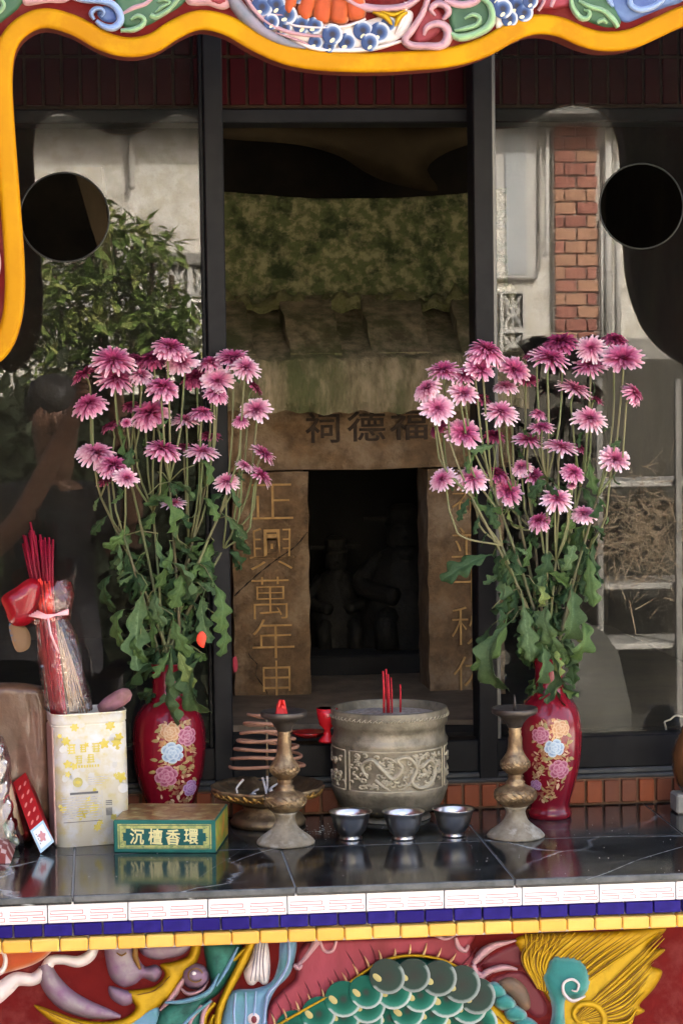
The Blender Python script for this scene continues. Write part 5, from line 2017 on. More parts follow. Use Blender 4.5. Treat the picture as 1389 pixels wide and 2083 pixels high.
b.build('block', mat('pale_stone_block', (.30, .28, .22), .8, var=(.2, .19, .15), scale=30), jar, local=True)
# red cups inside the niche
def goblet(px, py, label, s_=1.0):
    p = gnd(px, py, ZF + .012)
    b = MB()
    k2 = 1 / ppm(p.y + .02) * s_
    t = thing('red_goblet', label, 'goblet', Vector((p.x, p.y + .015, ZF + .012)))
    b.lathe([(0, 0), (19 * k2, 0), (18 * k2, 5 * k2), (8 * k2, 14 * k2), (7 * k2, 26 * k2), (16 * k2, 36 * k2), (20 * k2, 50 * k2), (22 * k2, 70 * k2), (20.5 * k2, 70 * k2)], seg=28)
    b.build('cup', mat('red_plastic', (.50, .012, .018), .25, coat=.3), t, smooth=True, local=True)
    b = MB()
    b.lathe([(20.5 * k2, 70 * k2), (18 * k2, 50 * k2), (12 * k2, 38 * k2), (0, 34 * k2)], seg=28)
    b.build('lining', mat('white_lining', (.75, .72, .68), .4), t, smooth=True, local=True)


goblet(668, 1512, 'red goblet with white lining standing inside the screen left of the censer')
b = MB()
p = gnd(632, 1506, ZF + .012)
b.lathe([(0, 0), (.016, 0), (.026, .006), (.027, .009), (.024, .008), (.012, .004), (0, .004)], (p.x, p.y + .03, ZF + .0125), 28)
tag(put('red_saucer', b.mesh('red_saucer', mat('dark_red_lacquer', (.28, .012, .012), .3, coat=.3), True)), 'shallow dark red saucer beside the red goblet', 'saucer')
b = MB()
pillow(b, [(474, 1338), (480, 1334), (484, 1350), (482, 1366), (476, 1368)], lambda u, v, h: at(u, v, YS - .004 - h), .001, 4, step=4)
tag(put('paper_scrap', b.mesh('paper_scrap', mat('pink_red_paper', (.6, .06, .09), .6))), 'scrap of pink red paper stuck low on the left stone pillar', 'paper')

# ================================================================== painted reliefs
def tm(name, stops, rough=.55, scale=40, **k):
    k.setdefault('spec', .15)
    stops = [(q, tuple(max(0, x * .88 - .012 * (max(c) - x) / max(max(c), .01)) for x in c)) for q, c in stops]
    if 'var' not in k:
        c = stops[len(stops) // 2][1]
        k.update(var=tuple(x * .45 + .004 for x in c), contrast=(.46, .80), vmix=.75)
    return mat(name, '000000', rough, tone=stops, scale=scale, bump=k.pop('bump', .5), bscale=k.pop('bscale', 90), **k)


P_ = {}
P_['white'] = mat('white_relief_paint', (.72, .66, .60), .45, var=(.60, .50, .46), scale=25, bump=.4)
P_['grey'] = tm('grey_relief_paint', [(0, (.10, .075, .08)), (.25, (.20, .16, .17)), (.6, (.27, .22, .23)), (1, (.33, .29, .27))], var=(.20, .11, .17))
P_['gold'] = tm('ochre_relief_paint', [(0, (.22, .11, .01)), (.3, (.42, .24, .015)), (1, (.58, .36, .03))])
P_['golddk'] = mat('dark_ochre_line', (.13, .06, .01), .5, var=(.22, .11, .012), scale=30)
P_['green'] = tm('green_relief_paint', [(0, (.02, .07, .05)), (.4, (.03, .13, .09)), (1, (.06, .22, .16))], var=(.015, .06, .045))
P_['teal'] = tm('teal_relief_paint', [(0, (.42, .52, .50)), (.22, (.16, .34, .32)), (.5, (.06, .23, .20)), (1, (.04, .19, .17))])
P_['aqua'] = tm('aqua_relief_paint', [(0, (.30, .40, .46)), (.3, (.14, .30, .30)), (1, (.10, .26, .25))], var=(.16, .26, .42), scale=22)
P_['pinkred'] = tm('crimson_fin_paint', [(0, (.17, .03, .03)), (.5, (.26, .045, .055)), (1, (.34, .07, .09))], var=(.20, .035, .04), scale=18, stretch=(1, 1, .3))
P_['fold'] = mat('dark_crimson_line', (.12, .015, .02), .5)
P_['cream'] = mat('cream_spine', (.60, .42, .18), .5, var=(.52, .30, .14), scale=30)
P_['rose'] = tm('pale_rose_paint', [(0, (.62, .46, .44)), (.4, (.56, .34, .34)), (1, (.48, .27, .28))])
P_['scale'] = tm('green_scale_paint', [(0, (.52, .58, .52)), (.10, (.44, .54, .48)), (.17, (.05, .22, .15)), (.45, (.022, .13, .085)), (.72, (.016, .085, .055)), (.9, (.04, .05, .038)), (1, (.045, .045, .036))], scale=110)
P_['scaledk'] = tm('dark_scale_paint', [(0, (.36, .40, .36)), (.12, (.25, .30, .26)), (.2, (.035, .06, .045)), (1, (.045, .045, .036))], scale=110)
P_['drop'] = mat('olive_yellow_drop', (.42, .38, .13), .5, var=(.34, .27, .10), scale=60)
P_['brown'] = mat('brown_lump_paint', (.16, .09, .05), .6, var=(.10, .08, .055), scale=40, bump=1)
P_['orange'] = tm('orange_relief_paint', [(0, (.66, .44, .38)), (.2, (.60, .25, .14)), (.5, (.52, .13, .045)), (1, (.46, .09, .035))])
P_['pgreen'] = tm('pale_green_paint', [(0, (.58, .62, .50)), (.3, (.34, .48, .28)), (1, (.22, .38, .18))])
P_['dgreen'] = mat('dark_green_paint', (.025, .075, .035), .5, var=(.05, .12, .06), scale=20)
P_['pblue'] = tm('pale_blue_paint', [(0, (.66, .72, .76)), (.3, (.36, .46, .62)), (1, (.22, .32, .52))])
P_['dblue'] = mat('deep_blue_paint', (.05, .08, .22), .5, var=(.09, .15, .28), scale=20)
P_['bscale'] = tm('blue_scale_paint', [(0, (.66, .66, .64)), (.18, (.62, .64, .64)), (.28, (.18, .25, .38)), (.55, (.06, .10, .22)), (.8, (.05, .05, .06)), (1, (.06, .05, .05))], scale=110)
P_['slate'] = tm('slate_band_paint', [(0, (.55, .48, .46)), (.2, (.22, .22, .23)), (1, (.14, .16, .17))], var=(.24, .20, .22))
P_['pyel'] = mat('pale_yellow_drop', (.66, .60, .34), .5)

YP = .043
fp_ = MB()
fp_.box((X0 + .002, YP, .35), (X1 - .002, YP + .004, zy0 - .006))
panel = fp_.build('front_panel', M['paintred'], altar)
mp = lambda u, v, h: at(u, v, YP - h)


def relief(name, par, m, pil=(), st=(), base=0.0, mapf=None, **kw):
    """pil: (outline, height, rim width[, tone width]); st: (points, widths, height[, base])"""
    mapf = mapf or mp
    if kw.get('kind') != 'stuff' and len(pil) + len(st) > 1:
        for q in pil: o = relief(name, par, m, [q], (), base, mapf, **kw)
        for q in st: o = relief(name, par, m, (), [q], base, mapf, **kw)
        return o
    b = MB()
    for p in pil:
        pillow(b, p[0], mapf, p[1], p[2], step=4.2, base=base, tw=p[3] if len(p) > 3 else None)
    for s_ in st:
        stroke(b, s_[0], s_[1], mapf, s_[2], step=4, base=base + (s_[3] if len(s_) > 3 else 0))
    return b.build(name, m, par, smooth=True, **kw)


# left: white cloud, grey horn and snout lumps
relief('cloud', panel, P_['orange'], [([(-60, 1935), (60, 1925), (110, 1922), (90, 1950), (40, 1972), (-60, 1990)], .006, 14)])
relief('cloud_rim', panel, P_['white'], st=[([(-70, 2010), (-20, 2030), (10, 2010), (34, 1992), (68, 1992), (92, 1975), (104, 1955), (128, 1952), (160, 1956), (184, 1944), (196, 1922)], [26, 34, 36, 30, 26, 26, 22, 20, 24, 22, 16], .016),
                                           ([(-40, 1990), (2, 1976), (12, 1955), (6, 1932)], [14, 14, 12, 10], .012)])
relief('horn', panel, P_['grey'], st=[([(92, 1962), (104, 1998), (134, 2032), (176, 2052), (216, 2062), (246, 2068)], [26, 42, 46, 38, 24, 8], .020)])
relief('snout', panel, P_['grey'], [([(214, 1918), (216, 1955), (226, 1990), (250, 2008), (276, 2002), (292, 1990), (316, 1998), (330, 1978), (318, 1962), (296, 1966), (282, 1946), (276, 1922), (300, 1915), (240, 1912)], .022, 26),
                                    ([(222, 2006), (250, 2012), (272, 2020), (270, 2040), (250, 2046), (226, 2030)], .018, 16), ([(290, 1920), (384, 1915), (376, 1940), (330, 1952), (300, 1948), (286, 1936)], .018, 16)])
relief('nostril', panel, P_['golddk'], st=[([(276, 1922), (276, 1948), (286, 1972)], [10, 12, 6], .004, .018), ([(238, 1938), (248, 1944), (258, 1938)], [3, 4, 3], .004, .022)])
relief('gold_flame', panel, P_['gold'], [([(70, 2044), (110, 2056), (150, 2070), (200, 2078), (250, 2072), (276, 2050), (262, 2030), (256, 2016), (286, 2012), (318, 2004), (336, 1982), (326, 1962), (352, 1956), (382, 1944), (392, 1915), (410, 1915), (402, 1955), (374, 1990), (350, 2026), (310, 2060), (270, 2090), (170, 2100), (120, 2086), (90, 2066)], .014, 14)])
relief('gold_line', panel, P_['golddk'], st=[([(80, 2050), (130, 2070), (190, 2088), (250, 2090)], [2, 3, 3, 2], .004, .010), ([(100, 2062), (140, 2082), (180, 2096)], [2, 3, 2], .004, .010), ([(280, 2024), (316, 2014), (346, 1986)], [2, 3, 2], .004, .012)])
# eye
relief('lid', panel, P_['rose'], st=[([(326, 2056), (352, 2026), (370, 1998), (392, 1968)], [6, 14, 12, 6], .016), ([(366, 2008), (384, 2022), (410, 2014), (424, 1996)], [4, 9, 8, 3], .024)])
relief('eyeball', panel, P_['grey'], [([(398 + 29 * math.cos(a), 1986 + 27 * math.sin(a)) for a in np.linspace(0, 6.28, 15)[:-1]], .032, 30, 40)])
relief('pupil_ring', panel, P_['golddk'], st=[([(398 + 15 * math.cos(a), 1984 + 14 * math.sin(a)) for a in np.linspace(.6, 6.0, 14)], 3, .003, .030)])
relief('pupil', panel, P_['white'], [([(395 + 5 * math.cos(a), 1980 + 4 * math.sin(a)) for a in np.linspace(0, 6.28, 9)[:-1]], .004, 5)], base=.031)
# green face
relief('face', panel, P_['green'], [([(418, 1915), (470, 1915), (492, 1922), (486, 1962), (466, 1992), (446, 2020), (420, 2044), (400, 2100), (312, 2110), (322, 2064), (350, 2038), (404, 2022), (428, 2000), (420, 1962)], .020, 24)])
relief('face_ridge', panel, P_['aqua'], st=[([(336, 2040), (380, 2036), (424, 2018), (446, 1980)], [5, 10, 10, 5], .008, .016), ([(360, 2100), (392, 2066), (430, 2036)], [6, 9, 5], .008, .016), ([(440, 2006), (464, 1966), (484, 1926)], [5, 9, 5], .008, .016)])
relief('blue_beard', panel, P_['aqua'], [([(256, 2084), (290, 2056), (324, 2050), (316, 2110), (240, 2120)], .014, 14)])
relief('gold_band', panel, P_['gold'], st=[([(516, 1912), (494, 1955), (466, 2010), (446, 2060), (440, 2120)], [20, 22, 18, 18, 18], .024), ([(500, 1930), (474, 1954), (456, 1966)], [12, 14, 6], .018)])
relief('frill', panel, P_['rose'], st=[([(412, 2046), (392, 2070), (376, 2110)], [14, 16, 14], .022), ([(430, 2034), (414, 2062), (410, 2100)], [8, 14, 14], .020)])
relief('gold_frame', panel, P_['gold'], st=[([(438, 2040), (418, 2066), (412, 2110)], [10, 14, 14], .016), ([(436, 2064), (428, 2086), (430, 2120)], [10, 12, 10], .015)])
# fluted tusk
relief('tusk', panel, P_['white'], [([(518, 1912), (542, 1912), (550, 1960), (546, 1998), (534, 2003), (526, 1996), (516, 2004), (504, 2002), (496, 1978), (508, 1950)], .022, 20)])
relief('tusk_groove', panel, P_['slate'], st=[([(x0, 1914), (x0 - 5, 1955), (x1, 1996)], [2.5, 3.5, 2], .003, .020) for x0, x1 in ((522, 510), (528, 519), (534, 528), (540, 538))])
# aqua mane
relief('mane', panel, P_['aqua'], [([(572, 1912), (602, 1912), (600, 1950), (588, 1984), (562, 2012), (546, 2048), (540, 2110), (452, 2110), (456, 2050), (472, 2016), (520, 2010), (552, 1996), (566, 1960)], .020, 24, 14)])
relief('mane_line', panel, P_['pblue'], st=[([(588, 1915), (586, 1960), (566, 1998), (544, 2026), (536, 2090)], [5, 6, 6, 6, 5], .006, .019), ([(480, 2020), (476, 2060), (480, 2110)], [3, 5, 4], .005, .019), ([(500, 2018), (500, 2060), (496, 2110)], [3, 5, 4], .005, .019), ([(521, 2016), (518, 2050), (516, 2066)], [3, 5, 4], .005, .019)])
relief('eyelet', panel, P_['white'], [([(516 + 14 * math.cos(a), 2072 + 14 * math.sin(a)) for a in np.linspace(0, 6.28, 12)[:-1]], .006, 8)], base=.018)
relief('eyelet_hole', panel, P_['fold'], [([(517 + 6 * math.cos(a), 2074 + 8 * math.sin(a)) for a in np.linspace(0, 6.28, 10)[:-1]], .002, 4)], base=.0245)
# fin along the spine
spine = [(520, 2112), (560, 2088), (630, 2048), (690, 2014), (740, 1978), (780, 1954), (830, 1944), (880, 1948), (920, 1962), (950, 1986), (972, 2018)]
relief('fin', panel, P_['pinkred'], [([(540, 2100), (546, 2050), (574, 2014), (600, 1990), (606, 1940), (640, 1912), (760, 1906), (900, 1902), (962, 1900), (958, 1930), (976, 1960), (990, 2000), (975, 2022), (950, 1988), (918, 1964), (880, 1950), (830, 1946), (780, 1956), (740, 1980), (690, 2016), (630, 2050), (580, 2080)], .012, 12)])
SP = cr_open(spine, 3)
TT = np.gradient(SP, axis=0)
TT /= np.linalg.norm(TT, axis=1)[:, None]
st = []
for i in range(8, len(SP) - 4, 7):
    p, t = SP[i], TT[i]
    nrm_ = np.array([t[1], -t[0]])
    ln = random.uniform(30, 62)
    q = p + nrm_ * ln + np.array([14, -8]) * (.4 + .6 * (i / len(SP)))
    if q[1] > 1908: st.append(([tuple(p), tuple((p + q) / 2 + t * 3), tuple(q)], [3, 3.5, 1.5], .005, .0095))
relief('fin_fold', panel, P_['fold'], st=st)
st = []
for i in range(6, len(SP) - 4, 9):
    p, t = SP[i], TT[i]
    nrm_ = np.array([t[1], -t[0]])
    ln = random.uniform(18, 30)
    q = p + nrm_ * ln + t * 6
    st.append(([tuple(p - nrm_ * 3), tuple((p + q) / 2 + t * 1.5), tuple(q)], [6.5, 5.5, 1.2], .008, .010))
relief('fin_spine', panel, P_['cream'], st=st, kind='stuff')
relief('spine_rim', panel, P_['gold'], st=[(spine, 7, .010, .012)])
# grey hooks by the fin
relief('claw_shaft', panel, P_['rose'], st=[([(646, 1914), (632, 1934), (618, 1952), (604, 1966)], [20, 16, 13, 10], .020), ([(650, 1914), (660, 1934), (676, 1934), (684, 1914)], [9, 11, 11, 9], .016), ([(598, 1962), (608, 1970), (614, 1962)], [8, 12, 8], .02)])
# body and scales
relief('dragon_body', panel, P_['green'], [([(480, 2130), (560, 2092), (632, 2052), (692, 2018), (742, 1982), (782, 1958), (830, 1948), (880, 1952), (918, 1968), (948, 1992), (970, 2022), (984, 2060), (988, 2130), (984, 2240), (600, 2240)], .014, 40)])


def scale_mesh(name, m, dm):
    b = MB()
    n, rings = 22, (1.0, .9, .82, .62, .4, .2)
    vs, tn, fs = [], [], []
    for r_ in rings:
        for k in range(n):
            a = 2 * math.pi * k / n
            x, y = r_ * math.cos(a), r_ * math.sin(a)
            vs.append((x, y, (.16 * math.sqrt(max(0, 1 - r_ * r_ * .96)) + .34 * x + .14)))
            tn.append(max(1e-3, 1 - r_, min(.62, -x * 1.1 + .1 + y * .25)))
    vs.append((0, 0, .30)); tn.append(1)
    for j in range(len(rings) - 1):
        for k in range(n):
            a, c = j * n + k, j * n + (k + 1) % n
            fs.append((a, c, c + n, a + n))
    for k in range(n):
        fs.append(((len(rings) - 1) * n + k, (len(rings) - 1) * n + (k + 1) % n, len(vs) - 1))
    lo = len(vs)
    for k in range(n):
        vs.append((vs[k][0], vs[k][1], -.25)); tn.append(1e-3)
    for k in range(n):
        fs.append((k, lo + k, lo + (k + 1) % n, (k + 1) % n))
    b.add(vs, fs, 0, tn)
    # the pale drop painted proud of the scale, at its root side
    pts = [(-.62, 0), (-.50, .18), (-.18, .20), (-.05, .05), (-.05, -.05), (-.18, -.20), (-.50, -.18)]
    pillow(b, pts, lambda u, v, h: Vector((u - .05, v * .8 - .42, h + .30 + .34 * u - .02)), .10, .15, step=.09, mi=1)
    return b.mesh(name, [m, dm], True)


sc1 = scale_mesh('scale', P_['scale'], P_['drop'])
sc2 = scale_mesh('scale', P_['scaledk'], P_['drop'])


def put_scale(par, me, px, py, r_px, ang, lift, Y, sx=1.0):
    c = at(px, py, Y - lift)
    s_ = r_px / ppm(Y)
    mw = Matrix.Translation(c) @ FACE @ Matrix.Rotation(ang, 4, 'Z') @ Matrix.Diagonal((s_, s_ * sx, s_ * .26, 1))
    put('scale', me, par, mw)


rowsS = [([(779, 1980), (832, 1978), (884, 1984), (930, 1996), (962, 2020)], .030, 1), ([(736, 2012), (792, 2010), (846, 2018), (900, 2024), (944, 2040)], .026, 0),
         ([(690, 2026), (740, 2040), (820, 2050), (870, 2056), (920, 2064), (966, 2074)], .022, 0), ([(640, 2056), (690, 2062), (736, 2066), (784, 2064), (850, 2088), (900, 2096), (950, 2104)], .019, 0),
         ([(590, 2086), (646, 2094), (700, 2100), (756, 2104), (810, 2104), (868, 2126), (930, 2134)], .016, 0), ([(560, 2120), (620, 2130), (680, 2140), (740, 2144), (800, 2144), (850, 2160), (910, 2164)], .013, 0)]
for pts, lift, dk in rowsS:
    for i_, (x, y) in enumerate(pts):
        put_scale(panel, sc2 if dk else sc1, x + 8, y + 6, random.uniform(35, 40), R(-42 + (x - 780) * .04), lift - .0011 * i_, YP, random.uniform(.9, 1.05))
# belly plates and right claw
for k, (x, y, r_) in enumerate(((1006, 2016, 22), (1026, 2040, 22), (1048, 2064, 22), (1070, 2088, 24), (1092, 2112, 24))):
    relief('belly_plate', panel, P_['teal'], [([(x - r_, y - 8), (x, y - 20), (x + r_, y - 4), (x + r_ * .9, y + 14), (x, y + 16), (x - r_ * .8, y + 10)], .020 - .001 * k, 16, 16)])
relief('belly_gold', panel, P_['gold'], [([(980, 2036), (1000, 2040), (1030, 2068), (1056, 2110), (985, 2120)], .012, 16)])
relief('belly_swirl', panel, P_['golddk'], st=[([(1000, 2100), (994, 2078), (1010, 2068), (1026, 2082)], [3, 4, 4, 3], .004, .012)])
relief('claw', panel, P_['rose'], st=[([(958, 2010), (976, 1990), (994, 1976), (1024, 1968), (1052, 1972)], [12, 17, 15, 13, 5], .022), ([(962, 1962), (968, 1980), (984, 1984)], [14, 18, 12], .02), ([(962, 1960), (984, 1936), (1010, 1922), (1050, 1913)], [14, 19, 14, 4], .022),
                                      ([(926, 1908), (932, 1926), (946, 1934), (952, 1922)], [10, 15, 13, 8], .02), ([(884, 1902), (904, 1910), (926, 1904)], [8, 12, 8], .014)])
relief('claw_hollow', panel, P_['fold'], [([(980, 1955), (1054, 1920), (1062, 1960), (1020, 1964), (990, 1968)], .003, 8), ([(1000, 1990), (1060, 1976), (1100, 2020), (1112, 2060), (1086, 2068), (1050, 2030), (1006, 2000)], .004, 10)])
relief('brown_lump', panel, P_['brown'], [([(1012, 1996), (1036, 1986), (1060, 1996), (1076, 2020), (1080, 2050), (1062, 2054), (1040, 2030), (1020, 2012)], .014, 16)])
# flame of ochre hair
relief('flame', panel, P_['gold'], [([(1062, 1902), (1240, 1894), (1352, 1886), (1320, 1926), (1352, 1932), (1322, 1962), (1346, 1976), (1330, 2010), (1300, 2044), (1310, 2058), (1262, 2082), (1240, 2120), (1150, 2120), (1130, 2060), (1100, 2012), (1076, 1976), (1058, 1940)], .010, 18)])
st, st2 = [], []
for k in range(44):
    u = k / 43
    tip = np.array([1090 + 262 * min(1, u * 1.9), 1892]) if u < .52 else np.array([1352 - 60 * (u - .52) / .48, 1892 + 170 * (u - .52) / .48])
    tip = tip + rng.uniform(-6, 6, 2)
    root = np.array([1092 + 96 * u, 2010 + 50 * u]) if u < .5 else np.array([1140 + 60 * u, 2050 + 30 * u])
    mid = (tip + root) / 2 + np.array([-34 + 60 * u, -6 + 22 * u])
    if tip[1] < 1896: tip[1] = 1897
    (st if k % 2 else st2).append(([tuple(root), tuple(mid), tuple(tip)], [5, random.uniform(6, 10), 1.5], .006, .008))
for k in range(7):
    st.append(([(1098 + 3 * k, 2012 - 4 * k), (1074 + 6 * k, 1962), (1068 + 12 * k, 1900)], [4, 7, 3], .006, .008))
    st2.append(([(1102 + 3 * k, 2014 - 4 * k), (1080 + 6 * k, 1964), (1074 + 12 * k, 1900)], [2, 3, 2], .005, .008))
relief('flame_lock', panel, P_['gold'], st=st, kind='stuff')
relief('flame_groove', panel, P_['golddk'], st=[(p, [w * .5 for w in ww], h, b_) for p, ww, h, b_ in st2], kind='stuff')
relief('ochre_curl', panel, P_['gold'], st=[([(1222, 2110), (1228, 2070), (1210, 2046), (1180, 2044), (1166, 2062), (1178, 2080), (1196, 2074)], [18, 20, 20, 18, 16, 13, 8], .018)])
relief('teal_cloud', panel, P_['teal'], [([(1106, 2010), (1100, 1986), (1110, 1966), (1114, 1952), (1130, 1942), (1146, 1944), (1164, 1944), (1186, 1954), (1198, 1972), (1202, 1998), (1194, 2022), (1174, 2036), (1154, 2034), (1150, 2060), (1152, 2110), (1116, 2110), (1122, 2060), (1118, 2036)], .024, 30, 24)])
relief('cloud_spiral', panel, P_['white'], st=[([(1190, 2026), (1164, 2036), (1146, 2020), (1146, 2000), (1162, 1992), (1176, 2002), (1172, 2016), (1162, 2014)], [4, 7, 7, 7, 7, 6, 5, 3], .007, .022), ([(1104, 2012), (1100, 1986), (1112, 1962), (1116, 1950), (1136, 1942), (1168, 1946), (1196, 1966), (1202, 1998)], [3, 5, 5, 5, 5, 5, 5, 3], .006, .004)])

# ---------------- top: clouds and scales on the arch board
board = [o for o in arch.children if o.name.startswith('arch_board')][0]
YR = YA - .0002
mt_ = lambda u, v, h: at(u, v, YR - h)
RT = lambda name, m, pil=(), st=(), base=0.0, **k: relief(name, board, m, pil, st, base, mapf=mt_, **k)
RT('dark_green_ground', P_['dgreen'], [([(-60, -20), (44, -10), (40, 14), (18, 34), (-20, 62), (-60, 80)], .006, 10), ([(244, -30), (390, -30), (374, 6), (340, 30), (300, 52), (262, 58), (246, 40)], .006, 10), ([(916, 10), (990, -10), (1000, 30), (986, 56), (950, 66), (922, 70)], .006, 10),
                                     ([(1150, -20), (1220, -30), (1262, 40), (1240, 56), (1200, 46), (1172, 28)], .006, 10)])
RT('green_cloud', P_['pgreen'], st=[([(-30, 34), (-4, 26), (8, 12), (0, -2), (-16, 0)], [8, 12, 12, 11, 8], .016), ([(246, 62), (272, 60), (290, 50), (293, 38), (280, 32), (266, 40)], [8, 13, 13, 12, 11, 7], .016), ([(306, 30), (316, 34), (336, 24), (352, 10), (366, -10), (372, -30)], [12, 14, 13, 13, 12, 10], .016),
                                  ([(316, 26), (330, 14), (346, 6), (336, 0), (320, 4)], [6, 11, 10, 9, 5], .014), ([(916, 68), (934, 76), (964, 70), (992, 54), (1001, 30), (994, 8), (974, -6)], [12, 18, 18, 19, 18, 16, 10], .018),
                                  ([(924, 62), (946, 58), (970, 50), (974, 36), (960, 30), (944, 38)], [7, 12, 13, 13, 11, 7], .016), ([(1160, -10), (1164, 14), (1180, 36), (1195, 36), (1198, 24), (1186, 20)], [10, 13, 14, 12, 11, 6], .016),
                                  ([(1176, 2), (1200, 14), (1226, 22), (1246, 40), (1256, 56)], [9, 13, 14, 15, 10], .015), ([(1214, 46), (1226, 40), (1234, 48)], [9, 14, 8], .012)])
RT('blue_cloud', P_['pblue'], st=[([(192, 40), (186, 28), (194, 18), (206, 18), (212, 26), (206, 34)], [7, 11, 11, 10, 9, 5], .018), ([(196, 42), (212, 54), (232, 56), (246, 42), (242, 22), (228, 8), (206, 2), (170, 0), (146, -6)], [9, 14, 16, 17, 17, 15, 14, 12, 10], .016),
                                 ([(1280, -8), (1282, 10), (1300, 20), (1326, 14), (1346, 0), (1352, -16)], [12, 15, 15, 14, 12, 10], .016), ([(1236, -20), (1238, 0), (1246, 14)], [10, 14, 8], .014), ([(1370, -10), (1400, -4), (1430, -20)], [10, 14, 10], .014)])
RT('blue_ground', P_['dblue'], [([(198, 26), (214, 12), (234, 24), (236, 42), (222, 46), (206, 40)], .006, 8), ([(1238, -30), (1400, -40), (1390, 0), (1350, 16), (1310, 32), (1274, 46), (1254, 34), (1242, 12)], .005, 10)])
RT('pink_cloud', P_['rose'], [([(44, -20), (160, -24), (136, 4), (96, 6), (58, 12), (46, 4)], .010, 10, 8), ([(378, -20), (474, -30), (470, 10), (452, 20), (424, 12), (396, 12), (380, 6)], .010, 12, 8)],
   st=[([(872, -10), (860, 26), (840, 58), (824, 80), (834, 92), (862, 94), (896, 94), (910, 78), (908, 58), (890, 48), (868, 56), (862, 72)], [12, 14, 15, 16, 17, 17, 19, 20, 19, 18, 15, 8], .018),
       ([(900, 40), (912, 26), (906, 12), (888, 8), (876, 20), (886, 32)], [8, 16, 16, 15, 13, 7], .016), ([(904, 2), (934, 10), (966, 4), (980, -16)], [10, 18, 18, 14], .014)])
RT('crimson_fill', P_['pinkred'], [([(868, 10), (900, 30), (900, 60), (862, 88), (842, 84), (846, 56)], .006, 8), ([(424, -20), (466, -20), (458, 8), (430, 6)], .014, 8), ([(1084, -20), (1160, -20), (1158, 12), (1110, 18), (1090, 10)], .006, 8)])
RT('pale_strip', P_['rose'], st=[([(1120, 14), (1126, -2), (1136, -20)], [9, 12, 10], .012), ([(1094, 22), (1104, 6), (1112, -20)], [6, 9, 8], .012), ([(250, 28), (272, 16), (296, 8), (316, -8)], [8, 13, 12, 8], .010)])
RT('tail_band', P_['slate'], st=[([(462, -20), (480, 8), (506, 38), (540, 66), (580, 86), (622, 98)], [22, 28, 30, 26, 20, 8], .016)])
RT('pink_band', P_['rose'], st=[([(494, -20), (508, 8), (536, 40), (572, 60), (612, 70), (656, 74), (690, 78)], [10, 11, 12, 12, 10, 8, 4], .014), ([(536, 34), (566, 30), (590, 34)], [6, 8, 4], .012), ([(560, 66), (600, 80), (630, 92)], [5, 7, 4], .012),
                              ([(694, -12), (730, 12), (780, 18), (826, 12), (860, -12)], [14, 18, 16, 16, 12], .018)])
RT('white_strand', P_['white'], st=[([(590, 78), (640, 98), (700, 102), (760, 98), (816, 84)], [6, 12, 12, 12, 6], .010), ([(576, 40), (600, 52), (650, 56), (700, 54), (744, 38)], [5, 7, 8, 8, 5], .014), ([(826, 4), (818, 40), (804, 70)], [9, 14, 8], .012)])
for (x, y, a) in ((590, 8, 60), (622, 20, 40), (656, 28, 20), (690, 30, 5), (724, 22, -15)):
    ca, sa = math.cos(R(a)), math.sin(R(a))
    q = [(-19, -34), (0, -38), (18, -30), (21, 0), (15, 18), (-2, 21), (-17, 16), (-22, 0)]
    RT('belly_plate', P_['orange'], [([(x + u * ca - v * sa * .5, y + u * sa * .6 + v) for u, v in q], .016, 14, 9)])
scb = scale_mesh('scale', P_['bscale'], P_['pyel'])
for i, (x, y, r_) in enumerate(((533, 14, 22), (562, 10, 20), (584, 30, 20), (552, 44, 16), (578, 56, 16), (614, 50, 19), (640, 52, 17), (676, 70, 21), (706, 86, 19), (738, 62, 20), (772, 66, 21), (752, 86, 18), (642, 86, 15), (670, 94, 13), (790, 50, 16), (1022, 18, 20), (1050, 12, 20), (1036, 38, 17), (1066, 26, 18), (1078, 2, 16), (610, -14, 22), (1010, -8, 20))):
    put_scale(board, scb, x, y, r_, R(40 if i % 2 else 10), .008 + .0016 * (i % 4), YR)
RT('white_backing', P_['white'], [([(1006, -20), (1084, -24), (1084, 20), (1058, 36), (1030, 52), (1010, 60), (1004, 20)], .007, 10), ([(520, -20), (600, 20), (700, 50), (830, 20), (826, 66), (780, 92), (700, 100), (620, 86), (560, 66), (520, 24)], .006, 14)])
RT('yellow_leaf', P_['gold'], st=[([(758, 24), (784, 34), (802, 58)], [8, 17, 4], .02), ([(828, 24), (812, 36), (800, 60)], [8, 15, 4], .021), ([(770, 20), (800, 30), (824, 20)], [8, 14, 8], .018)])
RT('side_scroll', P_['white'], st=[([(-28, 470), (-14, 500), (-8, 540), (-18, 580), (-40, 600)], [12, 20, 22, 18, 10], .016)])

# ================================================================== chrysanthemums
M['petal'] = mat('pink_petal', '000000', .55, tone=[(0, (.17, .006, .038)), (.30, (.38, .040, .13)), (.60, (.55, .16, .28)), (.82, (.72, .39, .47)), (1, (.88, .70, .72))], scale=220, sss=.12)
M['petal_dark'] = mat('deep_pink_petal', '000000', .6, tone=[(0, (.11, .004, .025)), (.45, (.28, .022, .09)), (.85, (.46, .10, .20)), (1, (.64, .30, .38))], scale=220, sss=.1)
M['petal_pale'] = mat('pale_pink_petal', '000000', .55, tone=[(0, (.20, .008, .05)), (.28, (.46, .09, .19)), (.56, (.68, .30, .39)), (1, (.88, .72, .72))], scale=220, sss=.12)
M['disc'] = mat('crimson_disc', (.13, .006, .03), .7, var=(.26, .03, .07), scale=400, bump=1.5, bscale=900)
M['stem'] = mat('green_stem', (.13, .165, .06), .6, var=(.17, .15, .075), scale=14)
M['stemb'] = mat('brown_stem', (.13, .10, .055), .7, var=(.10, .12, .05), scale=14)
M['sepal'] = mat('sepal', (.10, .15, .05), .6)


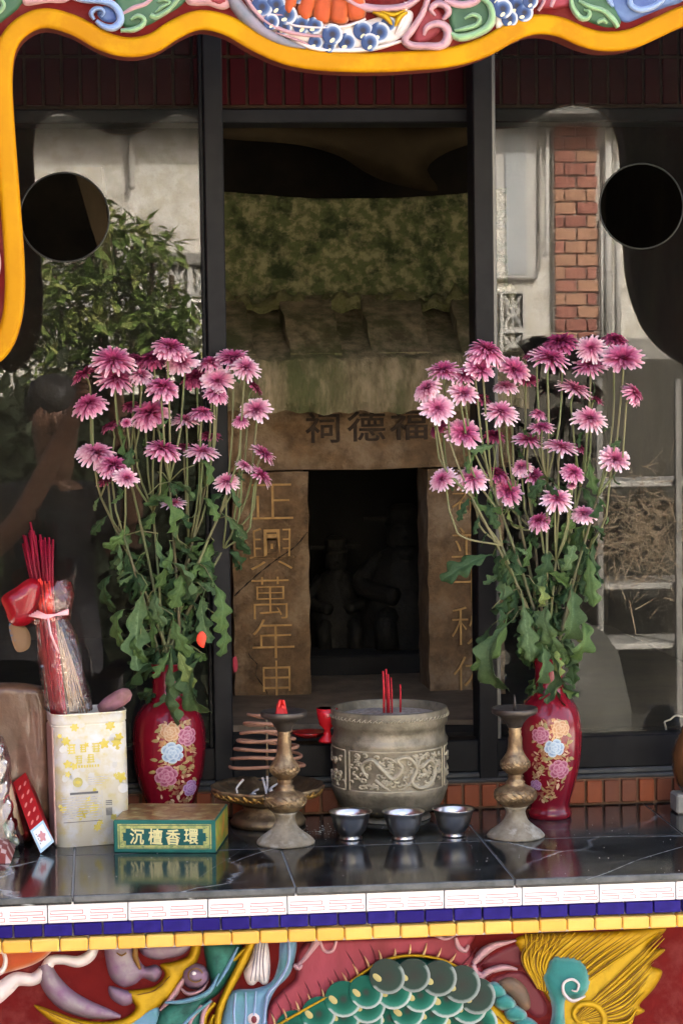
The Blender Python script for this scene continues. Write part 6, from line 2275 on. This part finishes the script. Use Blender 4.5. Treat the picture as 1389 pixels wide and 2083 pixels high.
def leafmat(name, a, b_):
    v = tuple(min(1, x * 1.5 + .02) for x in a)
    return mat(name, '000000', .5, tone=[(0, a), (.55, a), (.8, v), (1, v)], var=b_, scale=26, bump=.6, bscale=110, sss=.06, spec=.22)


M['leaf'] = [leafmat('leaf_green', (.050, .100, .026), (.085, .14, .040)), leafmat('leaf_grey_green', (.085, .135, .052), (.055, .10, .034)), leafmat('leaf_dark', (.02, .05, .016), (.035, .07, .022))]
M['leaf_y'] = leafmat('leaf_yellow_green', (.19, .23, .06), (.12, .17, .05))


def head_mesh(seed, layers, pm):
    """one flower head, radius 1, facing +Z; layers: (count, length, width, lift at root, droop at tip)"""
    rr_ = random.Random(seed)
    b = MB()
    for (cnt, ln, wd, z0, el, dr, r0) in layers:
        off = rr_.uniform(0, 6.28)
        for k in range(cnt):
            a = off + 2 * math.pi * k / cnt + rr_.uniform(-.10, .10)
            L_ = ln * rr_.uniform(.88, 1.08)
            w = wd * rr_.uniform(.85, 1.15)
            e0 = el + rr_.uniform(-.2, .2)
            e1 = dr + rr_.uniform(-.38, .38)
            ca, sa = math.cos(a), math.sin(a)
            r_, z = r0, z0
            n = 5
            vs, tn = [], []
            tw = rr_.uniform(-.25, .25)
            for j in range(n + 1):
                t = j / n
                ww = w * (.45 + .55 * math.sin(min(1, t * 1.35) * math.pi / 2)) * (1 if t < .72 else (.92 if t < .9 else .60))
                cup_ = .30 * ww
                for s_ in (-1, 0, 1):
                    q = s_ * ww / 2
                    zz = z + (cup_ * abs(s_)) + tw * s_ * ww * .3
                    vs.append((r_ * ca - q * sa, r_ * sa + q * ca, zz))
                    tn.append(max(1e-3, min(1, (r_ - .05) / 1.0 * .82 + t * .25 - (.08 if s_ == 0 else 0))))
                el_ = e0 + (e1 - e0) * t
                r_ += math.cos(el_) * L_ / n
                z += math.sin(el_) * L_ / n
            fs = []
            for j in range(n):
                for s_ in range(2):
                    i = j * 3 + s_
                    fs.append((i, i + 3, i + 4, i + 1))
            b.add(vs, fs, 0, tn)
    b.lathe([(0, .16), (.10, .15), (.17, .11), (.19, .04), (.1, -.05)][::-1], seg=14, mi=1)
    b.lathe([(.05, -.26), (.16, -.22), (.24, -.12), (.22, -.02)], seg=10, mi=2)
    return b.mesh('flower_head', [pm, M['disc'], M['sepal']], True)


dome = [(28, .86, .20, -.03, .10, -.85, .14), (26, .76, .19, .03, .35, -.50, .12), (18, .62, .14, .08, .65, -.15, .10), (13, .45, .12, .11, .95, .20, .08), (8, .28, .10, .13, 1.2, .7, .05)]
openf = [(24, .88, .21, -.02, .15, -.15, .14), (22, .76, .19, .03, .35, .0, .12), (15, .58, .14, .07, .60, .15, .10), (10, .38, .11, .09, .95, .4, .08)]
flat_ = [(22, .90, .16, -.02, .05, -.40, .14), (20, .80, .15, .02, .22, -.25, .12), (16, .62, .13, .06, .45, -.05, .10), (11, .42, .11, .09, .8, .2, .08)]
old = [(26, .84, .18, -.05, .0, -.85, .14), (24, .76, .16, .03, .25, -.85, .12), (20, .64, .14, .08, .55, -.45, .10), (14, .46, .12, .11, .9, .0, .08), (8, .28, .10, .13, 1.2, .7, .05)]
HEADS = {'dome': [head_mesh(1, dome, M['petal']), head_mesh(2, old, M['petal']), head_mesh(9, dome, M['petal']), head_mesh(10, dome, M['petal_pale']), head_mesh(11, flat_, M['petal'])], 'dark': [head_mesh(3, dome, M['petal_dark']), head_mesh(4, flat_, M['petal_dark'])],
         'open': [head_mesh(5, openf, M['petal_pale']), head_mesh(6, flat_, M['petal_pale']), head_mesh(12, openf, M['petal'])], 'flat': [head_mesh(7, flat_, M['petal']), head_mesh(8, flat_, M['petal_pale'])]}


def leaf_mesh(seed, bend, curl):
    """deeply lobed chrysanthemum leaf of length 1 along +X, folded along its midrib and hanging towards its tip"""
    rr_ = random.Random(seed)
    n = 26
    b = MB()
    vs, tn = [], []
    x, z, ang = 0, 0, .25
    NS = (-1, -.66, -.33, 0, .33, .66, 1)

    def half(u, ph):
        env = .30 * (u ** .55) * (1 - u ** 3.2) ** .8
        lob = .5 + .5 * math.cos((u * 3.1 + ph) * 2 * math.pi)
        return env * (.40 + .60 * lob ** .8) + .010
    p1, p2 = rr_.uniform(.0, .25), rr_.uniform(.3, .6)
    for i in range(n + 1):
        t = i / n
        if t < .15:
            wl = wr = .014
        else:
            u = (t - .15) / .85
            wl, wr = half(u, p1), half(u, p2)
            if i == n: wl = wr = .003
        for s_ in NS:
            w = wl if s_ < 0 else wr
            f = abs(s_)
            dz = (.42 * f - curl * .50 * f * f + .10 * math.sin(t * 19 + s_ * 5 + seed) * f) * w * 2.0
            fw = .35 * f * w                    # lobes point forward
            vs.append((x - math.sin(ang) * dz + math.cos(ang) * fw, s_ * w * .92, z + dz * math.cos(ang) + math.sin(ang) * fw))
            tn.append(max(1e-3, 1 - f * 3 if f < .4 else 0))
        x += math.cos(ang) / n
        z += math.sin(ang) / n
        ang -= bend / n * (1 + .6 * math.sin(t * 7 + seed))
    fs = []
    m_ = len(NS)
    for i in range(n):
        for k in range(m_ - 1):
            a = i * m_ + k
            fs.append((a, a + m_, a + m_ + 1, a + 1))
    b.add(vs, fs, 0, tn)
    return b


LEAVES = []
for sd, bend, curl in ((1, 1.2, .8), (2, 1.9, -.2), (3, .7, 1.3), (4, 2.3, .4), (5, 1.4, 1.0), (6, 2.6, .9)):
    lb = leaf_mesh(sd, bend, curl)
    vv = np.array(lb.v)
    tip = vv[-7:].mean(0)
    # turn the mesh so that root to tip is +X and has length one
    a = math.atan2(tip[2], tip[0])
    mt = Matrix.Rotation(a, 4, 'Y') @ Matrix.Scale(1, 4)
    sc_ = 1 / math.hypot(tip[0], tip[2])
    lb.v = [tuple(mt @ Vector(v) * sc_) for v in lb.v]
    LEAVES.append([lb.mesh('leaf', m, True) for m in M['leaf'] + [M['leaf_y']]])


def basis(d, up):
    x = d.normalized()
    y = up.cross(x)
    y = y.normalized() if y.length > 1e-4 else x.orthogonal().normalized()
    return Matrix((x, y, x.cross(y))).transposed().to_4x4()


def put_leaf(par, p, q, flip, shade, wide=1.0):
    d = q - p
    up = Vector((random.uniform(-1.1, 1.1), -1.0 + random.uniform(-.2, .9), random.uniform(-.1, .8)))
    me = random.choice(LEAVES)[shade]
    L_ = d.length * 1.08
    mw = Matrix.Translation(p) @ basis(d, up) @ Matrix.Diagonal((L_, L_ * wide, L_ * wide * random.choice((1, 1, -1)), 1))
    return put('leaf', me, par, mw)


def bouquet(which, mouth_px, cvase, sprays, leaves, group, hs):
    Yv = cvase.y
    mouth = at(mouth_px[0], mouth_px[1], Yv)
    roots = []
    for si, (label, sx, sy, blooms) in enumerate(sprays):
        # the main stem climbs from the vase mouth to (sx, sy)
        dY = random.uniform(-.020, .025)
        base = mouth + Vector((random.uniform(-.016, .016), random.uniform(-.012, .012), -.045))
        top = at(sx, sy, Yv + dY * 1.6)
        t = thing('chrysanthemum_spray', label, 'flowers', base, (0, 0, 0), group)
        mid = base * .45 + top * .55 + Vector(((base.x - top.x) * .12, 0, 0))
        main = [Vector(p) for p in cr_open([base, base * .8 + mid * .2 + Vector((0, 0, .03)), mid, top], .012)]
        # blooms
        hi = min(b_[1] for b_ in blooms)
        b = MB()
        b.tube(main, [.0030 - .0012 * i / (len(main) - 1) for i in range(len(main))], 6)
        b.build('stem', M['stemb'] if si % 2 else M['stem'], t, smooth=True)
        for (bx, by, w, kind, lean) in blooms:
            Y = Yv + dY + (-.02 if kind != 'dark' else .025) + random.uniform(-.018, .018)
            r_ = w / 2 / ppm(Y) * 1.33
            c = at(bx, by + w * .04, Y)
            if kind == 'open': nrm_ = Vector((lean * .9 + random.uniform(-.3, .3), -.85, .85 + random.uniform(-.25, .3)))
            elif kind == 'flat': nrm_ = Vector((lean * 1.0 + random.uniform(-.25, .25), -.28 + random.uniform(-.1, .1), 1.0))
            elif kind == 'dark': nrm_ = Vector((lean * .9 + random.uniform(-.4, .4), -.35 + random.uniform(-.2, .4), 1.0))
            else: nrm_ = Vector((lean * .9 + random.uniform(-.35, .35), -.50 + random.uniform(-.25, .2), 1.0))
            nrm_.normalize()
            # stalk
            j = min(range(len(main)), key=lambda i: abs((main[i].z) - (c.z - random.uniform(.05, .11))))
            j = max(len(main) // 3, j)
            foot = main[j]
            neck = c - nrm_ * r_ * .22
            m1 = foot * .45 + neck * .55 + Vector(((neck.x - foot.x) * .22, 0, -.012 - abs(neck.x - foot.x) * .25))
            pts = cr_open([foot, m1, neck - nrm_ * r_ * .35 - Vector((0, 0, .006)), neck], .008)
            b = MB()
            b.tube([Vector(p) for p in pts], [.0017] * (len(pts) - 1) + [.0019], 5)
            st = b.build('flower_stalk', M['stem'], t, smooth=True)
            me = random.choice(HEADS[kind])
            mw = Matrix.Translation(c) @ nrm_.to_track_quat('Z', 'Y').to_matrix().to_4x4() @ Matrix.Rotation(random.uniform(0, 6.28), 4, 'Z') @ Matrix.Diagonal((r_ * random.uniform(.92, 1.06), r_ * random.uniform(.92, 1.06), r_ * random.uniform(.85, 1.25), 1))
            put('flower_head', me, t, mw)
            if random.random() < .55:
                k = pts[len(pts) // 2]
                p = Vector(k)
                put_leaf(t, p, p + Vector((random.uniform(-.02, .02), random.uniform(-.02, .01), random.uniform(-.026, -.006))), 0, random.choice((0, 1, 2)), .8)
        roots.append((t, main))
    # leaves given by the photograph: root and tip
    for (x0, y0, x1, y1, dep, shade) in leaves:
        p = at(x0, y0, Yv + dep)
        q = at(x1, y1, Yv + dep - .012)
        best = min(roots, key=lambda r_: min((m - p).length for m in r_[1]))
        put_leaf(best[0], p, q, 0, shade, random.uniform(.95, 1.2))
        m = min(best[1], key=lambda m: (m - p).length)
        if (m - p).length > .012:
            b = MB()
            b.tube([m, (m + p) / 2 + Vector((0, 0, .006)), p], .0009, 4)
            b.build('leaf_stalk', M['stem'], best[0], smooth=True)
    # filling leaves along the stems
    for (t, main) in roots:
        for k in range(24):
            i = random.randint(int(len(main) * .08), int(len(main) * (.97 if k % 2 == 0 else .62)))
            p = main[i]
            a = random.uniform(0, 6.28)
            L_ = random.uniform(.020, .044)
            q = p + Vector((math.cos(a) * .7, math.sin(a) * .5, random.uniform(-1.1, -.2))).normalized() * L_
            q.y += .008
            put_leaf(t, p, q, 0, random.choice((0, 1, 2, 2, 2)), random.uniform(.85, 1.1))


D, O_, K, FL = 'dome', 'open', 'dark', 'flat'
left = [
    ('chrysanthemum spray leaning out furthest left in the left vase', 205, 1010, [(174, 760, 50, K, -.9), (182, 822, 62, D, -.3), (196, 921, 68, D, -.2), (227, 866, 38, K, -.3)]),
    ('low front chrysanthemum spray with two overlapping heads, left vase', 252, 1090, [(231, 948, 62, D, -.2), (257, 972, 42, O_, .2), (219, 978, 40, K, -.4)]),
    ('chrysanthemum spray with the dense upper left cluster, left vase', 262, 960, [(231, 731, 70, D, -.2), (237, 768, 66, D, 0), (276, 732, 36, K, .2), (287, 764, 43, D, .3)]),
    ('tallest chrysanthemum spray at the top middle of the left vase', 345, 980, [(312, 731, 50, K, -.2), (346, 707, 60, D, 0), (371, 735, 58, O_, 0), (331, 788, 58, D, 0)]),
    ('chrysanthemum spray with one broad head at mid height, left vase', 312, 1040, [(307, 841, 66, D, 0), (268, 827, 32, K, -.2), (258, 860, 20, O_, 0), (297, 866, 26, K, .2), (332, 914, 62, D, 0)]),
    ('chrysanthemum spray right of centre with crowded upper heads, left vase', 418, 990, [(428, 738, 48, D, -.2), (396, 768, 46, K, -.4), (443, 774, 54, O_, 0), (440, 799, 48, D, 0)]),
    ('chrysanthemum spray at the upper right against the black mullion, left vase', 462, 1010, [(474, 728, 62, D, -.1), (500, 747, 52, O_, .2), (516, 785, 38, K, .7)]),
    ('chrysanthemum spray leaning out right towards the stone lintel, left vase', 470, 1090, [(521, 834, 56, O_, .2), (490, 856, 30, D, .2), (535, 921, 50, FL, .7), (530, 966, 50, FL, .9), (497, 947, 34, FL, .5), (461, 979, 42, O_, .3)]),
    ('short chrysanthemum spray with flat heads in the middle, left vase', 385, 1120, [(378, 854, 52, FL, -.2), (411, 840, 46, D, .3), (428, 887, 38, K, .2), (412, 918, 54, FL, 0), (376, 909, 28, K, 0), (353, 1023, 42, FL, 0)])]
lv_l = [(302, 1006, 338, 1078, -.03, 0), (232, 1072, 242, 1162, -.01, 1), (246, 1060, 214, 1110, 0, 0), (322, 1085, 352, 1160, -.03, 1), (345, 1100, 318, 1190, -.02, 0), (392, 1052, 404, 1132, -.01, 1), (300, 1190, 284, 1352, -.055, 1), (318, 1196, 332, 1270, -.04, 1),
        (268, 1240, 252, 1312, -.03, 0), (352, 1250, 384, 1330, -.05, 0), (352, 1310, 362, 1464, -.075, 1), (348, 1318, 316, 1376, -.06, 0), (362, 1316, 392, 1392, -.06, 3), (418, 1200, 430, 1300, -.03, 1), (432, 1180, 446, 1280, -.02, 0),
        (414, 1330, 428, 1438, -.045, 1), (404, 1322, 382, 1402, -.03, 2), (262, 1300, 256, 1384, .0, 2), (272, 1308, 262, 1400, .02, 2), (452, 1044, 500, 1092, -.01, 1), (482, 1060, 506, 1122, .0, 2), (396, 946, 424, 984, -.01, 0), (470, 985, 486, 1030, 0, 1),
        (270, 905, 256, 960, 0, 2), (262, 880, 282, 930, .0, 0), (372, 1150, 352, 1232, -.03, 0), (338, 1140, 372, 1210, -.04, 1), (300, 1120, 290, 1190, 0, 2), (436, 1100, 418, 1170, 0, 0), (242, 1170, 236, 1240, .02, 2), (252, 1120, 262, 1200, .02, 2),
        (330, 1232, 316, 1312, -.03, 0), (398, 1240, 372, 1318, .0, 2), (286, 1290, 300, 1344, -.04, 0), (440, 1250, 448, 1330, .0, 0), (408, 1010, 440, 1056, .0, 0), (320, 960, 300, 1024, 0, 0), (360, 1010, 384, 1072, 0, 2)]
right = [
    ('chrysanthemum spray leaning far left in the right vase', 958, 1010, [(902, 753, 58, D, -.4), (868, 790, 52, D, -.9), (888, 830, 58, O_, -.2), (892, 869, 36, K, -.8)]),
    ('chrysanthemum spray crowded with five heads at the upper left, right vase', 1000, 990, [(988, 714, 68, D, 0), (974, 749, 54, O_, .1), (943, 762, 46, D, 0), (941, 801, 50, O_, .2), (976, 812, 44, K, 0)]),
    ('low left chrysanthemum spray reaching over the stone pillar, right vase', 1020, 1110, [(943, 880, 58, O_, 0), (899, 973, 46, O_, -.8), (960, 972, 54, O_, .1), (1008, 965, 46, K, 0)]),
    ('chrysanthemum spray beside the black mullion with one pale head, right vase', 1045, 1010, [(1044, 751, 60, O_, .2), (1070, 771, 44, K, .5), (1028, 787, 46, D, .1), (1018, 837, 58, O_, 0)]),
    ('tallest chrysanthemum spray at the top middle of the right vase', 1112, 980, [(1140, 696, 68, K, 0), (1118, 728, 66, D, 0), (1084, 717, 38, K, -.3), (1094, 842, 30, D, 0), (1101, 869, 44, FL, .2)]),
    ('chrysanthemum spray with flat heads at mid height, right vase', 1085, 1080, [(1074, 893, 58, FL, 0), (1004, 887, 38, K, 0), (1060, 950, 42, D, -.2), (1082, 966, 48, D, .2), (1031, 998, 54, O_, 0)]),
    ('chrysanthemum spray at the upper right before the brick reflection, right vase', 1180, 990, [(1201, 707, 54, O_, 0), (1199, 742, 60, D, 0), (1168, 790, 60, FL, .1), (1207, 811, 38, K, .3), (1198, 850, 60, O_, .1)]),
    ('outermost right chrysanthemum spray with a starry pale head, right vase', 1215, 1010, [(1250, 692, 50, K, 0), (1266, 729, 68, O_, 0), (1287, 800, 48, D, 1.0)]),
    ('short front chrysanthemum spray low in the middle, right vase', 1130, 1140, [(1140, 908, 60, FL, 0), (1176, 912, 28, K, .2), (1164, 961, 46, D, .1), (1131, 1014, 54, O_, 0), (1097, 1060, 42, D, 0), (1162, 986, 18, D, 0)]),
    ('chrysanthemum spray leaning out right with a single round head, right vase', 1195, 1120, [(1248, 934, 58, O_, .5), (1187, 1045, 46, D, 0)])]
lv_r = [(1002, 1128, 905, 1178, -.01, 2), (975, 915, 952, 960, -.02, 1), (1010, 905, 960, 918, -.02, 1), (1062, 1216, 1078, 1336, -.055, 1), (1108, 1232, 1104, 1340, -.06, 0), (1120, 1228, 1136, 1320, -.05, 1), (1020, 1118, 1024, 1212, -.02, 1), (1035, 1130, 1020, 1180, 0, 2),
        (1030, 1250, 965, 1356, -.03, 0), (1000, 1238, 1012, 1278, -.03, 2), (1042, 1262, 1034, 1390, -.045, 1), (1058, 1280, 1066, 1330, -.04, 0), (1112, 1318, 1112, 1424, -.075, 1), (1100, 1310, 1092, 1382, -.065, 1), (1128, 1310, 1138, 1372, -.06, 3), (1190, 1068, 1220, 1148, .0, 2),
        (1196, 1116, 1206, 1226, -.02, 0), (1212, 1090, 1226, 1180, .0, 2), (1136, 1158, 1164, 1112, -.03, 1), (1086, 1188, 1096, 1230, -.03, 3), (1158, 1190, 1150, 1290, -.03, 1), (1172, 1250, 1160, 1330, -.03, 0), (950, 1012, 1012, 1028, -.02, 0), (990, 1020, 1010, 1072, -.01, 2),
        (1046, 1030, 1066, 1070, -.02, 3), (1086, 985, 1130, 996, -.03, 1), (1200, 930, 1212, 1000, .01, 0), (1074, 1094, 1064, 1150, .0, 0), (1104, 1120, 1092, 1180, .0, 2), (1150, 1030, 1136, 1090, 0, 0), (1060, 870, 1078, 896, .0, 0), (1022, 1198, 1000, 1240, 0, 2), (1186, 1296, 1174, 1296, -.02, 3),
        (1052, 1180, 1036, 1240, 0, 0), (1130, 1200, 1120, 1262, .01, 2), (1176, 1150, 1190, 1220, 0, 2), (1160, 1320, 1168, 1386, .01, 2), (1146, 1316, 1150, 1352, -.04, 1), (1000, 1272, 990, 1330, .0, 2)]
bouquet('left', (349, 1342), vL, left, lv_l, 'chrysanthemums in the left vase', 1.0)
bouquet('right', (1118, 1326), vR, right, lv_r, 'chrysanthemums in the right vase', 1.0)
# small red tag caught among the left leaves
b = MB()
pillow(b, [(404, 1288), (412, 1284), (420, 1294), (418, 1306), (414, 1318), (404, 1312), (400, 1300)], lambda u, v, h: at(u, v, vL.y - .055 - h), .002, 6, step=3)
tag(put('red_tag', b.mesh('red_tag', mat('bright_red_paper', (.70, .06, .025), .5), True)), 'small bright red paper tag caught among the left leaves', 'paper')
